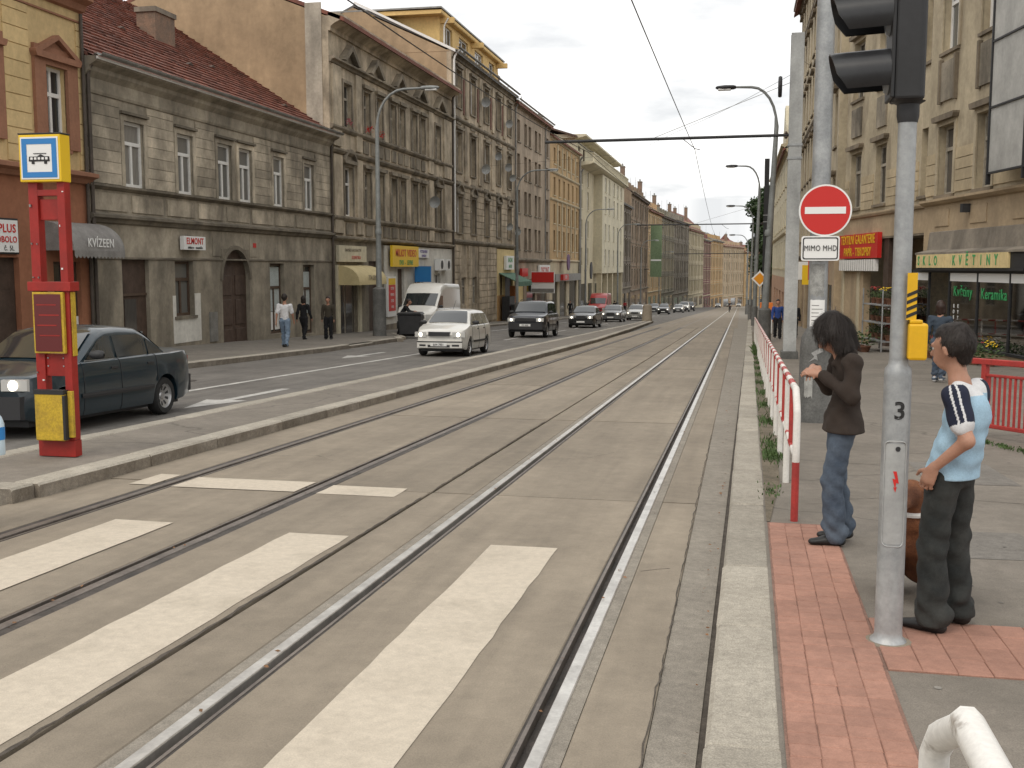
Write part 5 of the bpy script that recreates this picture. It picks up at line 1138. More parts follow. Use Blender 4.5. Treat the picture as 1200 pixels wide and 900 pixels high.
# ---- tram mast carrying the no-entry sign
ms = thing('tram_mast', 'tram mast with grimy flared base wrapped in torn posters', 'mast', (1.03, 15.25, G(15.25) + PV))
b = MB(); b.lathe([(.235, -.03), (.235, .04), (.222, .06), (.222, .42), (.218, .425), (.215, 1.0), (.20, 1.15), (.15, 1.24), (.128, 1.27)], 20); b.build('mast_base', A['concrete_pole'], ms, smooth=40)
MB().lathe([(.128, 1.27), (.126, 2.2), (.118, 5.0), (.105, 9.2), (.0, 9.25)], 20).build('pole', A['steel'], ms, smooth=40)
for a0, wd, z0, z1, m, nm in ((R(-94), .21, 1.30, 1.66, A['sign_white'], 'poster'), (R(-100), .2, 1.72, 2.14, mat('torn_poster', (.36, .36, .34), (.22, .22, .21), 14, .8, fine=.3), 'torn_poster'), (R(-118), .12, .35, .62, mat('sticker', (.4, .4, .38), (.25, .25, .24), 10), 'sticker')):
    rr = .1305 if z0 > 1.2 else .2235; g = MB(); r2 = random.Random(int(z0*100)); rows = []
    for i in range(11):
        a = a0 + (-wd/2 + wd*i/10)/rr; rows.append([(rr*math.cos(a), rr*math.sin(a), z0 + r2.uniform(-.03, .02)), (rr*math.cos(a), rr*math.sin(a), (z0+z1)/2), (rr*math.cos(a), rr*math.sin(a), z1 + r2.uniform(-.004, .004))])
    po = g.grid(rows).build(nm, m, ms, smooth=60)
    if nm == 'poster':
        for k in range(5):
            g = MB(); rows = []
            for i in range(8):
                a = a0 + (-.08 + (.1 + .05*(k % 2))*i/7)/rr; rows.append([((rr+.001)*math.cos(a), (rr+.001)*math.sin(a), 1.58 - .05*k), ((rr+.001)*math.cos(a), (rr+.001)*math.sin(a), 1.59 - .05*k)])
            g.grid(rows).build('print_line', A['gutter'], po)
gr = curved_patch([(-.10, -.10), (-.02, -.06), (.02, -.08), (.0, .0), (.09, .04), (.06, .10), (-.02, .05), (-.07, .02), (-.03, -.03)], .2195, R(-92), mat('white_spray', (.42, .42, .41), (.28, .28, .27), 12), 'graffiti', ms, .93)
for z in (6.6,): MB().lathe([(.13, -.03), (.13, .03)], 16, (0, 0, z)).build('mast_band', A['dark'], ms)
ne = thing('no_entry_sign', 'round red no-entry sign with white bar on the mast', 'sign', (1.08, 15.05, G(15.25) + PV))
MB().lathe([(.34, 0), (.34, .012), (.0, .012)], 40, (0, 0, 2.845), 'y').build('sign_plate', A['sign_white'], ne, fix=True)
MB().lathe([(.318, -.003), (.318, -.001), (.0, -.001)], 40, (0, 0, 2.845), 'y').build('red_disc', A['sign_red'], ne, fix=True); MB().box(-.262, -.007, 2.80, .262, -.004, 2.89).build('white_bar', A['sign_white'], ne)
MB().box(-.2, .012, 2.7, .1, .06, 2.76).build('bracket', A['steel'], ne); MB().box(-.2, .012, 2.95, .1, .06, 3.0).build('bracket', A['steel'], ne)
mp_ = thing('sign_plate', 'white plate reading MIMO MHD below the no-entry sign', 'sign', (1.03, 15.04, G(15.25) + PV))
MB().prism(rrect(.49, .325, .03), 'y', 0, .012).build('plate', A['sign_white'], mp_, (0, 0, 2.345)).rotation_euler = (0, 0, 0)
fr = MB(); qo = rrect(.455, .29, .03); qi = rrect(.425, .26, .022); n = len(qo); fr.add([(p[0], -.003, p[1]) for p in qo] + [(p[0], -.003, p[1]) for p in qi], [(i, (i+1) % n, n + (i+1) % n, n + i) for i in range(n)]); fr.build('black_border', A['ink'], mp_, (0, 0, 2.345))
text('MIMO MHD', .105, A['ink'], mp_, (0, -.006, 2.345), sx=.74, bold=-.001); MB().box(-.1, .012, 2.3, .1, .08, 2.36).build('bracket', A['steel'], mp_)
# ---- H-section mast with the wire arm
def hmast(label, x, y, h, m, wd=.36, arm=None, z_arm=0):
    t = thing('tram_mast', label, 'mast', (x, y, G(y) + PV))
    b = MB(); b.box(-wd/2, -.18, 0, wd/2, -.155, h); b.box(-wd/2, .155, 0, wd/2, .18, h); b.box(-.015, -.155, 0, .015, .155, h); b.build('mast_beam', m, t)
    MB().box(-wd/2 - .06, -.26, -.05, wd/2 + .06, .26, .22).build('mast_foot', A['concrete_pole'], t, bevel=.02)
    if arm is not None:
        ao = MB().tube([(-.1, 0, z_arm), (arm, 0, z_arm - .04)], .045, 8).build('wire_arm', A['dark'], t, smooth=60)
        MB().tube([(-.05, 0, z_arm + 1.5), (arm*.55, 0, z_arm + .02)], .008, 5).build('stay_wire', A['gutter'], ao)
        MB().lathe([(.03, 0), (.05, .05), (.03, .1), (.05, .15), (.03, .2)], 8, (-.25, 0, z_arm - .1)).build('insulator', A['wood_dark'], ao)
        for xx in (-2.8, -5.9):
            if xx > arm: MB().tube([(xx - .4, 0, z_arm), (xx, 0, z_arm - .32), (xx + .15, 0, z_arm - .36)], .012, 5).build('wire_hanger', A['dark'], ao)
    for z in (h*.62, h*.66): MB().box(-wd/2 - .02, -.2, z, wd/2 + .02, .2, z + .06).build('mast_band', A['steel'], t)
    return t
h1 = hmast('pale grey H-section tram mast with long wire arm on the right', 1.43, 32.3, 9.15, A['steel_lt'], .36, -7.2, 6.36)
b = MB(); b.lathe([(.28, -.05), (.3, 0), (.28, .05), (.2, .05), (.2, -.05)], 16, (-.45, -.05, 7.7), 'x'); b.build('tension_wheel', A['dark'], h1)
h2 = hmast('dark tram mast with wire arm behind the right-hand lamps', 1.72, 82.0, 12.0, A['dark'], .34, -9.4, 7.35)
# ---- street lamps
def lamp(label, x, y, h, arm, base_r=.2, base_h=1.25, r0=.12, lean=0):
    sg = 1 if arm > 0 else -1; al = abs(arm); t = thing('street_lamp', label, 'street lamp', (x, y, G(y) + PV), 0, 'street lamps along the road')
    b = MB(); b.lathe([(base_r + .02, -.03), (base_r, .05), (base_r*.96, base_h), (r0 + .03, base_h + .08)], 16); b.build('lamp_base', A['concrete_pole'], t, smooth=40)
    pts = [(0, 0, base_h), (lean*.5, 0, h*.5), (lean, 0, h - 1.6)] + [(lean + sg*(al*.62)*(1 - math.cos(R(a))), 0, h - 1.6 + 1.6*math.sin(R(a))) for a in (15, 30, 45, 60, 75, 90)] + [(lean + sg*al, 0, h + .02)]
    n = len(pts); rs = [r0, r0*.85, r0*.62] + [.055]*6 + [.045]
    MB().tube(pts, rs, 12).build('pole', A['pole_grey'], t, smooth=50); MB().lathe([(r0*1.02, 0), (r0*1.15, .1), (r0*.9, .25)], 12, (lean*.25, 0, h*.42)).build('pole_collar', A['pole_grey'], t, smooth=50)
    xe = lean + sg*al; b = MB()
    rows = [[(xe + sg*(d), wv*math.cos(R(a)), h + .02 + hv*math.sin(R(a))) for a in range(0, 360, 30)] for d, wv, hv in ((0, .07, .06), (.1, .14, .09), (.45, .17, .10), (.75, .13, .07), (.82, .05, .03))]
    b.grid(rows, True); hd2 = b.build('lamp_head', A['dark'] if sg < 0 else A['pole_grey'], t, smooth=50)
    MB().box(xe + sg*.2, -.11, h - .1, xe + sg*.72, .11, h - .02).build('lamp_glass', A['sign_white'], hd2, bevel=.03)
    return t
lamp('grey street lamp on the left pavement beside the grey house', -15.65, 45.93, 10.7, 2.0, .30, 2.1, .13)
lamp('second street lamp along the left pavement by the green awning', -16.5, 80.5, 11.3, 2.3, .2, 1.4, .12)
lamp('third street lamp along the left pavement by the cream house', -16.7, 119, 11.6, 2.3, .2, 1.4, .12)
lamp('fourth street lamp along the left pavement', -16.7, 151, 12.2, 2.2, .2, 1.4, .12); lamp('fifth street lamp along the left pavement', -16.7, 187, 12.0, 2.2, .2, 1.4, .12); lamp('sixth street lamp along the left pavement', -16.7, 230, 12, 2.2, .2, 1.4, .12)
lamp('nearest right-hand street lamp with wide grimy base', 1.02, 46.2, 10.35, -1.65, .27, 1.3, .15, .28)
lamp('second right-hand street lamp behind the nearest one', 1.0, 77.0, 10.9, -1.5, .22, 1.25, .15, .15); lamp('third right-hand street lamp further away', .95, 105, 10.6, -1.7, .2, 1.25, .13, .1); lamp('fourth and farthest right-hand street lamp', .9, 150, 10.6, -1.7, .2, 1.25, .13)
# ---- red and white barrier railing
def railing(name, label, x0, ya, yb, end_a, end_b, step=1.78):
    t = thing(name, label, 'railing', (x0, 0, 0)); sl = .0055
    def X(y): return (y - 8) * sl
    n = max(1, int(round((yb - ya) / step))); st = (yb - ya) / n; zt, zm = .96, .46
    for k in range(n + 1):
        y = ya + k*st; z = G(y) + PV; e = (k == 0 and end_a) or (k == n and end_b)
        b = MB()
        if e:
            dy = .26 if k == 0 else -.26
            b.tube([(X(y), y, z + .44), (X(y), y, z + .80), (X(y), y + dy*.25, z + .86), (X(y), y + dy, z + zt)], .027, 10)
            MB().tube([(X(y), y, z - .05), (X(y), y, z + .44)], .0275, 10).build('post_foot', A['red_rail'] if end_a else A['white_worn'], t, smooth=60)
        else: b.tube([(X(y), y, z - .05), (X(y), y, z + zt - .03)], .03, 8)
        b.build('post', A['white_worn'] if end_b else A['white'], t, smooth=60)
        if k < n and end_a: 
            ym = y + st/2; z = G(ym) + PV; MB().tube([(X(ym), ym, z + zm), (X(ym), ym, z + zt)], .022, 6).build('bar', A['red_rail'] if k < 9 else A['red_rail'], t, smooth=60)
    s_ = (ya + .26 if end_a else ya); e_ = yb - .26 if end_b else yb; m = int((e_ - s_) / .445); w_ = (e_ - s_) / m
    for k in range(m):
        a, c = s_ + k*w_, s_ + (k+1)*w_
        for z, col in ((zt, A['white'] if (k % 2 == 0 or end_b) else A['red_rail']), (zm, A['red_rail'] if (k % 2 and end_a) else A['white'])):
            MB().tube([(X(a), a, G(a) + PV + z), (X(c), c, G(c) + PV + z)], .027 if z > .9 else .02, 8, cap=False).build('rail_segment', col if not end_b else A['white_worn'], t, smooth=60)
    return t
railing('barrier_railing', 'long red and white barrier railing along the right kerb', .43, 8.18, 47.3, True, False)
railing('barrier_railing', 'chipped white railing end at the bottom right corner', .40, -2.6, 2.02, False, True)
# ---- red railing in front of the flower shop
rr_ = thing('red_railing', 'red steel railing with upright bars before the flower shop', 'railing', (2.93, 13.97, G(13.97) + PV), math.atan2(-.866, .5)); Ls = 3.6
def gl(s_): return -(-.866*s_)*S * 1.0
for s_ in (0, 1.45, 2.9): MB().box(s_ - .035, -.035, gl(s_) - .05, s_ + .035, .035, gl(s_) + .9).build('post', A['red_rail'], rr_, bevel=.008)
for z, h_, w_ in ((.88, .07, .04), (.74, .035, .02), (.12, .05, .022)):
    b = MB(); b.add([(-.2 if z > .8 else 0, -w_, z), (Ls, -w_, z + gl(Ls)), (Ls, w_, z + gl(Ls)), (-.2 if z > .8 else 0, w_, z), (-.2 if z > .8 else 0, -w_, z + h_), (Ls, -w_, z + h_ + gl(Ls)), (Ls, w_, z + h_ + gl(Ls)), (-.2 if z > .8 else 0, w_, z + h_)], [(0,3,2,1),(4,5,6,7),(0,1,5,4),(1,2,6,5),(2,3,7,6),(3,0,4,7)]); b.build('rail', A['red_rail'], rr_, bevel=.01)
for k in range(42):
    s_ = .08 + k*.083
    if min(abs(s_ - p) for p in (0, 1.45, 2.9)) > .05: MB().box(s_ - .011, -.011, .15 + gl(s_), s_ + .011, .011, .75 + gl(s_)).build('bar', A['red_rail'], rr_)
# ---- tram stop column
tsx = thing('tram_stop_column', 'red tram stop column with yellow and blue tram sign', 'stop sign', (-6.585, 9.50, G(9.5) + .125))
def sbx(nm, m, x0, x1, y0, y1, z0, z1, parent=None, bevel=.004): return MB().box(x0, y0, z0, x1, y1, z1).build(nm, m, parent or tsx, bevel=bevel)
sbx('post', A['red'], -.225, -.125, 0, .1, .165, 2.7); sbx('post', A['red'], .095, .175, -.01, .09, .165, 3.14); sbx('base', A['red'], -.228, .18, -.015, .095, 0, .163)
sbx('panel', A['red'], -.125, .095, .02, .08, .80, 1.02); sbx('panel', A['red'], -.125, .095, .03, .07, 2.33, 2.53); sbx('crossbar', A['red'], -.125, .095, 0, .09, 2.56, 2.62); sbx('shelf', A['red'], -.255, .215, -.04, .11, 1.64, 1.73)
cs_ = sbx('timetable_case', A['yellow_dirty'], -.20, .135, -.05, -.012, 1.03, 1.63); MB().box(-.18, -.056, 1.05, .11, -.051, 1.61).build('timetable_glass', mat('faded_red_panel', (.13, .03, .03), rough=.2), cs_)
sbx('yellow_edge', A['yellow_dirty'], .176, .186, .01, .085, 1.0, 1.63)
bn_ = sbx('litter_bin', A['yellow_dirty'], -.195, .125, -.10, -.02, .17, .66, bevel=.012); MB().box(-.2, -.105, .63, .13, -.02, .672).build('bin_lid', A['dark'], bn_); sbx('bin_side', A['yellow_dirty'], .135, .19, -.05, -.012, .2, .66); sbx('bin_gap', A['dark'], .112, .14, -.103, -.03, .18, .62)
sg_ = sbx('sign_box', A['sign_yellow'], -.262, .185, -.06, .1, 2.69, 3.14, bevel=.008); sbx('sign_box_edge', A['dark'], -.268, .19, -.063, .103, 3.141, 3.155)
MB().box(-.24, -.066, 2.715, .165, -.061, 3.115).build('sign_face', A['sign_white'], sg_); bl = MB(); qo = [(-.225, 2.73), (.15, 2.73), (.15, 3.10), (-.225, 3.10)]; qi = [(-.172, 2.783), (.097, 2.783), (.097, 3.047), (-.172, 3.047)]
bl.add([(p[0], -.069, p[1]) for p in qo + qi], [(i, (i+1) % 4, 4 + (i+1) % 4, 4 + i) for i in range(4)]); bl.build('blue_border', A['sign_blue'], sg_)
tr = MB(); tr.prism([(-.15, 2.885), (-.145, 2.93), (.07, 2.93), (.075, 2.885)], 'y', -.072, -.0695); tr.prism([(-.12, 2.86), (-.09, 2.86), (-.09, 2.884), (-.12, 2.884)], 'y', -.072, -.0695); tr.prism([(.015, 2.86), (.045, 2.86), (.045, 2.884), (.015, 2.884)], 'y', -.072, -.0695); tr.prism([(-.06, 2.932), (-.02, 2.95), (.02, 2.932)], 'y', -.072, -.0695); tr.prism([(-.1, 2.955), (.04, 2.955), (.04, 2.961), (-.1, 2.961)], 'y', -.072, -.0695)
tr.build('tram_pictogram', A['ink'], sg_, fix=True)
tr = MB()
for k in range(5): tr.prism([(-.13 + .04*k, 2.90), (-.105 + .04*k, 2.90), (-.105 + .04*k, 2.922), (-.13 + .04*k, 2.922)], 'y', -.0745, -.0725)
tr.build('tram_windows', A['sign_white'], sg_, fix=True)
r2 = random.Random(4)
for k in range(16):
    zz_ = r2.uniform(.05, 2.6); xx = r2.choice((-.21, -.15, .11, .15)); wv = r2.uniform(.006, .02); MB().box(xx, -.0165, zz_, xx + wv, -.0105 if xx > 0 else -.002, zz_ + r2.uniform(.006, .03)).build('paint_chip', A['gutter'] if k % 3 else A['sign_white'], tsx)
for zz_ in (.9, .98): 
    for xx in (-.1, .07): MB().lathe([(.008, -.006), (.008, 0)], 8, (xx, .018, zz_), 'y').build('bolt', A['steel'], tsx)
for k in range(4): MB().box(-.15 + .02*(k % 2), -.058, 1.5 - .1*k, .06 + .03*(k % 2), -.0565, 1.512 - .1*k).build('timetable_line', A['red'], cs_)
# ---- bollard, bins, road sign
bo = thing('bollard', 'stubby concrete bollard at the far end of the stop island', 'bollard', (-7.35, 88.5, G(88.5) + .12)); MB().lathe([(.42, -.05), (.42, .2), (.38, .25), (.38, 1.15), (.3, 1.3), (.05, 1.36)], 14).build('bollard_body', A['concrete'], bo, smooth=40)
bi = thing('waste_container', 'black waste container behind the white hatchback', 'bin', (-14.75, 47.7, G(47.9) + .03), R(8)); MB().prism([(-.45, .12), (.45, .12), (.55, 1.0), (-.55, 1.0)], 'y', -.45, .45).build('container_body', A['dark'], bi, bevel=.03); MB().prism([(-.58, 1.01), (.58, 1.01), (.5, 1.12), (-.5, 1.12)], 'y', -.5, .5).build('lid', A['dark'], bi, bevel=.03)
for sx_ in (-.45, .45): MB().lathe([(.1, -.03), (.1, .03)], 12, (sx_, -.35, .07), 'x').build('wheel', A['black'], bi)
bi = thing('waste_container', 'dark waste container on the pavement before the green awning shop', 'bin', (-16.9, 83.5, G(83.5) + .1)); MB().prism([(-.5, .1), (.5, .1), (.6, 1.2), (-.6, 1.2)], 'y', -.45, .45).build('container_body', A['dark'], bi, bevel=.03); MB().box(-.63, -.5, 1.21, .63, .5, 1.3).build('lid', A['dark'], bi, bevel=.03)
ps = thing('priority_sign', 'yellow diamond priority road sign by the right-hand lamps', 'sign', (1.15, 68, G(68) + PV)); MB().tube([(0, .05, 0), (0, .05, 3.6)], .035, 8).build('pole', A['steel'], ps); MB().prism([(0, 2.55), (.5, 3.05), (0, 3.55), (-.5, 3.05)], 'y', -.02, .0).build('sign_plate', A['sign_white'], ps, fix=True); MB().prism([(0, 2.68), (.37, 3.05), (0, 3.42), (-.37, 3.05)], 'y', -.03, -.021).build('yellow_field', mat('amber', (.75, .30, .02)), ps, fix=True)
kb = thing('junction_box', 'small orange and white utility box beside the right-hand mast', 'utility box', (1.35, 58, G(58) + PV)); MB().box(-.3, -.2, 0, .3, .2, 1.15).build('cabinet', A['sign_white'], kb, bevel=.01); MB().box(-.32, -.22, 1.151, .32, .22, 1.6).build('cabinet_top', A['orange_mark'], kb, bevel=.01)
# ---- overhead wires
def wire(label, pts, r=.009):
    b = MB(); P = []
    for i in range(len(pts) - 1):
        a, c = Vector(pts[i]), Vector(pts[i+1]); n = 8
        for k in range(n): f = k/n; p = a.lerp(c, f); P.append((p.x, p.y, p.z - .35*f*(1-f)))
    P.append(pts[-1]); b.tube(P, r, 5)
    return tag(b.build('contact_wire', A['dark']), label, 'wire', 'overhead tram wires')
za, zc = G(32.3) + PV + 6.0, G(82) + PV + 7.0
wire('contact wire above the right-hand tram track', [(-1.55, -12, 5.35), (-1.37, 32.3, za), (-2.1, 82, zc), (-1.6, 130, G(130) + 6.6), (-1.4, 220, G(220) + 6.4)])
wire('contact wire above the left-hand tram track', [(-4.43, -12, 5.1), (-4.45, 14, 4.72), (-4.47, 32.3, za), (-4.6, 82, zc), (-4.4, 130, G(130) + 6.6)])
wire('thin span wire from the H-mast towards the far left', [(1.43, 32.3, G(32.3) + 8.2), (-3.0, 52, 8.0), (-18.4, 118, 11.0)], .006)
wire('thin span wire from the right-hand lamp towards the left facades', [(1.1, 46.2, G(46.2) + 8.4), (-18.4, 78, 9.0)], .006)
wire('thin span wire high between the right house and the masts', [(1.43, 32.3, G(32.3) + 8.6), (3.9, 60, 12.0)], .006)
# ---- third wire arm further away
hmast('thin far tram mast with wire arm on the right', 1.6, 128, 9.4, A['dark'], .3, -9.2, 7.2)
# ---- potted plants on a rack and along the shop window
def plant(label, loc, h, r, seed, flower=None, pot=True, group='potted plants outside the flower shop'):
    r2 = random.Random(seed); t = thing('potted_plant', label, 'plant', loc, 0, group)
    if pot: MB().lathe([(r*.35, 0), (r*.5, .16), (r*.54, .17), (r*.54, .2), (r*.44, .2), (r*.42, .14)], 12).build('pot', mat('pot', (.22, .10, .06), rough=.8) if 'pot' not in A else A['pot'], t, smooth=40)
    b = MB()
    for _ in range(110):
        a = r2.uniform(0, 6.28); d = r*r2.random()**.6; z = .16 + h*r2.uniform(.1, 1)*(1.1 - .4*d/r); q = r*.34*r2.uniform(.6, 1.2)
        p = Vector((d*math.cos(a), d*math.sin(a), z)); u = Vector((math.cos(a), math.sin(a), r2.uniform(-.3, .8))).normalized(); w_ = Vector((-math.sin(a), math.cos(a), r2.uniform(-.3, .3)))
        b.add([p - u*q*.2, p + w_*q*.3 + u*q*.4, p + u*q, p - w_*q*.3 + u*q*.4], [(0,1,2,3)])
    tag(b.build('foliage', A['foil_lt'] if seed % 3 else A['foil'], t), kind='stuff')
    if flower:
        b = MB()
        for _ in range(16):
            a = r2.uniform(0, 6.28); d = r*r2.random()*.9; b.lathe([(.005, 0), (.028, .012), (.02, .03), (.004, .034)], 6, (d*math.cos(a), d*math.sin(a), .16 + h*r2.uniform(.8, 1.15)))
        tag(b.build('flowers', flower, t), kind='stuff')
    return t
A['pot'] = mat('clay_pot', (.22, .10, .06), (.16, .08, .05), 4, .8)
def rp(u, out): p = P0 + DC*u - Vector((DC.y, -DC.x, 0)) * out; return p
rk = thing('plant_rack', 'grey tubular plant rack standing beside the flower shop door', 'rack', (*rp(5.2, 1.1).xy, G(38.5) + PV), RC)
for xx in (-1.1, 1.1):
    for yy in (-.3, .3): MB().tube([(xx, yy, 0), (xx, yy, 2.1)], .025, 6).build('post', A['steel'], rk)
for z in (.35, .95, 1.55): MB().box(-1.12, -.32, z, 1.12, .32, z + .04).build('shelf', A['steel'], rk)
fl_ = [None, A['sign_yellow'], None, A['sign_white'], A['red_rail']]; k = 0
for zi, z in enumerate((.39, .99, 1.59)):
    for j in range(4):
        q = rp(5.2 + .85 - .57*j, 1.1); k += 1
        plant('leafy potted plant on the %s shelf of the grey rack, %s from the shop door' % (('bottom', 'middle', 'top')[zi], ('fourth', 'third', 'second', 'first')[j]), (q.x, q.y, G(38.5) + PV + z), .34, .24, k, fl_[k % 5])
wds = ['first', 'second', 'third', 'fourth', 'fifth', 'sixth', 'seventh', 'eighth', 'ninth']
for j in range(9):
    q = rp(3.2 - .72*j - (1.0 if j > 1 else 0), .95 + .12*(j % 2)); k += 1
    plant('low potted plant on the pavement under the shop window, %s from the rack' % wds[j], (q.x, q.y, G(q.y) + PV), .42, .33, k + 20, fl_[(j*2) % 5])
for j in range(3):
    q = rp(5.9 - .8*j, 1.9); k += 1; plant('bushy floor plant before the grey rack, %s from the left' % wds[j], (q.x, q.y, G(q.y) + PV), .5, .42, k + 40, None)
# ================================================================== vehicles
def paint(name, c, rough=.3, metal=.0): 
    m = mat(name, c, tuple(v*.92 for v in c), 3, rough, metal, fine=.05, coat=.7, local=True); return m
A['tyre'] = mat('tyre', (.02, .02, .02), (.028, .027, .026), 8, .85, fine=.2); A['rimm'] = mat('rim', (.45, .45, .45), rough=.35, metal=.7); A['rim_dk'] = mat('rim_gap', (.03, .03, .03), rough=.7)
A['carglass'] = mat('car_glass', (.022, .026, .028), rough=.06, spec=.7, coat=.6); A['trim'] = mat('car_trim', (.03, .03, .032), rough=.55); A['lit'] = mat('lit_headlamp', (1.0, .93, .78), rough=.2, emit=1.7); A['lampglass'] = mat('lamp_glass', (.50, .50, .48), rough=.12, coat=.8); A['tail'] = mat('tail_lamp', (.30, .012, .01), rough=.2, coat=.5); A['amber'] = mat('indicator', (.6, .22, .02), rough=.2); A['plate'] = mat('number_plate', (.72, .72, .70), rough=.4)
def pw(pts, s):
    for i in range(len(pts) - 1):
        if s <= pts[i+1][0]:
            a, b = pts[i], pts[i+1]; f = 0 if b[0] == a[0] else (s - a[0]) / (b[0] - a[0]); return a[1] + (b[1] - a[1]) * max(0, min(1, f))
    return pts[-1][1]
_wheel = {}
def wheel_mesh(r, w_=.19):
    if r in _wheel: return _wheel[r]
    t = MB().lathe([(r*.62, -w_/2 + .01), (r*.9, -w_/2), (r*.98, -w_/2 + .03), (r, -w_*.2), (r, w_*.2), (r*.98, w_/2 - .03), (r*.9, w_/2), (r*.64, w_/2 - .01), (r*.6, .0)], 28, axis='y').mesh('tyre', smooth=40); t.materials.append(A['tyre'])
    k = MB().lathe([(.001, .03), (r*.16, .035), (r*.2, .02), (r*.5, .045), (r*.6, .06), (r*.635, .085), (r*.635, -.06)], 28, axis='y').mesh('rim', smooth=30); k.materials.append(A['rimm'])
    g = MB()
    for j in range(9):
        a = 2*math.pi*j/9; d = .16
        pts = [(r*.30, a - d*.9), (r*.54, a - d), (r*.54, a + d), (r*.30, a + d*.9)]; g.add([(q*math.cos(b_), .05 if q > r*.4 else .034, q*math.sin(b_)) for q, b_ in pts], [(0,1,2,3)])
    g = g.mesh('rim_slot'); g.materials.append(A['rim_dk'])
    _wheel[r] = (t, k, g); return _wheel[r]
def car(label, cat, X, Y, rz, sp, col, lights=True, name='parked_car', group='vehicles on the left road', zroad=-.05, plate='1AB 2391', detail=True):
    L, W, H, wr = sp['L'], sp['W'], sp['H'], sp['wr']; wsb, wst, rft, rgb = sp['ws']; hf, hb, bl, db, dr = sp['z']; zs = sp.get('sill', .22); fo, wb_ = sp['fo'], sp['wb']
    rotm = (Matrix.Rotation(-math.atan(S), 3, 'X') @ Matrix.Rotation(rz, 3, 'Z')).to_euler()
    t = thing(name, label, cat, (X, Y, G(Y) + zroad), group=group, rot=rotm)
    ztop = [(0, hf - .16), (.05, hf - .06), (.16, hf), (wsb, hb), (wsb + .1, bl), (max(rgb - .1, wsb + .2), db), (rgb, db), (L - .12, dr), (L - .03, dr - .05), (L, dr - .14)]
    ztop = sorted(ztop); zroof = [(wsb, hb), (wst - .1, H - .09), (wst + .12, H - .025), ((wst + rft)/2, H), (rft - .1, H - .03), (rft + .08, H - .1), (rgb, db)]
    zroof = sp.get('roofline', zroof)
    cw = W/2; nst = sorted({0, .02, .05, .1, .16, .24, L, L - .02, L - .05, L - .1, L - .17, L - .26, wsb, rgb if rgb < L - .02 else L - .05, *[fo + d*wr*1.22 for d in (-1, -.97, -.88, -.7, -.45, -.2, 0, .2, .45, .7, .88, .97, 1)], *[fo + wb_ + d*wr*1.22 for d in (-1, -.97, -.88, -.7, -.45, -.2, 0, .2, .45, .7, .88, .97, 1)], *[L*i/14 for i in range(15)]})
    nst = [s for i, s in enumerate(nst) if 0 <= s <= L and (i == 0 or s - nst[i-1] > .008)]
    def wf(s): return 1 - .15*max(0, 1 - s/.65)**2 - .10*max(0, 1 - (L - s)/.55)**2
    def bow(s, y): k = (y/cw)**2; return -.15*k*max(0, 1 - s/.7) + .10*k*max(0, 1 - (L - s)/.6)
    def zbot(s):
        z = zs + .06*max(0, 1 - s/.3) + .08*max(0, 1 - (L - s)/.4)
        for xw in (fo, fo + wb_):
            d = abs(s - xw); ra = wr*1.2
            if d < ra: z = max(z, wr + math.sqrt(max(0, ra*ra - d*d)) * .98)
        return z
    prof = [(0, .955), (.1, .98), (.38, 1.0), (.66, .99), (.90, .965), (.975, .94), (1.0, .895)]
    def sec(s, side=1):
        zb_, zt_ = zbot(s), pw(ztop, s); w_ = cw*wf(s); out = []
        zl = zs; 
        for f, k in prof:
            z = zl + (zt_ - zl)*f; z = max(z, zb_ + .0005*f) if z < zb_ else z
            y = w_*k
            out.append((L/2 - s + bow(s, y), side*y, z))
        for k, c in ((.6, .022), (.3, .032)): out.append((L/2 - s + bow(s, w_*k), side*w_*k, zt_ + c))
        return out
    rows = []
    for s in nst:
        a = sec(s, 1); b_ = sec(s, -1); w_ = cw*wf(s)
        rows.append([(L/2 - s, 0, zbot(s))] + a + [(L/2 - s, 0, pw(ztop, s) + .036)] + b_[::-1])
    b = MB(); b.grid(rows, True); n = len(rows[0]); b.f.append(tuple(range(n))); b.f.append(tuple(range((len(rows)-1)*n, len(rows)*n))[::-1])
    b.build('body', col, t, smooth=38, fix=True)
    # cabin
    z0 = min(hb, bl, db) - .05; wB, wR = cw*.885, cw*sp.get('tumble', .70)
    def ys(z): f = max(0, (z - bl)/(H - bl)); return wB - (wB - wR)*f**1.15
    def gb(s, y): k = (y/cw)**2; return -.13*k*max(0, 1 - (s - wsb)/(wst - wsb + .25)) + .09*k*max(0, 1 - (rgb - s)/(rgb - rft + .25))
    st = sorted({wsb, wsb + .05, wst - .1, wst, wst + .12, rft - .1, rft, rft + .08, rgb - .03, rgb, *[wsb + (rgb - wsb)*i/10 for i in range(11)]})
    rows = []
    for s in st:
        zr = pw(zroof, s); a = []
        for f in (0, .4, .8, .93): z = z0 + (max(zr - .03, z0 + .01) - z0)*f; y = ys(z); a.append((y, z))
        a += [(ys(zr)*.95, zr - .015), (ys(zr)*.72, zr + .012), (ys(zr)*.35, zr + .026)]
        rows.append([(L/2 - s + gb(s, y), y, z) for y, z in a] + [(L/2 - s, 0, zr + .03)] + [(L/2 - s + gb(s, y), -y, z) for y, z in a[::-1]])
    b = MB(); b.grid(rows); n = len(rows[0]); b.f.append(tuple(range(n))); b.f.append(tuple(range((len(rows)-1)*n, len(rows)*n))[::-1]); b.build('cabin', col, t, smooth=38, fix=True)
    def glass(nm, s0, s1, rear=False):
        rows = []
        for i in range(7):
            s = s0 + (s1 - s0)*i/6; zr = pw(zroof, s); row = []
            for j in range(9):
                y = (-1 + j/4)*(ys(zr)*.93 - .03); row.append((L/2 - s + gb(s, y)*.98 + (.016 if not rear else -.016), y, zr + .03 + .010 - .02*(y/ys(zr))**2))
            rows.append(row)
        MB().grid(rows).build(nm, A['carglass'], t, smooth=60)
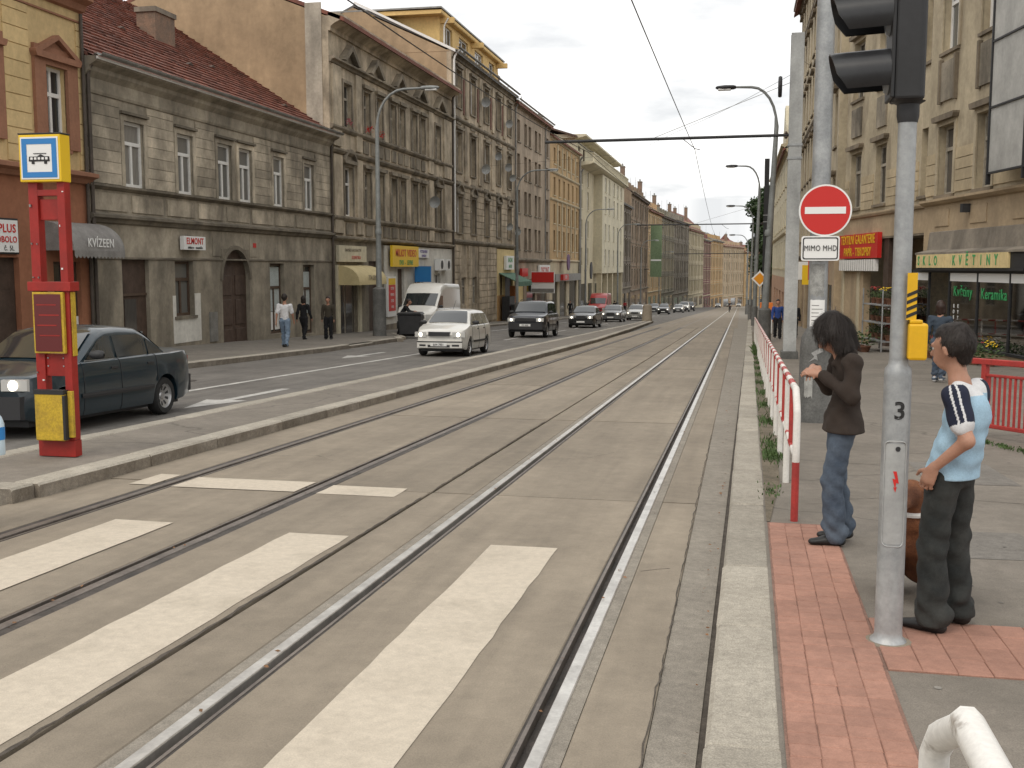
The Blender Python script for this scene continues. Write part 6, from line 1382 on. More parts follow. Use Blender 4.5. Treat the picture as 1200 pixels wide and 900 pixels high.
    glass('windscreen', wsb + .05, sp.get('wse', wst - .03)); glass('rear_window', rft + .1, rgb - .06, True) if sp.get('rearglass', True) else None
    for side in (1, -1):
        for a, c in sp['win']:
            lo, hi = [], []
            for i in range(13):
                s = a + (c - a)*i/12; zt_ = min(pw(zroof, s) - .085, sp.get('wtop', H - .12)); zb_ = bl + .025
                if zt_ < zb_ + .012: continue
                lo.append((L/2 - s + gb(s, ys(zb_)), side*(ys(zb_) + .007), zb_)); hi.append((L/2 - s + gb(s, ys(zt_)), side*(ys(zt_) + .007), zt_))
            if len(lo) > 1: MB().grid([lo, hi]).build('side_window', A['carglass'], t)
        if detail:
            for s in sp.get('doors', ()):
                P = [(p[0], p[1] + side*.002, p[2]) for p in sec(s, side)[:7]]; MB().tube(P, .006, 4).build('door_seam', A['trim'], t)
            for s in sp.get('handles', ()):
                p = sec(s, side)[4]; MB().box(p[0] - .08, p[1] - .012, p[2] - .06, p[0] + .08, p[1] + side*.022, p[2] - .03).build('handle', sp.get('hm', A['trim']), t)
            if sp.get('mould'):
                rows = []
                for i in range(15):
                    s = fo + wr*1.3 + (wb_ - wr*2.6)*i/14; p = sec(s, side)[2]; zc = sp['mould']; rows.append([(p[0], p[1] + side*.014, zc - .03), (p[0], p[1] + side*.018, zc), (p[0], p[1] + side*.014, zc + .03), (p[0], p[1] - side*.01, zc + .031)])
                MB().grid(rows).build('side_moulding', A['trim'], t, fix=True)
            P = []
            for i in range(9):
                s = sp['win'][0][0] + (sp['win'][-1][1] - sp['win'][0][0])*i/8; P.append((L/2 - s + gb(s, wB), side*(wB + .008), bl + .008))
            MB().tube(P, .008, 5).build('window_trim', sp.get('wt', A['trim']), t)
            s = wsb + .38; mb_ = MB(); y0 = wB + .02; rows = []
            for d, wv, hv in ((0, .02, .02), (.03, .06, .05), (.12, .075, .065), (.2, .06, .055), (.22, .02, .02)):
                rows.append([(L/2 - s + .02 + wv*math.cos(R(a))*.8, side*(y0 + d), bl + .09 + hv*math.sin(R(a))) for a in range(0, 360, 36)])
            mb_.grid(rows, True); mb_.build('mirror', sp.get('mm', A['trim']), t, smooth=60)
        for xw in (fo, fo + wb_):
            ty, ri, sl = wheel_mesh(wr); yy = side*(cw - .115)
            wo = put('wheel', ty, None, t, (L/2 - xw, yy, wr), (0, 0, 0 if side > 0 else math.pi)); put('rim', ri, None, wo); put('rim_slot', sl, None, wo)
            MB().lathe([(wr*1.18, -.16), (wr*1.18, .02)], 20, (L/2 - xw, yy - side*.02, wr + .0), 'y').build('wheel_well', A['trim'], t) if False else None
    # front and rear fittings, wrapped round the bowed ends
    def strip(nm, m, y0, y1, z0_, z1_, off=.012, front=True, parent=None, dep=.05):
        rows = []; n_ = 10
        for i in range(n_ + 1):
            y = y0 + (y1 - y0)*i/n_; s = 0 if front else L; xx = (L/2 - .15*(y/cw)**2 + off) if front else (-L/2 + .10*(y/cw)**2 - off); sg = -1 if front else 1
            rows.append([(xx + sg*dep, y, z0_), (xx, y, z0_ + .008), (xx, y, z1_ - .008), (xx + sg*dep, y, z1_)])
        g = MB().grid(rows); n_r = len(rows); g.f.append((0,1,2,3)); g.f.append(tuple(range((n_r-1)*4, n_r*4))[::-1]); return g.build(nm, m, parent or t, smooth=40, fix=True)
    wf0 = cw*.85
    bm = sp.get('bumper', col)
    strip('bumper', bm, -wf0*1.02, wf0*1.02, zs + .05, sp.get('bz', .52), .045, dep=.1); strip('bumper', bm, -cw*.9, cw*.9, zs + .1, sp.get('bz', .52) + .03, .04, False, dep=.1)
    if sp.get('bstripe'): strip('bumper_stripe', A['trim'], -wf0*1.03, wf0*1.03, sp['bstripe'], sp['bstripe'] + .05, .052)
    strip('lower_grille', A['trim'], -wf0*.5, wf0*.5, zs + .07, zs + .16, .05)
    gz = sp['grille']; strip('grille', A['trim'], -gz[0], gz[0], gz[1], gz[2], .016); 
    if sp.get('chrome'): strip('grille_frame', A['rimm'], -gz[0] - .02, gz[0] + .02, gz[2], gz[2] + .02, .02)
    hl = sp['head']
    for sd in (1, -1):
        h_ = strip('headlight', A['lampglass'], sd*hl[0], sd*hl[1], hl[2], hl[3], .014)
        if lights:
            yc = sd*(hl[0]*.55 + hl[1]*.45); zc = (hl[2] + hl[3])/2; MB().lathe([(.001, .012), (.05, .01), (.068, .0), (.068, -.02)], 14, (L/2 - .15*(yc/cw)**2 + .02, yc, zc), 'x').build('lamp_reflector', A['lit'], h_)
        strip('taillight', A['tail'], sd*cw*.58, sd*cw*.86, dr - .28, dr - .10, .012, False)
        if sp.get('fog'): strip('fog_lamp_grille', A['trim'], sd*wf0*.6, sd*wf0*.9, zs + .10, zs + .17, .052)
    pz = sp.get('pz', .40); strip('number_plate', A['plate'], -.26, .26, pz - .055, pz + .055, .058, dep=.01); strip('number_plate', A['plate'], -.26, .26, .7, .81, .03, False, dep=.01)
    if plate and detail: text(plate, .10, A['ink'], t, (L/2 + .061, 0, pz), R(90), sx=.8, bold=.002)
    if sp.get('rails'):
        for sd in (1, -1): MB().tube([(L/2 - wst - .2, sd*wR*.9, H + .0), (L/2 - wst - .35, sd*wR*.9, H + .05), (L/2 - rft + .3, sd*wR*.9, H + .04), (L/2 - rft + .1, sd*wR*.9, H - .02)], .018, 6).build('roof_rail', A['trim'], t)
    MB().box(-L/2 + .3, -cw*.8, zs - .06, L/2 - .3, cw*.8, zs + .12).build('underbody', A['trim'], t)
    if sp.get('ant'): MB().tube([(L/2 - wst - .1, 0, H), (L/2 - wst - .5, 0, H + .3)], .006, 4).build('antenna', A['trim'], t)
    return t
SEDAN = dict(L=4.26, W=1.69, H=1.345, wr=.285, wb=2.54, fo=.80, ws=(1.12, 1.88, 2.98, 3.58), z=(.76, .89, .90, .935, .96), win=[(1.30, 2.10), (2.17, 2.98), (3.03, 3.42)], doors=(1.25, 2.14, 3.1), handles=(1.98, 2.92), mould=.46, bumper=A['trim'], bz=.54, grille=(.5, .62, .72), head=(.50, .80, .60, .75), sill=.2, pz=.42, tumble=.72)
HATCH = dict(L=4.23, W=1.65, H=1.45, wr=.29, wb=2.46, fo=.80, ws=(.98, 1.72, 3.72, 4.14), z=(.82, .99, .96, .98, .96), win=[(1.18, 2.02), (2.09, 2.92), (2.99, 3.75)], doors=(1.12, 2.06, 3.0), handles=(1.95, 2.85), mould=.46, bstripe=.44, bz=.50, grille=(.34, .64, .76), chrome=True, head=(.42, .80, .60, .77), pz=.38, fog=True, rails=False, tumble=.67, ant=True)
SUV = dict(L=4.57, W=1.88, H=1.74, wr=.36, wb=2.71, fo=.88, ws=(1.15, 1.90, 3.9, 4.42), z=(1.02, 1.16, 1.12, 1.14, 1.10), win=[(1.35, 2.2), (2.28, 3.1), (3.18, 3.95)], doors=(1.3, 2.24, 3.2), handles=(2.1, 3.0), mould=.6, bumper=A['trim'], bz=.70, grille=(.45, .78, .93), chrome=True, head=(.52, .86, .76, .94), sill=.34, pz=.60, rails=True, tumble=.76)
SALOON = dict(L=4.80, W=1.80, H=1.44, wr=.31, wb=2.83, fo=.85, ws=(1.35, 2.15, 3.35, 4.05), z=(.82, .97, .95, .98, .98), win=[(1.55, 2.4), (2.47, 3.35)], doors=(1.5, 2.43, 3.3), handles=(2.3, 3.2), mould=.48, grille=(.32, .58, .80), chrome=True, head=(.44, .78, .60, .78), bz=.52, pz=.40)
VAN = dict(L=5.5, W=2.04, H=2.62, wr=.33, wb=3.6, fo=.84, ws=(.70, 1.62, 5.2, 5.46), z=(1.18, 1.42, 1.36, 1.36, 1.34), win=[(1.0, 1.95)], doors=(.95, 2.0, 3.2), handles=(1.9,), mould=.7, bumper=A['trim'], bz=.72, grille=(.5, .86, .98), head=(.58, .88, .80, 1.06), sill=.3, pz=.55, rearglass=False, tumble=.88, wtop=1.98, wse=1.42, roofline=[(.70, 1.42), (1.45, 2.08), (1.62, 2.26), (1.95, 2.5), (2.4, 2.6), (5.2, 2.6), (5.3, 2.5), (5.46, 1.36)])
UP = R(-90)
P_teal = paint('dark_teal_paint', (.010, .024, .034)); P_white = paint('white_car_paint', (.66, .65, .61)); P_dark = paint('dark_blue_paint', (.014, .017, .026)); P_black = paint('black_car_paint', (.012, .012, .013)); P_silver = paint('silver_paint', (.42, .42, .40), .3, .4); P_grey = paint('grey_car_paint', (.12, .125, .13), .3, .2); P_red = paint('red_car_paint', (.40, .03, .03)); P_van = paint('white_van_paint', (.70, .69, .65))
SED = dict(SEDAN); SED['wt'] = A['gutter']
car('dark teal saloon with lit headlight behind the tram stop column', 'car', -9.28, 13.62, UP, SED, P_teal)
car('white estate hatchback with lit headlights driving towards the camera', 'car', -9.1, 34.3, UP + R(1), HATCH, P_white, plate='6A4 7851')
car('white high-roof delivery van parked beyond the white hatchback', 'van', -15.35, 52.9, UP, VAN, P_van, lights=False, plate=None)
car('dark blue off-road car with roof rails and lit headlights', 'car', -9.85, 52.2, UP, SUV, P_dark, plate='1P3 4502')
car('black saloon with chrome grille behind the dark off-road car', 'car', -10.1, 72.2, UP, SALOON, P_black, detail=True, plate='')
car('dark grey saloon with bright headlamps, second behind the off-road car', 'car', -10.6, 93.0, UP, SALOON, P_grey, detail=False)
car('pale silver car beside the concrete bollard', 'car', -9.45, 102.0, UP, HATCH, P_silver, detail=False)
car('dark car with lit lamps left of the far white cars', 'car', -10.3, 152.0, UP, HATCH, P_black, detail=False)
car('grey car alongside the far dark car', 'car', -13.0, 170.0, UP, HATCH, P_grey, detail=False, lights=False)
car('silver car close behind the far dark car', 'car', -9.6, 176.0, UP, SEDAN, P_silver, detail=False)
car('tall white people carrier in the far queue', 'car', -9.5, 192.0, UP, SUV, P_white, detail=False)
car('dark car at the end of the far queue', 'car', -9.2, 206.0, UP, SUV, P_black, detail=False)
car('red delivery van parked by the far shops', 'van', -14.7, 116.0, UP, VAN, P_red, lights=False, detail=False)
car('lone white car far down the street', 'car', -6.4, 330, UP, SEDAN, P_white, detail=False, zroad=0)
car('pale car near the street end, left of the cyclist', 'car', -3.6, 380, UP, SEDAN, P_silver, detail=False, zroad=0); car('pale car at the street end, right of the cyclist', 'car', -.5, 400, UP, SEDAN, P_white, detail=False, zroad=0)
# ================================================================== people: smooth-union fields turned into meshes
def field(prims, res, k, pad=.04, noise=None):
    lo = np.full(3, 1e9); hi = np.full(3, -1e9)
    for p in prims:
        a, b = np.array(p[0], float), np.array(p[1], float); r = max(p[2], p[3]) * (max(p[4]) if len(p) > 4 and p[4] else 1)
        lo = np.minimum(lo, np.minimum(a, b) - r); hi = np.maximum(hi, np.maximum(a, b) + r)
    lo -= pad; hi += pad; n = np.ceil((hi - lo) / res).astype(int) + 1
    ax = [lo[i] + res*np.arange(n[i]) for i in range(3)]; f = np.full(n, 1.0, np.float32)
    for p in prims:
        a, b = np.array(p[0], float), np.array(p[1], float); ra, rb = p[2], p[3]; sc = np.array(p[4] if len(p) > 4 and p[4] else (1, 1, 1), float); kk = p[5] if len(p) > 5 else k
        m = max(ra, rb)*sc.max() + kk + 3*res; l2 = np.minimum(a, b) - m; h2 = np.maximum(a, b) + m
        i0 = np.maximum(0, np.floor((l2 - lo)/res).astype(int)); i1 = np.minimum(n, np.ceil((h2 - lo)/res).astype(int) + 1); sl = tuple(slice(i0[i], i1[i]) for i in range(3))
        X = ax[0][sl[0]][:, None, None]/sc[0]; Y = ax[1][sl[1]][None, :, None]/sc[1]; Z = ax[2][sl[2]][None, None, :]/sc[2]; a_, b_ = a/sc, b/sc; d = b_ - a_; L2 = max(d@d, 1e-9)
        t = np.clip(((X - a_[0])*d[0] + (Y - a_[1])*d[1] + (Z - a_[2])*d[2])/L2, 0, 1)
        g = (np.sqrt((X - a_[0] - t*d[0])**2 + (Y - a_[1] - t*d[1])**2 + (Z - a_[2] - t*d[2])**2) - (ra + (rb - ra)*t))*sc.min()
        c = f[sl]; h = np.clip(.5 + .5*(c - g)/kk, 0, 1); f[sl] = c*(1 - h) + g*h - kk*h*(1 - h)
    if noise:
        X, Y, Z = np.meshgrid(*ax, indexing='ij'); f = f + noise(X, Y, Z).astype(np.float32)
    return f, lo
def nets(f, lo, res):
    n = np.array(f.shape); ins = f < 0
    c = [f[dx:n[0]-1+dx, dy:n[1]-1+dy, dz:n[2]-1+dz] for dx in (0, 1) for dy in (0, 1) for dz in (0, 1)]
    s = sum((q < 0).astype(np.int8) for q in c); act = (s > 0) & (s < 8); idx = np.full(act.shape, -1, np.int64); ii = np.argwhere(act); idx[act] = np.arange(len(ii))
    P = np.zeros((len(ii), 3)); cnt = np.zeros(len(ii)); off = [(dx, dy, dz) for dx in (0, 1) for dy in (0, 1) for dz in (0, 1)]; vals = np.stack([q[act] for q in c], 1)
    for e0 in range(8):
        for e1 in range(e0 + 1, 8):
            o0, o1 = np.array(off[e0]), np.array(off[e1])
            if abs(o0 - o1).sum() != 1: continue
            a, b = vals[:, e0], vals[:, e1]; m = (a < 0) != (b < 0); t = np.where(m, a/np.where(m, a - b, 1), 0); P += np.where(m[:, None], o0 + t[:, None]*(o1 - o0), 0); cnt += m
    V = (ii + P/cnt[:, None])*res + lo; F = []
    for axis in range(3):
        o = [i for i in range(3) if i != axis]; sl0 = [slice(None)]*3; sl1 = [slice(None)]*3; sl0[axis] = slice(0, -1); sl1[axis] = slice(1, None)
        A_ = ins[tuple(sl0)]; B_ = ins[tuple(sl1)]; e = np.argwhere(A_ != B_); e = e[(e[:, o[0]] > 0) & (e[:, o[1]] > 0) & (e[:, o[0]] < n[o[0]] - 1) & (e[:, o[1]] < n[o[1]] - 1)]
        if not len(e): continue
        def cell(d0, d1): q = e.copy(); q[:, o[0]] -= d0; q[:, o[1]] -= d1; return idx[q[:, 0], q[:, 1], q[:, 2]]
        q = np.stack([cell(1, 1), cell(0, 1), cell(0, 0), cell(1, 0)], 1); flip = A_[e[:, 0], e[:, 1], e[:, 2]]
        if axis == 1: flip = ~flip
        q[~flip] = q[~flip][:, ::-1]; F.append(q)
    return V, np.concatenate(F)
def blob(name, prims, m, parent, res, k=.025, noise=None, colour=None, clip=None):
    f, lo = field(prims, res, k, noise=noise)
    if clip is not None: f = np.maximum(f, (clip - (lo[2] + res*np.arange(f.shape[2])))[None, None, :]).astype(np.float32)
    f[:, :, 0] = np.maximum(f[:, :, 0], .01); V, F = nets(f, lo, res); F = F[(F >= 0).all(1)]
    me = bpy.data.meshes.new(name); me.from_pydata(V.tolist(), [], F.tolist()); me.shade_smooth()
    ms = m if isinstance(m, list) else [m]
    for q in ms: me.materials.append(q)
    if colour is not None: me.polygons.foreach_set('material_index', colour(V[F].mean(1)).astype(np.int32))
    return put(name, me, None, parent)
A['skin'] = mat('skin', (.44, .24, .165), (.38, .20, .135), 9, .55, fine=.08, local=True); A['skin'].node_tree.nodes['Principled BSDF'].inputs['Subsurface Weight'].default_value = .12; A['skin'].node_tree.nodes['Principled BSDF'].inputs['Subsurface Radius'].default_value = (.02, .008, .005)
A['hair_dk'] = mat('dark_hair', (.014, .010, .008), (.022, .015, .012), 40, .6, fine=.4, local=True, bump=.2, bscale=90); A['hair_br'] = mat('auburn_hair', (.035, .016, .010), (.022, .011, .007), 40, .5, fine=.3, local=True)
def cloth(nm, c, k=.8, sc=14): return mat(nm, c, tuple(v*k for v in c), sc, .9, fine=.12, local=True, bump=.25, bscale=220)
A['jeans'] = mat('blue_jeans', (.05, .068, .098), (.095, .12, .155), 5, .9, fine=.15, local=True, bump=.3, bscale=240); A['jacket'] = cloth('brown_jacket', (.036, .025, .019)); A['tee_blue'] = cloth('pale_blue_shirt', (.36, .53, .66), .9); A['navy'] = cloth('navy_sleeve', (.018, .022, .045)); A['tee_white'] = cloth('white_cotton', (.66, .66, .67), .92)
A['pants'] = mat('charcoal_jeans', (.017, .020, .020), (.042, .044, .041), 5, .9, fine=.18, local=True, bump=.3, bscale=240); A['shoe'] = mat('black_shoe', (.014, .014, .014), rough=.5); A['shoe_w'] = mat('white_shoe', (.5, .5, .5), rough=.6); A['cl_black'] = cloth('black_cloth', (.015, .015, .017)); A['denim'] = cloth('denim_jacket', (.045, .062, .085)); A['olive'] = cloth('olive_jacket', (.06, .05, .035)); A['blue_j'] = cloth('blue_jacket', (.03, .07, .26)); A['red_c'] = cloth('red_jacket', (.38, .02, .03)); A['jeans_lt'] = mat('light_jeans', (.13, .19, .27), (.2, .26, .34), 5, .9, fine=.15, local=True)
def V3(*a): return np.array(a, float)
def joints(h, **o):
    J = dict(pel=V3(0, 0, .52), waist=V3(0, 0, .60), chest=V3(0, 0, .72), neck=V3(0, 0, .815), head=V3(.015, 0, .925), shL=V3(0, .108, .79), shR=V3(0, -.108, .79), elL=V3(-.01, .135, .62), elR=V3(-.01, -.135, .62), wrL=V3(.03, .14, .475), wrR=V3(.03, -.14, .475), hipL=V3(0, .052, .50), hipR=V3(0, -.052, .50), knL=V3(.012, .058, .275), knR=V3(.012, -.058, .275), anL=V3(-.01, .06, .045), anR=V3(-.01, -.06, .045))
    for k_, v in o.items(): J[k_] = V3(*v)
    return {k_: v*h for k_, v in J.items()}
def head_prims(J, h, look=(1, 0), tilt=0):
    """skull, jaw, nose, ears turned to look and tilted down"""
    c = J['head']; yaw = math.atan2(look[1], look[0]); M_ = np.array(Matrix.Rotation(yaw, 3, 'Z') @ Matrix.Rotation(tilt, 3, 'Y')); s = h/1.6
    def T(x, y, z): return c + M_ @ V3(x, y, z)*s
    return [(T(.0, 0, .035), T(-.02, 0, .03), .083*s, .083*s), (T(.03, 0, -.03), T(.045, 0, -.07), .058*s, .035*s), (T(.05, 0, .02), T(.06, 0, -.04), .05*s, .045*s),
            (T(.098, 0, .012), T(.116, 0, -.018), .010*s, .014*s, None, .012), (T(.095, .03, .028), T(.095, -.03, .028), .012*s, .012*s, None, .012), (T(.09, .018, -.05), T(.09, -.018, -.05), .011*s, .011*s, None, .01),
            (T(-.005, .085, .01), T(-.012, .088, -.02), .016*s, .012*s, None, .008), (T(-.005, -.085, .01), T(-.012, -.088, -.02), .016*s, .012*s, None, .008)], T
def hand_prims(w_, d, up, s=1.0, side=1, curl=.6, spread=.12):
    """palm and five separate fingers; d = direction of the hand, up = back of the hand"""
    d = d/np.linalg.norm(d); up = up - d*(up@d); up = up/np.linalg.norm(up); lat = np.cross(d, up)*side; out = [(w_ - d*.01*s, w_ + d*.07*s, .022*s, .026*s, None, .015), (w_ + d*.02*s + lat*.018*s, w_ + d*.075*s + lat*.026*s, .017*s, .015*s, None, .014), (w_ + d*.02*s - lat*.018*s, w_ + d*.07*s - lat*.027*s, .017*s, .014*s, None, .014)]
    for i, ln in enumerate((.075, .085, .08, .062)):
        q = (1.5 - i)*.0195*s; a = w_ + d*.078*s + lat*q; dd = d + lat*spread*(1.5 - i)*.8; dd = dd/np.linalg.norm(dd); m = a + dd*ln*.48*s - up*.006*s; e = dd*math.cos(curl) - up*math.sin(curl); t = m + e*ln*.52*s
        out += [(a, m, .0095*s, .0085*s, None, .004), (m, t, .0085*s, .007*s, None, .004)]
    a = w_ + d*.02*s + lat*.026*s; m = a + (d*.6 + lat*.75)*.042*s; out += [(a, m, .013*s, .011*s, None, .006), (m, m + (d*.9 + lat*.25 - up*.2)*.036*s, .0105*s, .008*s, None, .004)]
    return out
def person(label, X, Y, rz, h, top, bottom, hair, shoe=None, J=None, res=.02, z=None, look=(1, 0), tilt=0, loose=1.0, hand=None, skirt=0, extra=None, long_hair=False, name='person', flare=0, hem=None, zadd=PV, folds=True, sleeve=1.0, group='people on the pavements'):
    t = thing(name, label, 'person', (X, Y, G(Y) + zadd), rz, group); J = J or joints(h); s = h/1.65; sk = []
    hp, T = head_prims(J, h, look, tilt); sk += hp
    sk += [(J['neck'] - V3(0, 0, .03), J['head'] - V3(.01, 0, .05)*s, .052*s, .048*s), (J['chest'], J['neck'], .075*s, .05*s, (1, 1.3, 1)), (J['pel'], J['chest'], .09*s, .095*s, (.8, 1.15, 1))]
    for q in 'LR':
        sk += [(J['chest'] + V3(0, 0, .05), J['sh' + q], .05*s, .045*s), (J['sh' + q], J['el' + q], .045*s, .036*s), (J['el' + q], J['wr' + q], .036*s, .024*s), (J['pel'], J['hip' + q], .08*s, .075*s), (J['hip' + q], J['kn' + q], .07*s, .048*s), (J['kn' + q], J['an' + q], .046*s, .034*s)]
        d = J['wr' + q] - J['el' + q]
        hd = (hand or {}).get(q, {}); sk += hand_prims(J['wr' + q], V3(*hd.get('d', d)), V3(*hd.get('up', (0, 1 if q == 'L' else -1, 0))), s, hd.get('side', 1 if q == 'L' else -1), hd.get('curl', .7), hd.get('spread', .1))
    blob('body', sk, A['skin'], t, min(res, .012) if res < .012 else res, .02)
    fn = (lambda a, fr: (lambda X_, Y_, Z_: a*(np.sin(fr*(1 + .25*np.sin(3.1*Z_))*Z_ + 31*X_ + 3*np.sin(9*Y_ + 4*Z_)) * (.4 + .6*np.sin(5.3*Z_ + 8*X_ + 1.0)**2) + .7*np.sin(24*X_ - 41*Y_ + 17*Z_ + 2*np.sin(13*Z_)) + .5*np.sin(63*Z_ - 47*X_ + 22*Y_)))) if folds else (lambda a, fr: None)
    tp = [(J['pel'] + V3(0, 0, .02)*s, J['waist'], .105*s*loose, .098*s*loose, (.82, 1.2, 1)), (J['waist'], J['chest'] + V3(0, 0, .02), .098*s*loose, .108*s*loose, (.85, 1.25, 1)), (J['chest'], J['neck'] - V3(0, 0, .035)*s, .10*s, .06*s, (.85, 1.3, 1))]
    for q in 'LR':
        e = J['el' + q] if sleeve >= 1 else J['sh' + q] + (J['el' + q] - J['sh' + q])*sleeve
        tp += [(J['chest'] + V3(0, 0, .06)*s, J['sh' + q] - V3(0, 0, .01), .075*s, .062*s), (J['sh' + q] - V3(0, 0, .01), e, .064*s*loose, .05*s*loose if sleeve >= 1 else .062*s*loose)]
        if sleeve >= 1: tp += [(J['el' + q], J['el' + q] + (J['wr' + q] - J['el' + q])*.93, .052*s*loose, .04*s*loose)]
    if extra and 'top' in extra: tp += extra['top']
    blob('jacket' if sleeve >= 1 else 'shirt', tp, top, t, (extra or {}).get('topres', res), .03, fn(.0042 if res < .012 else .006, 38), (extra or {}).get('topcol'), clip=hem)
    bp = [(J['pel'] - V3(0, .02, .0), J['pel'] + V3(0, .02, .05*s), .11*s, .10*s, (.85, 1.15, 1))]
    for q in 'LR':
        hp_, kn, an = J['hip' + q], J['kn' + q], J['an' + q]; bp += [(hp_, kn, .088*s*loose, .066*s*loose + flare*.2), (kn, an + V3(0, 0, .0), .066*s*loose + flare*.2, .058*s*loose + flare)]
    blob('trousers', bp, bottom, t, res, .028, (lambda g_: (lambda X_, Y_, Z_: g_(X_, Y_, Z_)*(1 + 2.2*np.exp(-((Z_ - .13)/.09)**2) + .8*np.exp(-((Z_ - .45)/.12)**2))) if g_ else None)(fn(.0034 if res < .012 else .006, 30)), clip=.022 if flare < .025 else .045)
    for q in 'LR':
        a = J['an' + q]; f_ = a - J['kn' + q]; sp = [(a + V3(-.035, 0, -.045)*s, a + V3(.06, 0, -.04)*s, .04*s, .04*s, (1, .95, .8)), (a + V3(.06, 0, -.043)*s, a + V3(.15, 0, -.052)*s, .040*s, .030*s, (1, 1.05, .75)), (a + V3(-.02, 0, .0), a + V3(-.01, 0, -.03), .045*s, .042*s)]
        blob('shoe', sp, shoe or A['shoe'], t, max(res*.8, .006), .02)
    hs = [(T(-.022, 0, .045), T(-.03, 0, .03), .094*s, .093*s), (T(.02, 0, .075), T(-.03, 0, .085), .062*s, .07*s)]
    if long_hair: hs += [(T(-.03, .04, .03), T(-.025, .06, -.09), .06*s, .045*s), (T(-.03, -.04, .03), T(-.025, -.06, -.09), .06*s, .045*s), (T(-.05, 0, 0), T(-.055, 0, -.11), .075*s, .05*s)]
    else: hs += [(T(-.05, 0, 0), T(-.055, 0, -.04), .06*s, .045*s)]
    if extra and 'hair' in extra: hs = extra['hair'](T, s)
    blob('hair', hs, hair, t, min(res, .014), .02, (lambda X_, Y_, Z_: .0012*np.sin(90*Y_ + 20*Z_) + .0012*np.sin(70*X_ + 33*Z_)) if res < .012 else None)
    if res < .012:
        strands(t, hair, 4200 if extra.get('long') else 1100, .075 if extra.get('long') else .026, J['head'])
        for sy in (1, -1):
            e = MB(); p = T(.087, .030*sy, .012); e.lathe([(.001, .011), (.007, .008), (.011, 0), (.007, -.008), (.001, -.011)], 10, tuple(p)); e.build('eye', A['lampglass'], t, smooth=60); e = MB(); p = T(.0965, .0305*sy, .012); e.lathe([(.001, .005), (.004, .003), (.005, 0), (.004, -.003), (.001, -.005)], 8, tuple(p)); e.build('pupil', A['ink'], t)
            bp_ = [T(.10, .05*sy, .028), T(.104, .032*sy, .034), T(.104, .014*sy, .03)]; MB().tube([tuple(q) for q in bp_], .003, 5).build('eyebrow', hair, t)
    return t
def strands(t, m, n, ln, c):
    """loose locks lying over the hair surface"""
    h_ = [o for o in t.children if o.name.startswith('hair')][0]; me = h_.data; r2 = random.Random(9); b = MB(); vs_ = me.vertices
    for _ in range(n):
        v = vs_[r2.randrange(len(vs_))]; nn = v.normal; p = v.co + nn*.001; d = Vector((0, 0, -1)) + Vector((r2.gauss(0, .12), r2.gauss(0, .12), r2.gauss(0, .12)))
        if ln < .04: d = (p - Vector((c[0] - .05, c[1], c[2] + .16)))*8 + Vector((r2.gauss(0, .12), r2.gauss(0, .12), r2.gauss(0, .1)))
        d = d - nn*d.dot(nn) + nn*r2.uniform(.01, .08 if ln > .04 else .06); d.normalize(); w_ = d.cross(nn).normalized()*(r2.uniform(.0006, .0014) if ln > .04 else r2.uniform(.0008, .0016)); L_ = ln*r2.uniform(.5, 1.3); q = p + d*L_*.5 + nn*.003; e = p + d*L_ + nn*(r2.uniform(-.006, .006) if ln > .04 else .0) - Vector((0, 0, L_*.15 if ln > .04 else 0))
        b.add([p - w_, p + w_, q + w_*.8, q - w_*.8, e], [(0,1,2,3), (3,2,4)])
    tag(b.build('hair_strands', m, t), kind='stuff')
# ---- woman in the brown jacket, looking down at her hands
hw = 1.60
Jw = dict(pel=V3(-.02, 0, .84), waist=V3(-.025, 0, .95), chest=V3(-.03, 0, 1.13), neck=V3(.0, 0, 1.285), head=V3(.055, 0, 1.405), shL=V3(-.03, .165, 1.245), shR=V3(-.02, -.165, 1.245), elL=V3(-.02, .235, 1.02), elR=V3(.04, -.22, 1.03), wrL=V3(.155, .115, 1.155), wrR=V3(.185, -.02, 1.185),
          hipL=V3(-.01, .085, .80), hipR=V3(-.02, -.085, .80), knL=V3(.06, .095, .44), knR=V3(.0, -.09, .44), anL=V3(.03, .10, .08), anR=V3(-.06, -.10, .08))
def wh(T, s): return [(T(-.018, 0, .045), T(-.03, 0, .03), .107*s, .105*s), (T(.03, 0, .085), T(-.03, 0, .085), .07*s, .08*s), (T(.0, .07, .03), T(.025, .085, -.075), .052*s, .036*s), (T(.0, -.07, .03), T(.025, -.085, -.075), .052*s, .036*s), (T(-.03, .05, 0), T(-.02, .075, -.10), .06*s, .045*s), (T(-.03, -.05, 0), T(-.02, -.075, -.10), .06*s, .045*s), (T(-.06, 0, 0), T(-.06, 0, -.10), .08*s, .055*s), (T(.075, .035, .07), T(.085, .055, .02), .028*s, .022*s), (T(.075, -.035, .07), T(.085, -.055, .02), .028*s, .022*s)]
wtop = [(V3(-.02, 0, .74), Jw['waist'], .148, .100, (.90, 1.30, 1)), (V3(-.02, .03, .74), V3(-.02, -.03, .84), .145, .13, (.9, 1.25, 1)), (V3(.055, .05, 1.22), V3(.01, .07, 1.28), .03, .028), (V3(.055, -.05, 1.22), V3(.01, -.07, 1.28), .03, .028), (V3(-.05, .05, 1.285), V3(-.05, -.05, 1.285), .035, .035)]
person('woman in dark brown jacket and flared jeans looking at her hands', .675, 7.48, R(186), hw, A['jacket'], A['jeans'], A['hair_dk'], J=Jw, res=.0085, tilt=R(32), loose=.97, flare=.022, hem=.765, extra={'top': wtop, 'hair': wh, 'long': 1}, group='people standing by the crossing',
       hand={'L': dict(d=(.8, -.45, .15), up=(.1, .5, .8), curl=.9), 'R': dict(d=(.25, .85, -.30), up=(.6, .3, .75), curl=.35, spread=.2, side=-1)})
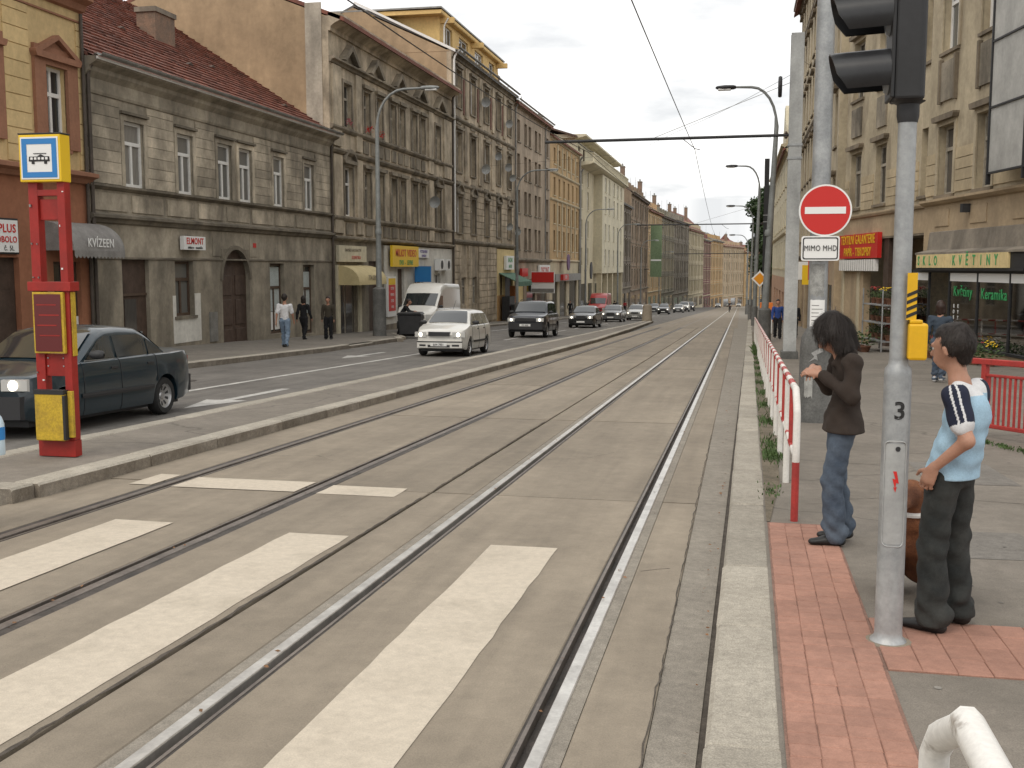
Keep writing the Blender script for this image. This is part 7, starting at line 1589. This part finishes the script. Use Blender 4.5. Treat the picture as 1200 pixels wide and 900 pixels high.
# ---- boy in the pale blue football shirt
hb_ = 1.52
Jb = dict(pel=V3(.01, 0, .80), waist=V3(-.01, 0, .90), chest=V3(-.04, 0, 1.09), neck=V3(-.015, 0, 1.235), head=V3(.025, .005, 1.395), shL=V3(-.04, .16, 1.195), shR=V3(-.04, -.16, 1.195), elL=V3(-.12, .205, .985), elR=V3(-.05, -.22, .98), wrL=V3(.035, .195, .835), wrR=V3(.08, -.22, .80),
          hipL=V3(.02, .085, .77), hipR=V3(.0, -.085, .77), knL=V3(.055, .10, .42), knR=V3(.01, -.10, .42), anL=V3(.035, .105, .075), anR=V3(-.01, -.12, .075))
def boycol(P):
    out = np.zeros(len(P), int)
    for q, sg in (('L', 1), ('R', -1)):
        a, b = Jb['sh' + q], Jb['el' + q]; d = (b - a)/np.linalg.norm(b - a); v = P - a; t = v @ d; rad = v - t[:, None]*d; arm = ((sg*P[:, 1] > .125) & (t > -.06) & (np.linalg.norm(rad, axis=1) < .088)); out[arm] = 1
        # two white stripes along the outside, white cuff
        e1 = V3(1, 0, 0) - d*d[0]; e1 /= np.linalg.norm(e1); e2 = np.cross(d, e1); an = np.arctan2(rad @ e2, rad @ e1)*1; c0 = math.atan2(V3(-.35, sg, .1) @ e2, V3(-.35, sg, .1) @ e1)
        da = np.abs((an - c0 + math.pi) % (2*math.pi) - math.pi); out[arm & (np.abs(da - .28) < .09)] = 2; out[arm & (t > .15)] = 2
    out[(P[:, 2] > 1.185) & (P[:, 0] < .02) & (np.abs(P[:, 1]) < .125)] = 2; out[(P[:, 2] > 1.245)] = 2
    return out
btop = [(Jb['pel'] + V3(.0, 0, -.06), Jb['waist'], .138, .116, (.92, 1.22, 1)), (Jb['waist'] + V3(-.03, 0, 0), Jb['chest'] + V3(-.03, 0, 0), .10, .10, (.9, 1.25, 1))]
def bh(T, s): return [(T(-.018, 0, .048), T(-.035, 0, .035), .088*s, .087*s), (T(.03, 0, .078), T(-.03, 0, .082), .058*s, .062*s), (T(-.058, 0, .0), T(-.06, 0, -.04), .056*s, .04*s), (T(-.02, .055, .03), T(-.03, .06, .0), .04*s, .03*s), (T(-.02, -.055, .03), T(-.03, -.06, .0), .04*s, .03*s)]
person('boy in pale blue football shirt and dark jeans beside the traffic light', 1.045, 5.58, R(152), hb_, [A['tee_blue'], A['navy'], A['tee_white']], A['pants'], A['hair_dk'], J=Jb, res=.0085, look=(1, -.22), tilt=R(5), loose=1.0, sleeve=.66, flare=.03, hem=.775, extra={'top': btop, 'topcol': boycol, 'topres': .0055, 'hair': bh}, group='people standing by the crossing',
       hand={'L': dict(d=(.35, -.05, -.9), up=(.1, .95, .1), curl=1.5, spread=.02)})
# ---- dog sitting behind the boy
dg_ = thing('dog', 'brown dog with white collar sitting behind the boy', 'dog', (.965, 6.15, G(6.15) + PV), R(-115))
A['fur'] = mat('brown_fur', (.20, .075, .03), (.11, .04, .018), 14, .75, fine=.3, local=True, bump=.5, bscale=140)
dp = [(V3(-.2, 0, .16), V3(-.02, 0, .34), .13, .115), (V3(-.02, 0, .34), V3(.06, 0, .44), .11, .08), (V3(.06, 0, .44), V3(.08, 0, .56), .07, .065), (V3(.09, 0, .60), V3(.12, 0, .60), .075, .065), (V3(.15, 0, .585), V3(.24, 0, .56), .045, .033), (V3(.07, .06, .62), V3(.06, .095, .55), .028, .02), (V3(.07, -.06, .62), V3(.06, -.095, .55), .028, .02),
      (V3(-.3, 0, .06), V3(-.45, .06, .04), .03, .015)]
for sg in (1, -1): dp += [(V3(.03, .08*sg, .34), V3(.06, .085*sg, .16), .05, .032), (V3(.06, .085*sg, .16), V3(.055, .085*sg, .04), .03, .026), (V3(.055, .085*sg, .03), V3(.12, .09*sg, .02), .028, .024), (V3(-.2, .1*sg, .17), V3(-.03, .14*sg, .2), .09, .055), (V3(-.03, .14*sg, .19), V3(-.13, .15*sg, .04), .04, .03), (V3(-.13, .15*sg, .03), V3(.02, .15*sg, .022), .03, .024)]
blob('body', dp, A['fur'], dg_, .011, .03); MB().lathe([(.085, -.012), (.088, 0), (.085, .012)], 18, (.07, 0, .49)).build('collar', A['sign_white'], dg_)
MB().lathe([(.001, -.012), (.014, -.004), (.014, .004), (.001, .012)], 8, (.272, 0, .57)).build('nose', A['ink'], dg_)
# ---- pedestrians
def jw(h, st=.06, arm=.05): return joints(h, knL=(.05 + st*.4, .055, .28), knR=(.0 - st*.1, -.055, .28), anL=(.03 + st, .055, .045), anR=(-st*1.6, -.055, .07), elL=(-.03 - arm*.3, .14, .62), wrL=(-arm, .15, .48), elR=(.02 + arm*.3, -.14, .62), wrR=(.06 + arm, -.14, .49))
person('man in white T-shirt and jeans walking past the grey house', -14.87, 33.9, R(95), 1.78, A['tee_white'], A['jeans_lt'], A['hair_dk'], J=jw(1.78), res=.018, sleeve=.7, loose=1.1)
person('person in black with bag walking by the grey house wall', -17.0, 40.6, R(80), 1.74, A['cl_black'], A['cl_black'], A['hair_dk'], J=jw(1.74), res=.02, loose=1.1, long_hair=True)
person('man in olive jacket standing by the grey house corner', -16.2, 41.2, R(-80), 1.72, A['olive'], A['cl_black'], A['hair_br'], J=joints(1.72), res=.02, loose=1.12)
person('man in black leaning over the waste container', -15.35, 48.3, R(10), 1.72, A['cl_black'], A['cl_black'], A['hair_br'], J=joints(1.72, chest=(.08, 0, .70), neck=(.14, 0, .785), head=(.19, 0, .88), shL=(.10, .105, .76), shR=(.10, -.105, .76), elL=(.2, .12, .63), elR=(.2, -.12, .63), wrL=(.32, .08, .62), wrR=(.32, -.08, .62), anL=(-.12, .06, .045), knL=(-.04, .058, .275)), res=.02)
person('woman in denim jacket facing the flower shop', 4.02, 23.5, R(60), 1.66, A['denim'], A['jeans'], A['hair_br'], A['shoe_w'], J=jw(1.66, .02, .0), res=.014, loose=1.06, long_hair=True, extra={'top': [(V3(0, .04, .83), V3(0, -.04, .83), .11, .11, (.85, 1.2, .6))]})
person('man in bright blue jacket on the right pavement', 1.66, 49.7, R(-85), 1.74, A['blue_j'], A['cl_black'], A['hair_br'], J=jw(1.74, .03), res=.02, loose=1.12)
person('person in black coat with pale front behind the H-mast', 2.42, 50.8, R(-95), 1.66, A['cl_black'], A['cl_black'], A['hair_br'], J=jw(1.66, .02), res=.022, loose=1.25, long_hair=True)
person('person in red jacket carrying a water bottle at the left edge', -5.56, 6.75, R(60), 1.68, A['red_c'], A['cl_black'], A['hair_dk'], J=jw(1.68, -.02), res=.014, loose=1.05, zadd=.0)
for i, (x, y, m, lab) in enumerate(((-17.3, 126, A['olive'], 'pedestrian in olive coat by the far cream house'), (-17.2, 152, A['cl_black'], 'pedestrian in black by the far columns'), (-17.0, 110, A['cl_black'], 'pedestrian in black near the far ochre shops'), (-17.4, 168, A['red_c'], 'pedestrian in red by the far low house'))):
    person(lab, x, y, R(-90 + 170*(i % 2)), 1.7, m, A['cl_black'], A['hair_dk'], J=jw(1.7), res=.035, folds=False)
# bottle carried by the person at the left edge
bt = thing('water_bottle', 'clear plastic water bottle with blue label at the left edge', 'bottle', (-5.105, 6.66, .38))
A['pet'] = mat('bottle_plastic', (.50, .62, .70), rough=.1, spec=.6); MB().lathe([(.04, 0), (.046, .01), (.045, .1), (.042, .12), (.046, .14), (.046, .22), (.03, .27), (.014, .29), (.014, .31)], 16).build('bottle_body', A['pet'], bt, smooth=40); MB().lathe([(.0475, .11), (.0475, .2)], 16).build('label_band', A['sign_blue'], bt, smooth=60); MB().lathe([(.018, .305), (.018, .33), (.001, .33)], 12).build('cap', A['sign_blue'], bt, smooth=40)
# cyclist far down the tracks
by = 176; cx = -1.55
bk = thing('bicycle', 'bicycle ridden along the tracks far down the street', 'bicycle', (cx, by, G(by)), R(-90))
for xx in (-.52, .52): wo = MB(); wo.tube([(xx + .33*math.cos(R(a)), 0, .34 + .33*math.sin(R(a))) for a in range(0, 361, 20)], .02, 6, cap=False); wo.build('wheel', A['tyre'], bk)
MB().tube([(-.52, 0, .34), (-.1, 0, .32), (.38, 0, .8), (-.25, 0, .8), (-.1, 0, .32)], .02, 6).build('frame', A['dark'], bk); MB().tube([(.52, 0, .34), (.38, 0, .85), (.36, 0, 1.02)], .018, 6).build('fork', A['dark'], bk); MB().tube([(.36, -.28, 1.04), (.36, .28, 1.04)], .018, 6).build('handlebar', A['dark'], bk); MB().box(-.4, -.07, .93, -.15, .07, .98).build('saddle', A['black'], bk); MB().tube([(-.25, 0, .8), (-.28, 0, .94)], .016, 6).build('seat_post', A['steel'], bk)
person('cyclist in dark clothes riding down the tracks', cx, by, R(-90), 1.75, A['cl_black'], A['cl_black'], A['hair_dk'], J=joints(1.75, pel=(-.14, 0, .58), waist=(-.12, 0, .66), chest=(-.05, 0, .78), neck=(.0, 0, .87), head=(.03, 0, .97), shL=(-.02, .108, .85), shR=(-.02, -.108, .85), elL=(.08, .14, .72), elR=(.08, -.14, .72), wrL=(.19, .12, .63), wrR=(.19, -.12, .63), hipL=(-.13, .05, .56), hipR=(-.13, -.05, .56), knL=(.06, .06, .48), knR=(.05, -.06, .36), anL=(-.02, .06, .29), anR=(-.04, -.06, .14)), res=.03, folds=False, zadd=0)
